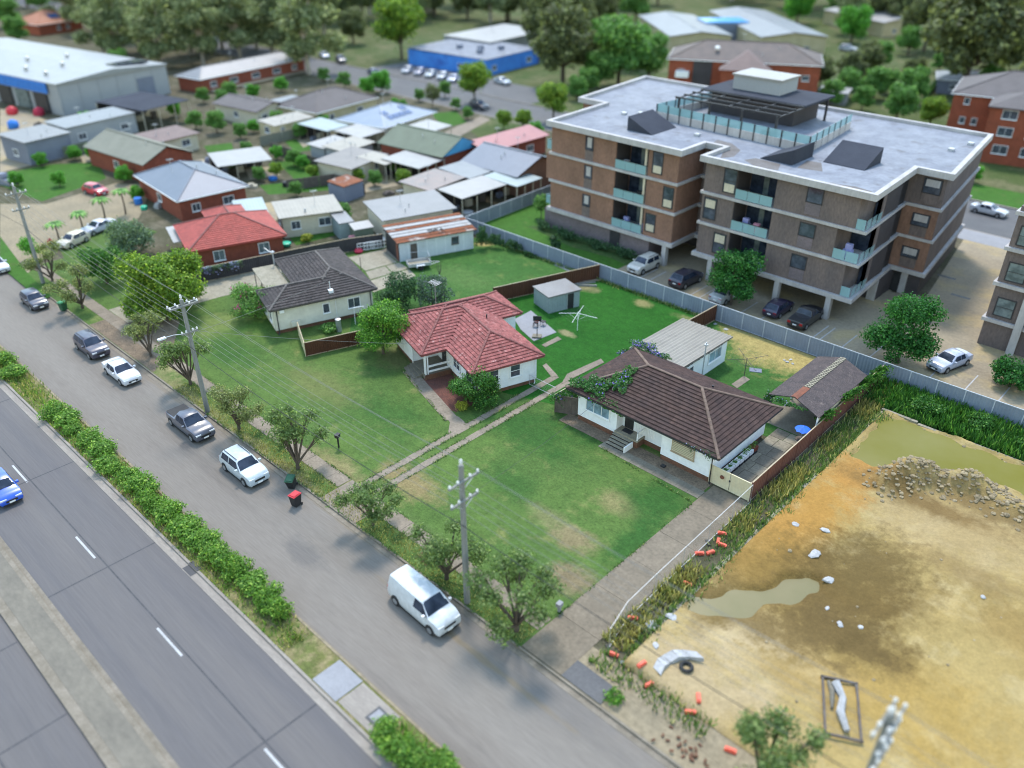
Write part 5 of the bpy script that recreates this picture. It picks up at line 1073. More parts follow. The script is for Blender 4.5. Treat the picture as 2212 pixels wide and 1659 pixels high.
bgh('outbuilding', 'rose-taupe skillion roof in front of the white patio roofs', (-84.0,72.0), 7.7, 5.8, 97, 2.9, 'skil', roof_m='sheet_rose', wall_m='wall_cream', cat='outbuilding', wins=((0.5,0.9),), swins=())
bgh('patio_cover', 'white patio roof over a dim garden beside the grey fence', (-78.9,73.2), 8.6, 4.9, 90, 2.7, 'skil', roof_m='sheet_white', open_=True, cat='patio cover')
bgh('patio_cover', 'pale teal patio roof nearest to the blue-grey gabled house', (-77.3,82.2), 5.5, 6.5, 92, 2.6, 'skil', roof_m='sheet_teal', open_=True, cat='patio cover')
bgh('patio_cover', 'grey-white flat roof between rose roof and blue-grey gable', (-84.3,79.8), 6.0, 6.5, 92, 2.8, 'skil', roof_m='sheet_school', open_=True, cat='patio cover')
fence('dark brown fence cutting diagonally between the back gardens', [tuple(G(585,328).xy), tuple(G(753,388).xy)], 1.7, 'timber_dark', 'timber_dark', 'timber_dark', posts=False)
fence('pale green fence below the sand coloured outbuilding', [tuple(G(563,316).xy), tuple(G(680,290).xy)], 1.8, 'sheet_sage', 'fence_tan', 'sheet_sage', posts=False)
fence('grey-brown paling fence behind the blue-grey rusty roofed shed', [tuple(G(620,412).xy), tuple(G(725,398).xy), tuple(G(790,420).xy)], 1.6, 'timber_dark', 'timber_dark', 'timber_dark', posts=False)
fence('dark green fence beside the sage green gabled house', [tuple(G(140,342).xy), tuple(G(196,330).xy)], 1.9, 'sheet_green', 'sheet_green', 'sheet_green', posts=False)
# warehouse and its sheds
wh = thing('warehouse', 'large white roofed warehouse with grey walls and blue shopfront', 'warehouse', (-176.5,59.4,0), R(100))
MB().box(0,0,0,24.5,62,5.8).build('wall', 'wall_grey', wh)
b = MB(); b.prism([(-0.3,-0.3),(24.8,-0.3),(24.8,62),(-0.3,62)], 0, 0.2); b.v = [(x,y,z+5.85+0.8*(1-abs(x-12)/12.5)) for x,y,z in b.v]; b.f = []; b.m = []
b.v = []; zt = 6.9
b.face([(-0.3,-0.3,6.0),(12.2,-0.3,zt),(12.2,62,zt),(-0.3,62,6.0)]).face([(12.2,-0.3,zt),(24.8,-0.3,6.0),(24.8,62,6.0),(12.2,62,zt)]); b.face([(-0.3,-0.3,6.0),(24.8,-0.3,6.0),(12.2,-0.3,zt)]); b.face([(-0.3,-0.3,5.81),(-0.3,62,5.81),(24.8,62,5.81),(24.8,-0.3,5.81)]); b.face([(-0.3,-0.3,5.81),(24.8,-0.3,5.81),(24.8,-0.3,6.0),(-0.3,-0.3,6.0)]); b.face([(-0.3,62,5.81),(-0.3,-0.3,5.81),(-0.3,-0.3,6.0),(-0.3,62,6.0)])
b.build('roof', 'sheet_warehouse', wh)
MB().box(-0.5,3,3.9,-0.31,60,5.8).build('fascia', 'shade_blue', wh)
for k in range(8): MB().box(-0.42,4+k*6.5,0.2,-0.02,8.5+k*6.5,3.6).build('shopfront', 'win_pale' if k % 2 else 'dark_metal', wh)
for k in range(6): MB().box(0.3+k*4.1,-0.07,0.1,0.45+k*4.1,-0.005,5.7).build('wall_rib', 'wall_grey', wh)
MB().box(17,-0.09,0.2,21,-0.01,4.2).build('roller_door', 'wall_bluegrey', wh)
for (x,y) in ((3,8),(3.5,16),(9,12),(8.5,24),(15,20)): MB().lathe((x,y,6.1+0.07*min(x,24.4-x)),[(0.35,0),(0.35,0.3),(0.5,0.4),(0.45,0.7),(0.1,0.85)],10).build('roof_vent', 'galv', wh)
MB().box(14.5,2,6.5,22,5.5,6.95).build('skylight', 'win_glass', wh)
bgh('canopy', 'dark grey flat canopy projecting from the warehouse wall', (-152.8,64.6), 10.5, 13.5, 102, 3.8, 'skil', roof_m='slate', open_=True, cat='canopy', rise=0.05)
bgh('workshop', 'low pale workshop strip in front of the warehouse', (-152.0,50.8), 13.6, 6.5, 100, 3.4, 'skil', roof_m='sheet_school', wall_m='wall_grey', cat='workshop', over=0.25, wins=((0.2,1.5),(0.8,1.5)))
bgh('workshop', 'open fronted dark workshop by the left edge of the photo', (-146.5,42.3), 8.0, 8.0, 100, 3.6, 'skil', roof_m='sheet_grey', wall_m='wall_bluegrey', cat='workshop', over=0.3, wins=())
for k, (u_, v_, m_, lb) in enumerate(((28,246,'bin_lid_red','red bag'), (30,276,'shade_blue','blue tarpaulin'), (86,248,'red_cloth','red and blue bundle'))):
    q = G(u_, v_); rr = random.Random(k); b = MB()
    b.lathe((0,0,0),[(0.9,0),(1.05,0.5),(0.85,1.1),(0.3,1.5)],9); b.v = [(x*(0.8+0.4*rr.random()),y*(0.8+0.4*rr.random()),z) for x,y,z in b.v]
    b.build('covered_stack', m_, loc=tuple(q), label='%s heaped in the workshop yard by the warehouse' % lb, cat='heap', smooth=60)
# red-brick flats and other far buildings
rf = bgh('flats', 'single storey red-brick flats with long grey hip roof', (-174.8,87.5), 30.6, 8.5, 99, 3.0, 'hip', 0.38, roof_m='sheet_grey', wall_m='brick_red', cat='flats', wins=((0.12,1.6),(0.3,2.2),(0.5,2.2),(0.7,2.2),(0.88,1.6)), swins=())
MB().box(2,-1.5,0.3,29,-0.05,0.5).build('veranda_floor', 'slab_cream', rf)
oh = bgh('house', 'orange tiled brick house at the top left corner', (-281,94), 15, 13, 103, 3.0, 'hip', 0.45, roof_m='sheet_orange', wall_m='brick_orange', wins=((0.45,1.2),(0.65,1.2)), swins=())
b = MB(); b.face([(6,2.2,4.1),(9.5,2.2,4.1),(9.5,4.2,5.0),(6,4.2,5.0)]); b.build('solar_panel', 'solar_glass', oh)
bb = bgh('shop', 'bright blue flat roofed building with angled parked cars in front', (-144.2,142.7), 21, 25, 96, 3.6, 'skil', roof_m='membrane', wall_m='wall_blue', cat='building', over=0.1, wins=((0.15,1.6),(0.8,2.0)), swins=((0.3,2.5),))
for (x,y) in ((5,6),(9,9),(12,5),(7,14)): MB().box(x,y,3.8,x+1.3,y+1.0,4.7).build('roof_unit', 'wall_bluegrey', bb)
bgh('shop', 'pale roofed hall behind the bright blue building', (-158,158), 26, 16, 96, 4.2, 'skil', roof_m='sheet_white', wall_m='wall_grey', cat='building', over=0.2)
s1 = bgh('school_hall', 'grey metal roofed school wing left of the blue pool roof', (-130,196), 17, 40, 48, 4.5, 'gabley', 0.12, roof_m='sheet_school', wall_m='wall_sand', cat='hall')
bgh('school_hall', 'grey metal roofed school wing right of the blue pool roof', (-112,211), 18, 52, 47, 4.5, 'gabley', 0.12, roof_m='sheet_school', wall_m='wall_sand', cat='hall')
q = G(1562,42,5.2); MB().box(-6.5,-5,0,6.5,5,4.9).box(-6.2,-4.7,4.901,6.2,4.7,5.2,1).build('pool_roof', ['wall_bluegrey','pool_blue'], loc=(q.x,q.y,0), rz=R(48), label='bright blue flat roof between two grey school wings', cat='roof')
bgh('school_hall', 'curved pale roof of a hall behind the bright green trees', (-101,262), 18, 30, 60, 4.0, 'gabley', 0.15, roof_m='sheet_white', wall_m='wall_sand', cat='hall')
b1 = bgh('flats', 'three storey red-brick flats with grey-brown roof behind the apartment block', (-99,149), 30, 14, 28, 8.6, 'hip', 0.4, roof_m='roof_brick_far', wall_m='brick_orange', cat='flats', wins=((0.1,1.4),(0.9,1.4)), swins=(), win_z=5.6)
for (x,z) in ((2.0,6.4),(2.0,3.6)): MB().box(x,-0.9,z-1.1,x+2.6,0.5,z).build('balcony', 'trim_white', b1)
MB().box(5.3,0.2,0,9.0,0.44,8.4).build('dark_bay', 'render_dark', b1)
MB().box(11,-3.0,0,20,0.4,7.6).build('wing', 'brick_orange', b1)
b = MB(); b.face([(10.5,-3.6,7.6),(20.5,-3.6,7.6),(15.5,2.0,10.4)]); b.face([(20.5,-3.6,7.6),(20.5,4,7.6),(15.5,4,10.4),(15.5,2.0,10.4)]); b.face([(10.5,4,7.6),(10.5,-3.6,7.6),(15.5,2.0,10.4),(15.5,4,10.4)]); b.build('wing_roof', 'roof_pinkish', b1)
window(b1,(18.0,-3.03),(1,0),2.4,1.5,5.2,bars=2); MB().lathe((9.5,3.2,10.2),[(0.3,0),(0.5,0.2),(0.5,0.5),(0.2,0.7)],8).build('vent', 'trim_white', b1)
b2 = bgh('flats', 'red-brick three storey flats with dark roof at the right edge', (-45.8,154.0), 24, 16, 12, 8.9, 'hip', 0.38, roof_m='sheet_mauve', wall_m='brick_orange', cat='flats', wins=(), swins=())
for (x,z) in ((2.6,7.3),(2.6,4.2),(4.4,4.2)): window(b2,(x,0.41),(1,0),0.9,1.1,z,bars=0)
MB().box(6.6,-6.0,0,24,0.4,8.6).build('wing', 'brick_orange', b2)
b = MB(); b.prism([(6.2,-6.5),(24,-6.5),(24,3),(6.2,3)],8.6,8.75); b.build('wing_eave', 'sheet_mauve', b2)
b = MB(); b.face([(6.2,-6.5,8.76),(24,-6.5,8.76),(24,-1.5,10.6),(11,-1.5,10.6)]); b.face([(6.2,3,8.76),(6.2,-6.5,8.76),(11,-1.5,10.6)]); b.face([(24,3,8.76),(6.2,3,8.76),(11,-1.5,10.6),(24,-1.5,10.6)]); b.build('wing_roof', 'sheet_mauve', b2)
for z in (1.6,4.4,7.0):
    for x in (9.5,13.5): window(b2,(x,-6.04),(1,0),2.2,1.4,z,bars=1)
bgh('house', 'low grey roofed house under the big dark tree', (-62,196), 14, 10, 20, 3.0, 'hip', 0.3, roof_m='sheet_grey', wall_m='wall_bluegrey')
bgh('garden_shed', 'small pale roofed shelter among dark bushes behind the apartments', (-76,170), 6, 5, 15, 2.4, 'skil', roof_m='sheet_white', wall_m='wall_grey', cat='shed', wins=(), swins=())
bgh('house', 'pale roof glimpsed at the top edge above the bright green trees', (-128,330), 26, 12, 50, 3.5, 'hip', 0.3, roof_m='sheet_white', wall_m='wall_cream')
bgh('house', 'grey roof among trees at the top edge near the pine', (-235,190), 20, 14, 95, 3.5, 'hip', 0.35, roof_m='sheet_grey', wall_m='wall_cream')
fence('dark green hedge-like fence crossing the dry field', [tuple(G(1990,225).xy), tuple(G(2050,150).xy)], 2.2, 'leaf_dark', 'leaf_dark', 'leaf_dark', posts=False)
# ================================================================ excavated pit
def inpoly(x, y, poly):
    c = np.zeros(x.shape, bool); n = len(poly)
    for k in range(n):
        (x0,y0),(x1,y1) = poly[k], poly[(k+1)%n]
        m = ((y0 > y) != (y1 > y)) & (x < (x1-x0)*(y-y0)/((y1-y0) or 1e-9)+x0); c ^= m
    return c
rng = np.random.default_rng(5)
gx = np.arange(-18.0, 34.01, 0.2); gy = np.arange(28.2, 65.3, 0.2); X_, Y_ = np.meshgrid(gx, gy)
Zp = 0.30+0.05*(X_+18)*0.25
for k in range(420):
    cx_, cy_, s = rng.uniform(-18,34), rng.uniform(28,65), rng.uniform(0.35,2.2); a = rng.normal()*0.085*s**1.2; Zp += a*np.exp(-((X_-cx_)**2+(Y_-cy_)**2)/(2*s*s))
Zp += 0.03*rng.normal(size=Zp.shape); Zp += 0.5*np.exp(-((X_+4)**2+(Y_-47)**2)/(2*5.0**2))+0.07*np.sin((X_*0.8+Y_*0.55)*1.9)*np.exp(-((X_+5)**2+(Y_-44)**2)/60)
ridge = [tuple(G(*q,0.4).xy) for q in ((1905,1052),(1960,1030),(2040,1040),(2110,1055),(2212,1110),(2350,1180))]
for (x0,y0),(x1,y1) in zip(ridge, ridge[1:]):
    for t_ in np.linspace(0,1,7): Zp += (0.30+0.14*rng.normal())*np.exp(-((X_-x0-(x1-x0)*t_)**2+(Y_-y0-(y1-y0)*t_)**2)/(2*rng.uniform(0.4,0.9)**2))
for cpts in ([(-16,31.5),(-10,34.5),(-4,36),(4,35)],[(-12,30),(-8,36),(-6,43),(-7,50)],[(-2,32),(-5,40),(-4,48),(2,54)],[(-16.5,46),(-12,45),(-6,42),(2,41)]):
    P4 = [np.array(p_,float) for p_ in cpts]
    for t_ in np.linspace(0,1,46):
        c_ = (1-t_)**3*P4[0]+3*(1-t_)**2*t_*P4[1]+3*(1-t_)*t_*t_*P4[2]+t_**3*P4[3]; d_ = 3*(1-t_)**2*(P4[1]-P4[0])+6*(1-t_)*t_*(P4[2]-P4[1])+3*t_*t_*(P4[3]-P4[2]); d_ /= np.linalg.norm(d_); n_ = np.array([-d_[1],d_[0]])
        for o_ in (-0.9,0.9):
            q_ = c_+n_*o_; Zp -= 0.045*np.exp(-((X_-q_[0])**2+(Y_-q_[1])**2)/(2*0.22**2)); q_ = c_+n_*(o_*1.5); Zp += 0.03*np.exp(-((X_-q_[0])**2+(Y_-q_[1])**2)/(2*0.25**2))
POND = [tuple(G(*q,0.12).xy) for q in ((1838,985),(1860,1002),(1877,1017),(1934,1020),(1954,1002),(2000,1002),(2034,1015),(2096,1027),(2134,1038),(2212,1070),(2400,1150))]+[(20,64.9),(-17.9,64.9)]
PUD = [tuple(G(*q,0.12).xy) for q in ((1485,1318),(1500,1290),(1560,1282),(1620,1272),(1680,1262),(1730,1238),(1765,1250),(1770,1285),(1740,1300),(1690,1305),(1650,1318),(1590,1338),(1530,1335))]
dm = inpoly(X_+0.15*np.sin(Y_*3), Y_+0.25*np.sin(X_*2.1), POND); Zp = np.where(dm, 0.03, np.maximum(Zp, 0.16)); dm2 = inpoly(X_+0.3*np.sin(Y_*2.2), Y_, PUD); Zp = np.where(dm2, 0.03, Zp)
Zp[0,:] = 0.03; Zp[:,0] = np.minimum(Zp[:,0], 0.25); 
for it in range(2): Zp[1:-1,1:-1] = (Zp[1:-1,1:-1]*2+Zp[:-2,1:-1]+Zp[2:,1:-1]+Zp[1:-1,:-2]+Zp[1:-1,2:])/6
V = np.stack([X_.ravel(), Y_.ravel(), Zp.ravel()], 1); ny, nx = X_.shape; I = np.arange(ny*nx).reshape(ny,nx)
F_ = np.stack([I[:-1,:-1],I[:-1,1:],I[1:,1:],I[1:,:-1]], -1).reshape(-1,4)
me = np_mesh('excavated_dirt', V, F_, 'pit_dirt'); me.shade_smooth(); ob('excavated_dirt', me, kind='structure')
def pz(x, y): return float(Zp[min(ny-1,max(0,int(round((y-28.2)/0.2)))), min(nx-1,max(0,int(round((x+18)/0.2))))])
sheet('pond_water', [(-18,55.6),(26,55.6),(26,65),(-18,65)], 0.125, 'pit_water')
sheet('puddle', [(-18,33.4),(-11.0,33.4),(-11.0,44),(-18,44)], 0.120, 'puddle_water')
b = MB(); [b.box(-18.30,y_,-0.1,-18.02,y_+2.3,0.16+0.05*math.sin(y_)) for y_ in (31.5,33.9,36.3,38.7,41.1,43.5,45.9,48.3,50.7,60.5,62.8)]; [b.box(x_,65.11+0.08*math.sin(x_),-0.1,x_+3.0,65.4+0.08*math.sin(x_),0.24+0.06*math.sin(x_*1.3)) for x_ in np.arange(-18.3,34,3.1)]; b.build('pit_kerb', 'slab_cream', kind='structure')
def rock_mesh(seed, m, sub=0):
    r = random.Random(seed); b = MB(); b.lathe((0,0,0),[(0.55,-0.3),(0.95,0.05),(0.8,0.45),(0.25,0.7)],7)
    b.v = [(x*r.uniform(0.7,1.25),y*r.uniform(0.7,1.25),z*r.uniform(0.8,1.2)) for x,y,z in b.v]; return b.mesh('rock', m)
RK = [rock_mesh(s, 'rock_pale') for s in range(4)]; WK = [rock_mesh(s+9, 'white_debris') for s in range(3)]
vv = []; ff = []; rr = random.Random(3)
for k in range(900):
    if k < 760:
        j = rr.randrange(len(ridge)-1); t_ = rr.random(); x = ridge[j][0]+(ridge[j+1][0]-ridge[j][0])*t_+rr.gauss(0,0.9); y = ridge[j][1]+(ridge[j+1][1]-ridge[j][1])*t_+rr.gauss(0,1.0)
    else: x = rr.uniform(-17.8,10); y = rr.choice((64.7+rr.gauss(0,0.15), rr.uniform(29,62)))
    x = max(-17.9, x); s = rr.uniform(0.05,0.2)*(1 if k < 760 else 0.55)*(1.6 if rr.random() < 0.08 else 1); src = RK[k % 4]; a = rr.random()*6.3; i = len(vv); z0 = pz(x,y)
    vv += [(x+s*(v.co.x*math.cos(a)-v.co.y*math.sin(a)), y+s*(v.co.x*math.sin(a)+v.co.y*math.cos(a)), z0+s*v.co.z*0.8) for v in src.vertices]; ff += [tuple(i+q for q in p.vertices) for p in src.polygons]
rb = MB(); rb.v = vv; rb.f = ff; rb.m = [0]*len(ff); rb.build('rubble', 'rock_pale', kind='stuff', label='loose pale stones along the rim of muddy pond', cat='rubble')
for k, (u_, v_, s, lb) in enumerate(((1781,1150,0.38,'white rock on the orange clay nearest the kerb'),(1759,1202,0.5,'broad pale rock on the orange clay beside the damp patch'),(1716,1138,0.32,'small pale rock at the edge of orange clay'),(1789,1257,0.42,'bright white lump in the damp brown dirt'),(1813,1353,0.26,'white lump below the damp brown dirt'),(1858,1360,0.2,'small white lump right of the damp brown dirt'),(1786,1317,0.2,'little white lump beside the green puddle'),(1450,1332,0.42,'white bag of rubbish at the near kerb end'),(1408,1345,0.55,'torn white rubbish bag in weeds near the mesh fence'),(1416,1397,0.3,'pale scrap on bare dirt near the orange blocks'),(1346,1424,0.2,'white scrap beside the lowest mesh fence foot'),(2118,1302,0.2,'lone white stone on the far right dirt'))):
    q = G(u_, v_, 0.3); o = ob('rock' if k < 7 or k == 11 else 'rubbish', WK[k % 3], loc=(q.x,q.y,pz(q.x,q.y) if q.x > -18 else 0.05), rz=k*1.3, label=lb, cat='rock' if k < 7 or k == 11 else 'rubbish'); o.scale = (s,s*0.8,s*0.55)
# discarded white sheet, tyre, timber frame
q = G(1462,1425,0.3); b = MB()
prof = [(0,0,0.12),(0.5,0.25,0.3),(1.0,0.35,0.18),(1.6,0.3,0.34),(2.2,0.1,0.2),(2.8,-0.5,0.3)]
for (x0,y0,z0),(x1,y1,z1) in zip(prof, prof[1:]): b.face([(x0,y0-0.32,z0),(x1,y1-0.32,z1),(x1,y1+0.32,z1*0.8),(x0,y0+0.32,z0*0.9)]); b.face([(x0,y0-0.32,z0),(x0,y0-0.36,0),(x1,y1-0.36,0),(x1,y1-0.32,z1)]); b.face([(x0,y0+0.36,0),(x0,y0+0.32,z0*0.9),(x1,y1+0.32,z1*0.8),(x1,y1+0.36,0)])
b.build('plastic_sheet', 'white_debris', loc=(q.x-0.3,q.y-1.6,pz(q.x,q.y)), rz=R(75), label='crumpled white plastic sheet lying on the pale dirt', cat='sheet')
q = G(1482,1445,0.3); b = MB(); n = 14
for k in range(n):
    for j in range(6):
        def tp(k, j): a = 2*math.pi*k/n; c = 2*math.pi*j/6; r = 0.32+0.11*math.cos(c); return (r*math.cos(a), r*math.sin(a), 0.11+0.1*math.sin(c))
        b.face([tp(k,j),tp(k+1,j),tp(k+1,j+1),tp(k,j+1)])
b.build('old_tyre', 'rubber', loc=(q.x,q.y,pz(q.x,q.y)), label='old black tyre lying beside the crumpled white sheet', cat='tyre', smooth=60)
q = G(1815,1535,0.3); fr = thing('broken_pallet', 'rough timber frame with white sheeting lying on the dirt', 'pallet', (q.x,q.y,pz(q.x,q.y)+0.02), R(118))
for a, c in (((-1.9,-0.9),(1.9,-0.9)),((-1.9,0.9),(1.9,0.9)),((-1.9,-1.0),(-1.9,1.0)),((1.9,-1.0),(1.9,1.0))): MB().bar((a[0],a[1],0.06),(c[0],c[1],0.06),0.12,0.12).build('timber', 'timber_dark', fr)
MB().tube([(-1.5,-0.2,0.12),(-0.4,0.1,0.22),(0.6,-0.1,0.16),(1.5,0.25,0.2)],[0.16,0.24,0.2,0.28],7).build('sheeting', 'white_debris', fr); MB().tube([(-0.2,0.5,0.1),(0.9,0.45,0.18),(1.6,0.6,0.1)],[0.08,0.16,0.1],6).build('grey_sheeting', 'slab_grey', fr)
# orange fence blocks
blk = MB(); blk.box(-0.32,-0.12,0,0.32,0.12,0.14); blk.box(-0.24,-0.08,0.141,0.24,0.08,0.19); blk_me = blk.mesh('fence_block', 'barrier_orange')
pl = ((1560,1151,0.4,'orange fence block standing highest up the driveway mesh fence'),(1552,1168,2.0,'upper orange block in the little pile by the mesh fence'),(1560,1176,0.2,'lower orange block in the little pile by the mesh fence'),(1535,1192,1.2,'orange block just below the little pile of blocks'),(1511,1194,0.8,'orange block against the mesh fence foot'),(1485,1260,0.15,'orange block sitting on the pale kerb edge'),(1367,1334,0.6,'orange block beneath the bend of the mesh fence'),(1325,1412,0.3,'orange block at the street end of the mesh fence'),(1385,1445,1.4,'orange block in green weeds past the fence end'),(1402,1477,1.3,'orange block tilted on the sandy verge edge'),(1508,1513,2.2,'upper block of the touching orange pair'),(1492,1537,0.7,'lower block of the touching orange pair'),(1578,1619,0.3,'orange block half hidden beside the bottom right tree'))
for u_, v_, a, lb in pl:
    q = G(u_, v_, 0.15); ob('fence_block', blk_me, loc=(q.x,q.y,pz(q.x,q.y) if q.x > -17.9 and q.y > 28.4 else 0.03), rz=a, label=lb, cat='block', group='orange fence blocks').scale = (0.95,0.95,1.2)

# ================================================================ vehicles
def section(x, w, zs, zb, zt, wr):
    return [(x, w*0.90, zs), (x, w*0.99, zs+0.14), (x, w, zs+0.42*(zb-zs)), (x, w*0.97, zb), (x, wr, zt-0.05 if zt-zb > 0.2 else zt-0.015), (x, wr*0.86, zt), (x, 0.0, zt+0.03)]
def make_car(kind, L, W, zb, zt, xw, xrf, xrr, xrb, hood, boot, clear=0.2, tray=None):
    """xw windscreen base, xrf roof front, xrr roof rear, xrb rear glass base (x forward); hood and boot deck heights"""
    root = thing(kind, kind, 'car', (0,0,0), 0); h = L/2; hw = W/2
    def wid(x): return hw*(1-0.10*abs(x/h)**5)
    st = [(-h,0.80,clear+0.22,boot-0.18,boot-0.16,0),(-h+0.10,0.92,clear+0.05,boot-0.06,boot-0.03,0),(-h+0.35,0.99,clear,boot-0.02,boot,0)]
    S = []
    def add(x, zbelt, ztop, wrf, zs=clear): w_ = wid(x); S.append((x, section(x, w_, zs, zbelt, ztop, w_*wrf)))
    add(-h, boot-0.22, boot-0.20, 0.92, clear+0.2); add(-h+0.08, boot-0.07, boot-0.05, 0.93, clear+0.06)
    if xrb > -h+0.3: add((-h+0.08+xrb)/2, boot-0.02, boot, 0.93)
    add(xrb, zb, max(boot, zb+0.03), 0.92); add(xrr, zb, zt-0.02, 0.76); add((xrr+xrf)/2, zb-0.01, zt, 0.77); add(xrf, zb-0.02, zt-0.03, 0.76); add(xw, zb-0.03, max(hood, zb), 0.92)
    add((xw+h)/2, hood-0.05, hood-0.02, 0.92); add(h-0.25, hood-0.14, hood-0.11, 0.90); add(h-0.06, hood-0.28, hood-0.25, 0.88, clear+0.05); add(h, hood-0.38, hood-0.36, 0.84, clear+0.14)
    b = MB(); rings = []
    for x, s in S:
        full = s+[(x,-p[1],p[2]) for p in s[-2::-1]]; rings.append(b.add(full)); m = len(full)
    for a, c in zip(rings, rings[1:]):
        for j in range(m-1): b.f.append((a+j+1,a+j,c+j,c+j+1)); b.m.append(0)
        b.f.append((a, a+m-1, c+m-1, c)); b.m.append(0)
    b.f.append(tuple(rings[0]+j for j in range(m))); b.m.append(0); b.f.append(tuple(rings[-1]+m-1-j for j in range(m))); b.m.append(0)
    b.build('body', 'car_paint', root, smooth=38)
    D_ = {round(x,3): s for x, s in S}
    def panel(name, P, inset=0.07, off=0.012, m='car_glass', parent=root):
        P = [Vector(p) for p in P]; c = sum(P, Vector())/4; n = (P[1]-P[0]).cross(P[3]-P[0]).normalized()
        if n.dot(c-Vector((c.x*0.6,0,0.6))) < 0: n = -n
        Q = [c+(p-c)*(1-inset)+n*off for p in P]; bb = MB(); bb.face(Q); bb.face([q-n*0.02 for q in Q][::-1])
        for k in range(4): bb.face([Q[k]-n*0.02,Q[(k+1)%4]-n*0.02,Q[(k+1)%4],Q[k]])
        return bb.build(name, m, parent)
    sw, sf, sr, sb = D_[round(xw,3)], D_[round(xrf,3)], D_[round(xrr,3)], D_[round(xrb,3)]; sm = D_[round((xrr+xrf)/2,3)]
    mir = lambda p: (p[0],-p[1],p[2])
    def screen(name, lo, hi):
        cl = lambda s_: [mir(s_[4]), mir(s_[5]), s_[6], s_[5], s_[4]]
        A, B = [Vector(p) for p in cl(lo)], [Vector(p) for p in cl(hi)]; bb = MB(); n = (A[4]-A[0]).cross(B[2]-A[2]).normalized(); n = n if n.z > 0 else -n
        for f in (A, B):
            for p in f: p.y *= 0.93
        A2 = [p.lerp(q, 0.05)+n*0.015 for p, q in zip(A, B)]; B2 = [q.lerp(p, 0.06)+n*0.015 for p, q in zip(A, B)]
        for k in range(4): bb.face([A2[k],A2[k+1],B2[k+1],B2[k]])
        return bb.build(name, 'car_glass', root)
    screen('windscreen', sw, sf)
    if abs(xrr-xrb) > 0.02: screen('rear_window', sb, sr)
    for sg in (1,-1):
        f_ = (lambda p: p) if sg == 1 else mir
        if kind == 'van':
            panel('side_window', [f_(sm[3]) if False else f_((xrf-0.75,sf[3][1],sf[3][2])), f_(sw[3]), f_((xrf+0.1,sf[4][1],sf[4][2])), f_((xrf-0.7,sf[4][1],sf[4][2]))], 0.12)
        else:
            panel('side_window', [f_(sm[3]), f_((xw*0.75+xrf*0.25,sf[3][1],sf[3][2])), f_(sf[4]), f_(sm[4])], 0.10)
            panel('side_window', [f_((xrr*0.75+xrb*0.25,sr[3][1],sr[3][2])), f_(sm[3]), f_(sm[4]), f_(sr[4])], 0.10)
        MB().box(-0.09,-0.1,-0.07,0.09,0.1,0.07).build('mirror', 'car_paint', root, loc=(xw-0.25,sg*(hw+0.08),zb+0.07))
        MB().box(-0.06,-0.22,-0.07,0.05,0.22,0.07).build('headlight', 'lamp_clear', root, loc=(h-0.07,sg*(hw-0.34),hood-0.30))
        MB().box(-0.05,-0.17,-0.12,0.05,0.17,0.12).build('tail_light', 'tail_red', root, loc=(-h+0.05,sg*(hw-0.28),boot-0.26))
    MB().box(-0.03,-hw*0.45,-0.08,0.035,hw*0.45,0.08).build('grille', 'black_plastic', root, loc=(h-0.01,0,hood-0.46))
    MB().box(-0.02,-0.2,-0.06,0.02,0.2,0.06).build('number_plate', 'trim_white', root, loc=(-h-0.01,0,boot-0.42)); MB().box(-0.02,-0.2,-0.06,0.02,0.2,0.06).build('number_plate', 'trim_white', root, loc=(h+0.03,0,clear+0.22))
    r = 0.31 if kind in ('sedan','hatchback') else 0.345
    wm = MB(); wm.T = Matrix.Rotation(math.pi/2,4,'X'); wm.lathe((0,0,-0.1),[(r*0.9,0),(r,0.03),(r,0.17),(r*0.9,0.2)],16); wme = wm.mesh('wheel', 'rubber', smooth=45)
    rm = MB(); rm.T = Matrix.Rotation(math.pi/2,4,'X'); rm.lathe((0,0,-0.112),[(r*0.62,0),(r*0.62,0.224)],12); rme = rm.mesh('rim', 'rim', smooth=45)
    am = MB(); am.T = Matrix.Rotation(math.pi/2,4,'X'); am.lathe((0,0,-0.02),[(r*1.16,0),(r*1.16,0.04)],16); ame = am.mesh('wheel_arch', 'black_plastic')
    for x in (h-0.86 if kind != 'van' else h-0.80, -h+0.88):
        for sg in (1,-1):
            ob('wheel_arch', ame, root, loc=(x,sg*(wid(x)-0.012),r+0.04)); wo_ = ob('wheel', wme, root, loc=(x,sg*(wid(x)-0.07),r)); ob('rim', rme, wo_)
    for sg in (1,-1): MB().box(-h+1.3,sg*(hw-0.03)-0.02,clear-0.02,h-1.25,sg*(hw-0.03)+0.02,clear+0.09).build('sill', 'black_plastic', root)
    MB().box(h-0.10,-hw*0.72,clear+0.02,h+0.015,hw*0.72,clear+0.12).build('bumper_trim', 'black_plastic', root); MB().box(-h-0.015,-hw*0.72,clear+0.06,-h+0.10,hw*0.72,clear+0.16).build('bumper_trim', 'black_plastic', root)
    if kind == 'suv':
        for sg in (1,-1): MB().bar((xrr+0.1,sg*hw*0.62,zt+0.05),(xrf-0.1,sg*hw*0.62,zt+0.05),0.04,0.04).build('roof_rail', 'dark_metal', root)
    if tray:
        MB().box(-h+0.12,-hw+0.14,boot-0.02,xrb-0.12,hw-0.14,boot+0.03).build('tonneau', 'black_plastic', root)
    return remember(root)
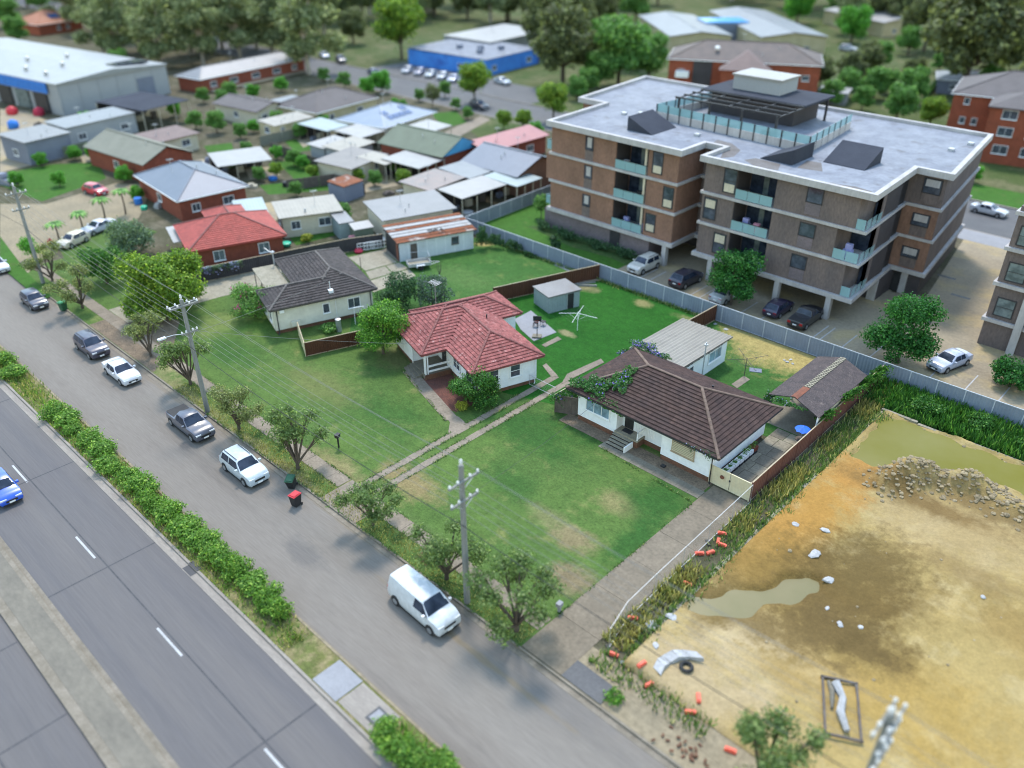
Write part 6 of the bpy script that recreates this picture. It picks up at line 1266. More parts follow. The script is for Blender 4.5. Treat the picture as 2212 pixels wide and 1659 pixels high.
PROTO = {
 'sedan': make_car('sedan',4.65,1.80,0.93,1.43,0.95,0.25,-0.95,-1.55,0.95,1.02),
 'hatchback': make_car('hatchback',4.05,1.74,0.95,1.48,0.95,0.35,-1.35,-1.85,0.97,0.98),
 'suv': make_car('suv',4.50,1.86,1.10,1.68,0.98,0.35,-1.65,-2.05,1.10,1.12),
 'van': make_car('van',5.05,1.95,1.22,1.96,1.55,0.85,-2.38,-2.44,1.18,1.24,0.22),
 'ute': make_car('ute',5.15,1.86,1.08,1.66,1.15,0.45,-0.55,-0.78,1.08,1.06,0.24,tray=True),
}
used = set()
def car(kind, u_, v_, rz, color, label, cat=None, group=None, snap=None, nm=None):
    q = G(u_, v_, 0.7); x, y = q.x, (snap if snap is not None else q.y); z = ZR if (y < 24.7 or 116.2 < y < 129.1) else 0.014
    pr = PROTO[kind]
    if kind not in used:
        used.add(kind); o = pr; o.location = (x,y,z); o.rotation_euler = (0,0,R(rz)); o['label'] = label; o['category'] = cat or 'car'
        if group: o['group'] = group
        for c in KIDS[pr.name]: c.color = c4(color)
        o.color = c4(color)
    else: o = copy_thing(pr, (x,y,z), R(rz), label, group, color=color); o['category'] = cat or 'car'
    if o is not pr: o.name = nm or 'parked_car'
    else: LATER.append((o, nm or 'parked_car'))
    return o
NAVY, DGR, SIL, WHT = (0.035,0.045,0.085), (0.06,0.062,0.07), (0.36,0.37,0.40), (0.50,0.53,0.56)
LATER = []
ST = 'cars parked along the service road kerb'
for (k, u_, v_, rz, c, lb, ct, g_, sn, nm) in (
 ('van',918,1297,-2,WHT,'white panel van parked at the kerb below the nearer power pole','van',ST,23.1,'parked_van'),
 ('ute',412,908,0,(0.075,0.082,0.11),'dark blue-grey utility with black tray cover parked under the lamp pole','utility',ST,23.1,'parked_utility'),
 ('suv',527,1003,0,(0.42,0.47,0.51),'pale silver compact SUV parked just above the wheelie bins','car',ST,22.95,'parked_car'),
 ('sedan',265,795,0,(0.50,0.51,0.56),'white sedan parked nose to tail behind the dark SUV','car',ST,23.0,'parked_car'),
 ('suv',203,740,0,(0.045,0.042,0.065),'dark purple-black SUV parked touching distance from white sedan','car',ST,23.15,'parked_car'),
 ('hatchback',75,642,0,(0.045,0.05,0.075),'dark grey hatchback parked beside the green lidded bin','car',ST,23.3,'parked_car'),
 ('hatchback',-6,1050,0,(0.02,0.09,0.52),'bright blue car driving on the main road at left edge','car',None,9.2,'moving_car'),
 ('sedan',-8,566,0,(0.48,0.49,0.53),'white car cut off by the left edge on the service road','car',ST,23.9,'parked_car'),
 ('hatchback',158,516,-68,(0.50,0.44,0.34),'beige car parked on grass near the blurred street trees','car',None,None,'parked_car'),
 ('sedan',212,488,-75,(0.42,0.42,0.48),'silver car parked in front of the sage grey tree','car',None,None,'parked_car'),
 ('hatchback',205,408,12,(0.42,0.02,0.045),'red car parked at the bright green lawn edge','car',None,None,'parked_car'),
 ('suv',1392,570,-92,(0.46,0.44,0.40),'beige people mover parked nose out under the apartments','car','cars in the apartment car park',None,'parked_car'),
 ('suv',1482,600,88,(0.032,0.030,0.045),'black SUV parked tail out between apartment columns','car','cars in the apartment car park',None,'parked_car'),
 ('sedan',1570,632,88,(0.42,0.44,0.46),'silver car mostly hidden by the smaller car park tree','car','cars in the apartment car park',None,'parked_car'),
 ('hatchback',1682,662,90,(0.028,0.022,0.05),'dark blue hatchback with red tail-light facing the back fence','car','cars in the apartment car park',None,'parked_car'),
 ('ute',1742,682,90,(0.022,0.022,0.025),'black utility with flat tray cover beside the dark hatchback','utility','cars in the apartment car park',None,'parked_utility'),
 ('sedan',2052,776,-106,(0.36,0.40,0.50),'pale blue-white sedan in the open car park at right','car',None,None,'parked_car'),
 ('sedan',2142,446,-4,(0.52,0.53,0.56),'white sedan on the rear street at the right edge','car',None,124.6,'parked_car'),
 ('suv',1832,104,4,(0.48,0.49,0.52),'white car far off beneath the bright green trees','car',None,None,'parked_car'),
 ('sedan',700,118,-20,(0.42,0.44,0.52),'silver-blue car parked far up the rear street','car','cars along the rear street',None,'parked_car'),
 ('suv',736,128,-20,(0.035,0.04,0.06),'dark SUV parked behind the silver-blue car up the rear street','car','cars along the rear street',None,'parked_car'),
 ('sedan',808,153,-14,(0.13,0.15,0.22),'grey-blue sedan parked left of the row of pale cars','car','cars along the rear street',None,'parked_car'),
 ('hatchback',880,150,-62,(0.48,0.48,0.52),'leftmost white car in the angled row before the blue building','car','angled cars before the blue building',None,'parked_car'),
 ('hatchback',906,154,-62,(0.34,0.33,0.40),'grey car second from left in the angled row','car','angled cars before the blue building',None,'parked_car'),
 ('sedan',931,158,-62,(0.46,0.48,0.50),'third pale car from left in the angled row','car','angled cars before the blue building',None,'parked_car'),
 ('hatchback',956,163,-62,(0.50,0.51,0.53),'fourth pale car from left in the angled row','car','angled cars before the blue building',None,'parked_car'),
 ('sedan',980,168,-62,(0.50,0.50,0.58),'silver car second from right in the angled row','car','angled cars before the blue building',None,'parked_car'),
 ('hatchback',1003,172,-62,(0.50,0.52,0.53),'rightmost white car in the angled row before the blue building','car','angled cars before the blue building',None,'parked_car'),
 ('sedan',1085,174,-10,(0.43,0.45,0.49),'pale car beneath the blue building end wall','car','cars along the rear street',None,'parked_car'),
 ('suv',1040,224,-8,(0.03,0.032,0.045),'black SUV parked under the round rear street tree','car','cars along the rear street',119.6,'parked_car')):
    car(k, u_, v_, rz, c, lb, ct, g_, sn, nm)
for o, nm in LATER: o.name = nm
# box trailer by the garage
q = G(905,578); tr = thing('box_trailer', 'galvanised box trailer with mesh cage parked by the white garage', 'trailer', (q.x,q.y,0.01), R(62))
MB().box(-1.3,-0.75,0.5,1.3,0.75,0.56).build('bed', 'slab_cream', tr)
for a in ((-1.3,-0.78,1.3,-0.74),(-1.3,0.74,1.3,0.78),(-1.34,-0.78,-1.3,0.78),(1.3,-0.78,1.34,0.78)): MB().box(a[0],a[1],0.48,a[2],a[3],0.85).build('side_panel', 'galv', tr)
for sg in (1,-1):
    wm = MB(); wm.T = Matrix.Translation((0.1,sg*0.92,0.3)) @ Matrix.Rotation(math.pi/2,4,'X'); wm.lathe((0,0,-0.08),[(0.27,0),(0.3,0.03),(0.3,0.13),(0.27,0.16)],14); wm.build('wheel', 'rubber', tr, smooth=45)
    MB().box(-0.35,sg*0.92-0.12,0.64,0.55,sg*0.92+0.12,0.68).box(-0.45,sg*0.92-0.12,0.42,-0.35,sg*0.92+0.12,0.66).build('mudguard', 'trim_white', tr)
MB().bar((1.3,-0.5,0.45),(2.5,0,0.45),0.07,0.07).build('drawbar', 'galv', tr); MB().bar((1.3,0.5,0.45),(2.5,0,0.45),0.07,0.07).build('drawbar', 'galv', tr)
MB().tube([(-1.3,0.76,0.85),(-1.3,0.76,1.7),(1.3,0.76,1.7),(1.3,0.76,0.85)],0.02,5).build('cage', 'galv', tr); MB().tube([(1.3,0.76,1.7),(1.3,-0.76,1.2),(1.3,-0.76,0.85)],0.02,5).build('cage', 'galv', tr)

# ================================================================ power poles and wires
def pole(label, x, y, h, lean=(0,0), arms=((9.5,2.4),(8.1,2.2)), lamp=None, double=False):
    t = thing('power_pole', label, 'pole', (x,y,0), 0); lx, ly = lean
    at = lambda z: (lx*z/h, ly*z/h, z)
    MB().tube([(0,0,0),at(h*0.5),at(h)],[0.21,0.185,0.16],12).build('shaft', 'timber_pole', t, smooth=50)
    for z, L in arms:
        p = at(z)
        for off in ((0.2,-0.2) if double and z > 9 else (0.2,)):
            am = MB().box(p[0]+off-0.06,p[1]-L/2,z-0.06,p[0]+off+0.06,p[1]+L/2,z+0.06).build('crossarm', 'timber_pole', t)
            for f in (-0.46,-0.2,0.2,0.46): MB().lathe((p[0]+off,p[1]+f*L,z+0.06),[(0.05,0),(0.09,0.05),(0.05,0.1),(0.09,0.15),(0.03,0.22)],8).build('insulator', 'ceramic', am)
        MB().bar((p[0]+0.2,p[1]-L*0.33,z-0.05),(p[0]+0.1,p[1],z-0.7),0.04,0.04).build('brace', 'galv', t); MB().bar((p[0]+0.2,p[1]+L*0.33,z-0.05),(p[0]+0.1,p[1],z-0.7),0.04,0.04).build('brace', 'galv', t)
    p = at(h); MB().lathe((p[0],p[1],h),[(0.05,0),(0.08,0.15),(0.12,0.22),(0.05,0.32),(0.1,0.36),(0.03,0.45)],8).build('top_insulator', 'ceramic', t)
    if lamp:
        z, dy = lamp; p = at(z); lm = MB().tube([(p[0],p[1],z),(p[0],p[1]+dy*0.6,z+0.35),(p[0],p[1]+dy,z+0.4)],0.035,6).build('lamp_arm', 'galv', t)
        MB().box(p[0]-0.14,p[1]+dy-0.5,z+0.33,p[0]+0.14,p[1]+dy+0.15,z+0.46).build('lamp_head', 'lamp_clear', lm)
    return t
pole('weathered timber power pole standing above the white van', -28.1, 25.4, 10.5, (-0.3,0.2))
pole('leaning timber power pole with street lamp and double crossarm', -60.2, 25.3, 10.4, (-0.5,0.1), arms=((9.9,2.5),(7.6,1.4)), lamp=(7.4,-2.1), double=True)
pole('tall blurred power pole at the far left by street trees', -98.2, 26.0, 10.6, (-2.0,0.6), arms=((9.9,2.2),(8.2,1.8)))
pole('power pole with many insulators at the bottom right corner', -4.0, 26.3, 10.4, (0.1,-0.1), arms=((9.9,2.4),(9.0,2.4),(7.8,2.0)), double=True)
PX = [(-240,26.6),(-165,26.6),(-100.1,26.5),(-60.6,25.4),(-28.3,25.6),(-3.9,26.2),(45,26.2)]
def wire(label, dy, z, m='wire', r=0.014, sag=0.5, pts=None):
    pp = []
    nodes = [(x+(0.2 if abs(x) < 110 else 0),y+dy,z) for x, y in PX] if pts is None else pts
    for a, c in zip(nodes, nodes[1:]):
        L = math.dist(a, c); n = 14
        for k in range(n): t_ = k/n; pp.append((a[0]+(c[0]-a[0])*t_, a[1]+(c[1]-a[1])*t_, a[2]+(c[2]-a[2])*t_-4*sag*(L/35)*t_*(1-t_)))
    pp.append(nodes[-1]); return MB().tube(pp, r, 4, cap=False).build('overhead_wire', m, label=label, cat='wire', group='overhead wires strung along the service road')
for dy, z, lb in ((-1.1,9.75,'pale wire on the street end of the upper crossarms'),(0.0,10.85,'topmost pale wire running over the pole tops'),(1.1,9.75,'pale wire on the house end of the upper crossarms'),(-1.0,8.35,'pale wire on the street end of the lower crossarms'),(-0.45,8.35,'second pale wire from the street on lower crossarms'),(0.45,8.35,'third pale wire from the street on lower crossarms'),(1.0,8.35,'pale wire on the house end of the lower crossarms')): wire(lb, dy, z)
wire('dark lower cable strung beneath the pale street wires', -0.25, 6.3, 'wire_black', 0.028, 0.6)
wire('black service cable from nearer pole to creeper covered house', 0, 0, 'wire_black', 0.016, 0.4, [(-28.2,26.2,8.2),(-34.0,45.9,3.2)])
wire('pale service cable from lamp pole to the cream house', 0, 0, 'wire', 0.014, 0.4, [(-60.5,25.9,7.4),(-67.9,44.0,3.9)])
wire('pale service cable from lamp pole to the red roofed house', 0, 0, 'wire', 0.014, 0.4, [(-60.5,25.9,7.5),(-51.5,42.0,3.3)])
# ================================================================ trees and plants
def make_tree(name, label, loc, lobes, leaf_m, n, size, seed, trunk, bark='bark', shell=0.5, cat='tree', rz=0.0, scale=1.0, group=None, flower=None, fn=0, aspect=0.55):
    """lobes: (x,y,z,rx,ry,rz); trunk: list of (points, radii)"""
    rg = np.random.default_rng(seed); t = thing(name, label, cat, tuple(loc), rz, group); t.scale = (scale,)*3
    pos, nrm = lobe_points(lobes, n, rg, shell)
    ob('crown', leaf_cloud('crown', pos, nrm, size, leaf_m, rg, aspect), t)
    if trunk:
        b = MB()
        for pts, rad in trunk: b.tube(pts, rad, 6)
        b.build('trunk', bark, t, smooth=60)
    if flower:
        pos, nrm = lobe_points([(x,y,z,a*1.03,b_*1.03,c*1.03) for x,y,z,a,b_,c in lobes], fn, rg, 0.93)
        cc = pos[rg.integers(0, len(pos), 16)]; keep = pos[np.min(np.linalg.norm(pos[:,None]-cc[None], axis=2), axis=1) < 0.5]; nrm = nrm[:len(keep)]
        ob('blossom', leaf_cloud('blossom', keep, nrm, size*0.9, flower, rg, 0.8), t)
    return t
def limbs(seed, lobes, fork=0.6, r0=0.13, base=(0,0)):
    r = random.Random(seed); out = [([(base[0],base[1],0),(base[0]*0.6,base[1]*0.6,fork)],[r0*1.15,r0])]
    for (x,y,z,a,b_,c) in lobes:
        mid = (x*0.42+r.uniform(-0.15,0.15), y*0.42+r.uniform(-0.15,0.15), fork+(z-fork)*0.5)
        out.append(([(base[0]*0.6,base[1]*0.6,fork),mid,(x*0.85,y*0.85,z),(x*1.15,y*1.15,z+c*0.55)],[r0*0.72,r0*0.5,r0*0.3,r0*0.1]))
        for k in range(2): out.append(([mid,(x+r.uniform(-a,a)*0.5,y+r.uniform(-b_,b_)*0.5,z+r.uniform(-0.2,0.4)*c)],[r0*0.35,r0*0.1]))
    return out
def street_lobes(seed):
    r = random.Random(seed); L = []; n = r.randint(7,10); lx, ly = r.uniform(-0.5,0.5), r.uniform(-0.5,0.5)
    for k in range(n):
        a = k*2.4+r.uniform(-0.6,0.6); d = r.uniform(0.5,1.75); z = r.uniform(1.9,3.9)-0.25*d
        L.append((lx*z/3+d*math.cos(a), ly*z/3+d*math.sin(a), z, r.uniform(0.45,0.95), r.uniform(0.45,0.95), r.uniform(0.3,0.62)))
    return L
STG = 'small multi-stemmed trees planted along the verge'
for (u_, v_, sc_, rz, k, lb) in ((114,607,1.15,0.3,2,'pale street tree beside the far left power pole'),(179,665,1.3,1.1,2,'thin stemmed street tree left of the big round tree'),(327,770,1.15,2.3,2,'small leaning street tree next to the parked white sedan'),(412,830,1.25,4.0,0,'street tree at the foot of the leaning lamp pole'),(517,927,1.15,5.1,2,'pale dry-leaved street tree beside the dark blue-grey utility'),(644,1012,1.32,0.8,0,'broad street tree above the two wheelie bins'),(805,1133,1.18,3.2,1,'street tree at the driveway crossover with curved trunk'),(965,1250,1.25,1.9,3,'street tree left of the nearer power pole'),(1116,1362,1.35,2.7,1,'street tree right of the nearer power pole'),(1640,1700,1.4,0.5,3,'dark street tree at the bottom right edge')):
    q = G(u_, v_); sd_ = u_; ll = street_lobes(sd_)
    make_tree('street_tree', lb, (q.x,q.y,0), ll, 'leaf_street_dry' if k == 2 else 'leaf_street', 4200+sd_ % 1400, 0.175, sd_, limbs(sd_, ll, 0.35, 0.11), shell=0.05, scale=sc_, rz=rz, group=STG, aspect=0.42)
def ball_lobes(seed, R_, H, n=9, zc=None, sq=0.75):
    r = random.Random(seed); n = n+5; L = [(0,0,zc or H*0.55,R_*0.64,R_*0.64,H*0.33)]
    for k in range(n):
        a = k*2.4+r.uniform(-0.3,0.3); e = r.uniform(-0.75,1.0); d = R_*r.uniform(0.5,0.78)*math.cos(e*1.1)
        L.append((d*math.cos(a), d*math.sin(a), (zc or H*0.55)+H*0.30*math.sin(e*1.3), R_*r.uniform(0.24,0.44), R_*r.uniform(0.24,0.44), H*r.uniform(0.10,0.19)))
    return L
def solid_tree(name, label, loc, R_, H, leaf_m, n, size, seed, zc=None, cat='tree', trunk=True, shell=0.55, bark='bark', group=None, r0=None, flower=None, fn=0):
    lb = ball_lobes(seed, R_, H, zc=zc)
    return make_tree(name, label, loc, lb, leaf_m, n, size, seed, limbs(seed, lb[1:6], (zc or H*0.55)*0.45, r0 or R_*0.045) if trunk else None, bark, shell, cat, group=group, flower=flower, fn=fn)
solid_tree('shade_tree', 'large round yellow-green tree beside the cream house driveway', (-81.0,32.2,0), 5.1, 8.4, 'leaf_big', 22000, 0.32, 21, zc=3.5, r0=0.22)
solid_tree('garden_tree', 'dark green bushy tree behind the large round tree', G(232,612).to_tuple(), 3.1, 4.6, 'leaf_glossy', 5200, 0.26, 22, zc=2.4)
solid_tree('garden_tree', 'soft grey-green tree in front of the red tiled house', G(288,548).to_tuple(), 3.2, 4.8, 'leaf_sage', 4200, 0.30, 23, zc=2.5)
solid_tree('lawn_tree', 'dense bright green tree left of the red roofed white house', (-57.3,42.2,0), 3.15, 5.9, 'leaf_lime', 13000, 0.20, 24, zc=2.8, r0=0.14)
solid_tree('front_bush', 'glossy green bush before the red roofed house side wall', (-44.6,42.4,0), 2.65, 3.9, 'leaf_glossy', 9000, 0.18, 25, zc=1.65, cat='bush')
solid_tree('low_shrub', 'low yellow-green shrub at the edge of red mulch bed', G(998,884).to_tuple(), 0.75, 0.8, 'leaf_yellow', 900, 0.12, 26, zc=0.4, cat='shrub', trunk=False)
solid_tree('bougainvillea', 'bougainvillea with magenta blossom on the lawn by cream house', (-73.3,38.0,0), 3.0, 4.0, 'leaf_mid', 6000, 0.20, 27, zc=2.0, cat='bush', flower='flower_magenta', fn=1500)
solid_tree('dark_shrub', 'dark feathery shrub behind the red roofed house, left clump', G(865,665).to_tuple(), 2.5, 4.4, 'leaf_dark', 4400, 0.22, 28, zc=2.1, cat='shrub')
solid_tree('dark_shrub', 'blue-grey shrub behind the red roofed house, right clump', G(935,666).to_tuple(), 2.5, 4.2, 'leaf_bluish', 3600, 0.20, 29, zc=1.9, cat='shrub')
solid_tree('ground_plant', 'tuft of green plants against the cream weatherboard wall', G(712,716).to_tuple(), 0.95, 0.9, 'leaf_mid', 900, 0.2, 30, zc=0.4, cat='plant', trunk=False)
solid_tree('car_park_tree', 'smaller dense green tree in the car park by the silver car', (-38.7,74.7,0), 3.1, 6.6, 'leaf_carpark', 10000, 0.26, 31, zc=3.6, r0=0.13)
solid_tree('car_park_tree', 'larger dense green tree at the open end of car park', (-20.7,74.6,0), 3.7, 7.6, 'leaf_carpark', 12500, 0.27, 32, zc=4.0, r0=0.15)
solid_tree('car_park_bush', 'green bush beside the car park at the right edge', (-11.6,77.2,0), 2.2, 3.4, 'leaf_carpark', 3600, 0.26, 33, zc=1.7, cat='bush')
sp = thing('bare_sapling', 'leafless dark sapling standing on the garage lawn', 'sapling', tuple(G(950,612)), 0); b = MB(); rr = random.Random(2); b.tube([(0,0,0),(0,0,1.2)],[0.05,0.04],6)
for k in range(7): a = k*0.9; b.tube([(0,0,0.9+0.05*k),(0.25*math.cos(a),0.25*math.sin(a),1.8),(0.3*math.cos(a),0.3*math.sin(a),2.6)],[0.03,0.02,0.01],5)
b.build('stems', 'timber_dark', sp)
# creepers
def creeper(name, label, patches, leaf_m, n, size, seed, flower=None, fn=0, thick=0.18, cat='creeper'):
    """patches: (centre, u-vector, v-vector) sheets of leaves with an uneven edge and some depth"""
    rg = np.random.default_rng(seed); t = thing(name, label, cat, tuple(patches[0][0]), 0); o0 = np.array(patches[0][0]); P = []; N = []; w_ = np.array([Vector(u).cross(Vector(v)).length for _, u, v in patches]); w_ = w_/w_.sum()
    def pts(n, k_): 
        P = []; N = []
        for (c, u, v), f in zip(patches, w_):
            m = int(n*f); a = rg.random(m)*2*math.pi; r = np.sqrt(rg.random(m))*(0.72+0.2*np.sin(3*a+seed)+0.16*np.sin(7*a)); nn = np.array(Vector(u).cross(Vector(v)).normalized())
            P.append(np.array(c)+np.outer(r*np.cos(a),u)+np.outer(r*np.sin(a),v)+np.outer(np.abs(rg.normal(size=m))*thick*k_,nn)); N.append(np.tile(nn,(m,1))*0.8+rg.normal(size=(m,3))*0.6)
        return np.concatenate(P)-o0, np.concatenate(N)
    p, nr = pts(n, 1.0); ob('foliage', leaf_cloud('foliage', p, nr, size, leaf_m, rg), t)
    if flower:
        p, nr = pts(fn, 1.3); c = p[rg.integers(0, len(p), 14)]; d = np.min(np.linalg.norm(p[:,None]-c[None], axis=2), axis=1); p2 = p[d < 0.55]; ob('blossom', leaf_cloud('blossom', p2, nr[d < 0.55], size*0.85, flower, rg, 0.9), t)
    return t
zr = lambda y: 2.95+(y-45.8)*0.42+0.12
creeper('creeper', 'green creeper with purple flowers sprawling over brown tiled roof', [((-33.6,48.3,zr(48.3)),(1.15,0.1,0),(0,1.7,0.71)),((-35.4,46.8,zr(46.8)),(2.0,0.2,0),(0.2,1.1,0.46)),((-37.0,46.6,2.7),(1.0,0.5,0),(-0.3,0.2,1.0)),((-33.4,46.2,2.85),(2.2,0,0),(0,0.5,0.35))], 'leaf_vine', 6500, 0.17, 41, 'flower_purple', 420)
creeper('creeper', 'green creeper thick along the brown fence by creeper house', [((-38.2,48.5,1.6),(0,2.6,0),(0.6,0,0.5)),((-38.1,52.4,1.7),(0,2.6,0),(0.6,0,0.4)),((-38.4,46.3,1.6),(0.7,0.9,0),(0.3,0,0.8))], 'leaf_vine', 3600, 0.17, 42, 'flower_purple', 400, thick=0.25)
creeper('creeper', 'purple flowering creeper between cream ribbed roof and brown tiles', [((-36.6,55.6,3.2),(1.5,0.3,0),(0,0.7,0.3)),((-34.8,55.6,3.0),(1.6,0,0),(0,0.3,0.35)),((-37.9,54.8,2.6),(0.6,1.0,0),(0,0,0.6))], 'leaf_vine', 2000, 0.15, 43, 'flower_purple', 600)
creeper('creeper', 'grey-leaved creeper hanging at the corner above driveway gate', [((-23.6,46.0,2.85),(1.0,0.1,0),(0,0.3,0.4)),((-25.0,45.9,2.9),(1.1,0,0),(0,0.15,0.3))], 'leaf_dark', 260, 0.12, 44, 'flower_lilac', 30)
creeper('creeper', 'bright green vine climbing the carport side by pit fence', [((-20.6,58.5,2.1),(0.35,1.3,0),(0.5,0,0.6)),((-20.4,62.5,2.4),(0.4,2.0,0),(0.5,0,0.6)),((-20.4,66.2,2.0),(0.4,1.9,0),(0.5,0,0.9)),((-20.6,69.0,1.6),(0.5,1.2,0),(0.5,0,1.0))], 'leaf_glossy', 4600, 0.2, 45, thick=0.3)
creeper('creeper', 'leafy vine trailing along the open front of shingled carport', [((-23.2,57.2,2.35),(1.9,0,0.1),(0,0.15,0.25)),((-25.2,57.6,1.9),(0.5,0.3,0),(0,0.3,0.8))], 'leaf_vine', 1300, 0.16, 46, 'flower_lilac', 60)
creeper('creeper', 'thick dark ivy smothering the corner of white garage', [((-69.8,67.8,1.6),(0.5,0.8,0),(0.2,0,1.6)),((-68.6,69.2,1.0),(1.4,0.6,0),(0,0,0.9)),((-66.2,70.0,0.9),(1.6,0.2,0),(0,-0.3,0.7)),((-63.5,70.0,0.4),(1.6,0.1,0),(0,-0.4,0.35))], 'leaf_dark', 3400, 0.2, 47, thick=0.35)
creeper('creeper', 'lilac flowering creeper draped over the charcoal paling fence', [((-85.0,39.6,1.75),(0.6,2.2,0),(0.8,-0.2,0.3)),((-84.3,42.2,1.7),(0.4,1.5,0),(0.6,-0.2,0.3))], 'leaf_sage', 1500, 0.2, 48, 'flower_lilac', 900, thick=0.3)
creeper('hedge_growth', 'low clipped growth along the car park side of back fence', [((-46+6*k,71.3,0.5),(3.2,0,0),(0,0.4,0.3)) for k in range(7)], 'leaf_dark', 3800, 0.18, 49, cat='hedge')
creeper('bed_shrubs', 'dark low shrubs along the base of apartment wall', [((-68.5,78.0,0.5),(1.8,-0.5,0),(0,0.5,0.5)),((-64,77.4,0.5),(2.8,-0.4,0),(0,0.6,0.4)),((-59,77.5,0.45),(2.8,0,0),(0,0.6,0.4)),((-55,77.6,0.45),(2.2,0,0),(0,0.6,0.4))], 'leaf_dark', 3000, 0.24, 50, thick=0.4, cat='shrubs')
solid_tree('fence_shrub', 'slim dark tree at the corner of apartment lawn', (-71.5,80.8,0), 1.1, 3.4, 'leaf_mid', 1300, 0.25, 51, zc=1.9, cat='shrub')
solid_tree('banana_plant', 'dark broad-leaved plant behind the blue-grey back fence', (-62.0,72.6,0), 0.8, 2.2, 'leaf_dark', 160, 0.55, 52, zc=1.4, cat='plant')

# ---------------------------------------------------------------- background trees: three kinds, each copied
def far_proto(kind):
    if kind == 'gum':
        r = random.Random(61); lb = []
        for k in range(19): a = k*2.4; d = r.uniform(0.4,4.6); lb.append((d*math.cos(a),d*math.sin(a),r.uniform(3.2,13.5),r.uniform(1.6,2.7),r.uniform(1.6,2.7),r.uniform(1.2,2.0)))
        tk = [([(0,0,0),(0.2,0.1,4.5),(0.5,0,8)],[0.42,0.34,0.24])]+[([(0.3,0,5+0.4*j),(x*0.6,y*0.6,(5+z)/2+0.8),(x,y,z)],[0.2,0.14,0.05]) for j,(x,y,z,_,_,_) in enumerate(lb[:8])]
        return make_tree('gum_tree','x',(0,0,0),lb,'leaf_gum',10000,0.6,61,tk,'bark_pale',0.2)
    if kind == 'dark': lb = ball_lobes(62, 5.0, 10, 12, zc=6.0); return make_tree('spreading_tree','x',(0,0,0),lb,'leaf_gum_dark',9000,0.55,62,limbs(62,lb[1:7],2.4,0.3),'bark',0.5)
    if kind == 'mid': lb = ball_lobes(63, 4.0, 8, 11, zc=4.8); return make_tree('leafy_tree','x',(0,0,0),lb,'leaf_mid',6500,0.48,63,limbs(63,lb[1:6],1.8,0.22),'bark',0.5)
    if kind == 'bright': lb = ball_lobes(64, 4.0, 8, 11, zc=4.4); return make_tree('leafy_tree','x',(0,0,0),lb,'leaf_bright',6500,0.48,64,limbs(64,lb[1:6],1.6,0.22),'bark',0.5)
    if kind == 'olive': lb = ball_lobes(65, 4.0, 8, 14, zc=5.0); return make_tree('leafy_tree','x',(0,0,0),lb,'leaf_big',6500,0.46,65,limbs(65,lb[1:6],2.0,0.2),'bark',0.5)
FP = {k: remember(far_proto(k)) for k in ('gum','dark','mid','bright','olive')}; fused = set()
def ftree(kind, u_, v_, sc_, label, sz=None, group=None, rz=None, xy=None):
    q = G(u_, v_) if xy is None else Vector((xy[0],xy[1],0)); o = FP[kind]; s = (sc_,sc_,sz or sc_); rz = random.uniform(0,6.28) if rz is None else rz
    if kind not in fused:
        fused.add(kind); o.location = (q.x,q.y,0); o.rotation_euler = (0,0,rz); o.scale = s; o['label'] = label
        if group: o['group'] = group
    else: copy_thing(o, (q.x,q.y,0), rz, label, group, s)
GG = 'gum trees behind the warehouse and red-brick flats'
for (u_,v_,s,lb) in ((225,118,1.0,'olive gum tree directly behind the warehouse roof'),(300,112,1.25,'tall gum tree behind the right end of warehouse roof'),(350,150,1.15,'gum tree in the gap between warehouse and red-brick flats'),(415,118,1.35,'tall gum with pale leaning trunk above the flats roof'),(480,105,1.3,'gum tree rising behind the middle of flats roof'),(555,105,1.35,'dense gum tree behind the right half of flats roof'),(620,120,1.3,'gum tree behind the right end of flats roof'),(668,160,1.45,'tall pale trunked gum at the right end of red-brick flats'),(150,60,1.1,'gum tree beside the orange tiled house'),(380,60,1.4,'distant gum tree above the warehouse right corner'),(520,50,1.4,'distant gum tree at the top edge left of the park'),(640,60,1.3,'distant pale gum at the top edge near the park')): ftree('gum',u_,v_,s,lb,group=GG)
for (u_,v_,s,lb) in ((764,96,0.9,'grey-green park tree standing alone on dry grass'),(1215,182,1.6,'big dark olive tree right of the blue building'),(1180,120,1.5,'dark olive tree behind the blue building roof end'),(1290,60,1.3,'dark tree at the top edge left of school roofs'),(1010,40,1.2,'dark shady tree at the top edge above blue building'),(940,30,1.1,'dark tree at the top edge right of round park tree'),(1100,45,1.2,'dark tree at top edge above the pale hall roof'),(2075,205,2.4,'huge dark spreading tree at the upper right'),(2160,160,1.7,'dark tree crown filling the top right corner'),(1995,110,1.5,'dark tree left of the huge spreading tree'),(1770,190,0.62,'dark rounded tree behind the brick flats end'),(1830,190,0.75,'dark bushy tree beside the pale roofed shelter'),(1350,20,1.4,'dark tree at top edge touching the school roof'),(860,15,1.1,'distant dark tree at the top edge over the park')): ftree('dark',u_,v_,s,lb)
for (u_,v_,s,lb) in ((1335,185,1.75,'leafy green tree left of the brick flats'),(1400,180,1.3,'leafy green tree touching the brick flats wall'),(1290,190,0.95,'leafy green tree in front of big dark olive tree'),(1245,215,0.6,'slim pale green tree by the apartment roof corner'),(1935,262,0.85,'rounded green tree behind the apartment roof'),(1860,240,0.6,'green tree beside the apartment roof terrace'),(425,280,0.42,'green shrub tree left of the sand coloured outbuilding'),(470,288,0.5,'taller green shrub tree behind the white carport'),(90,25,1.0,'green tree at the top left above orange roof'),(40,95,0.9,'green tree left of the orange tiled house'),(20,60,1.1,'green tree at the top left corner'),(265,160,0.7,'green tree behind the warehouse right wall')): ftree('mid',u_,v_,s,lb)
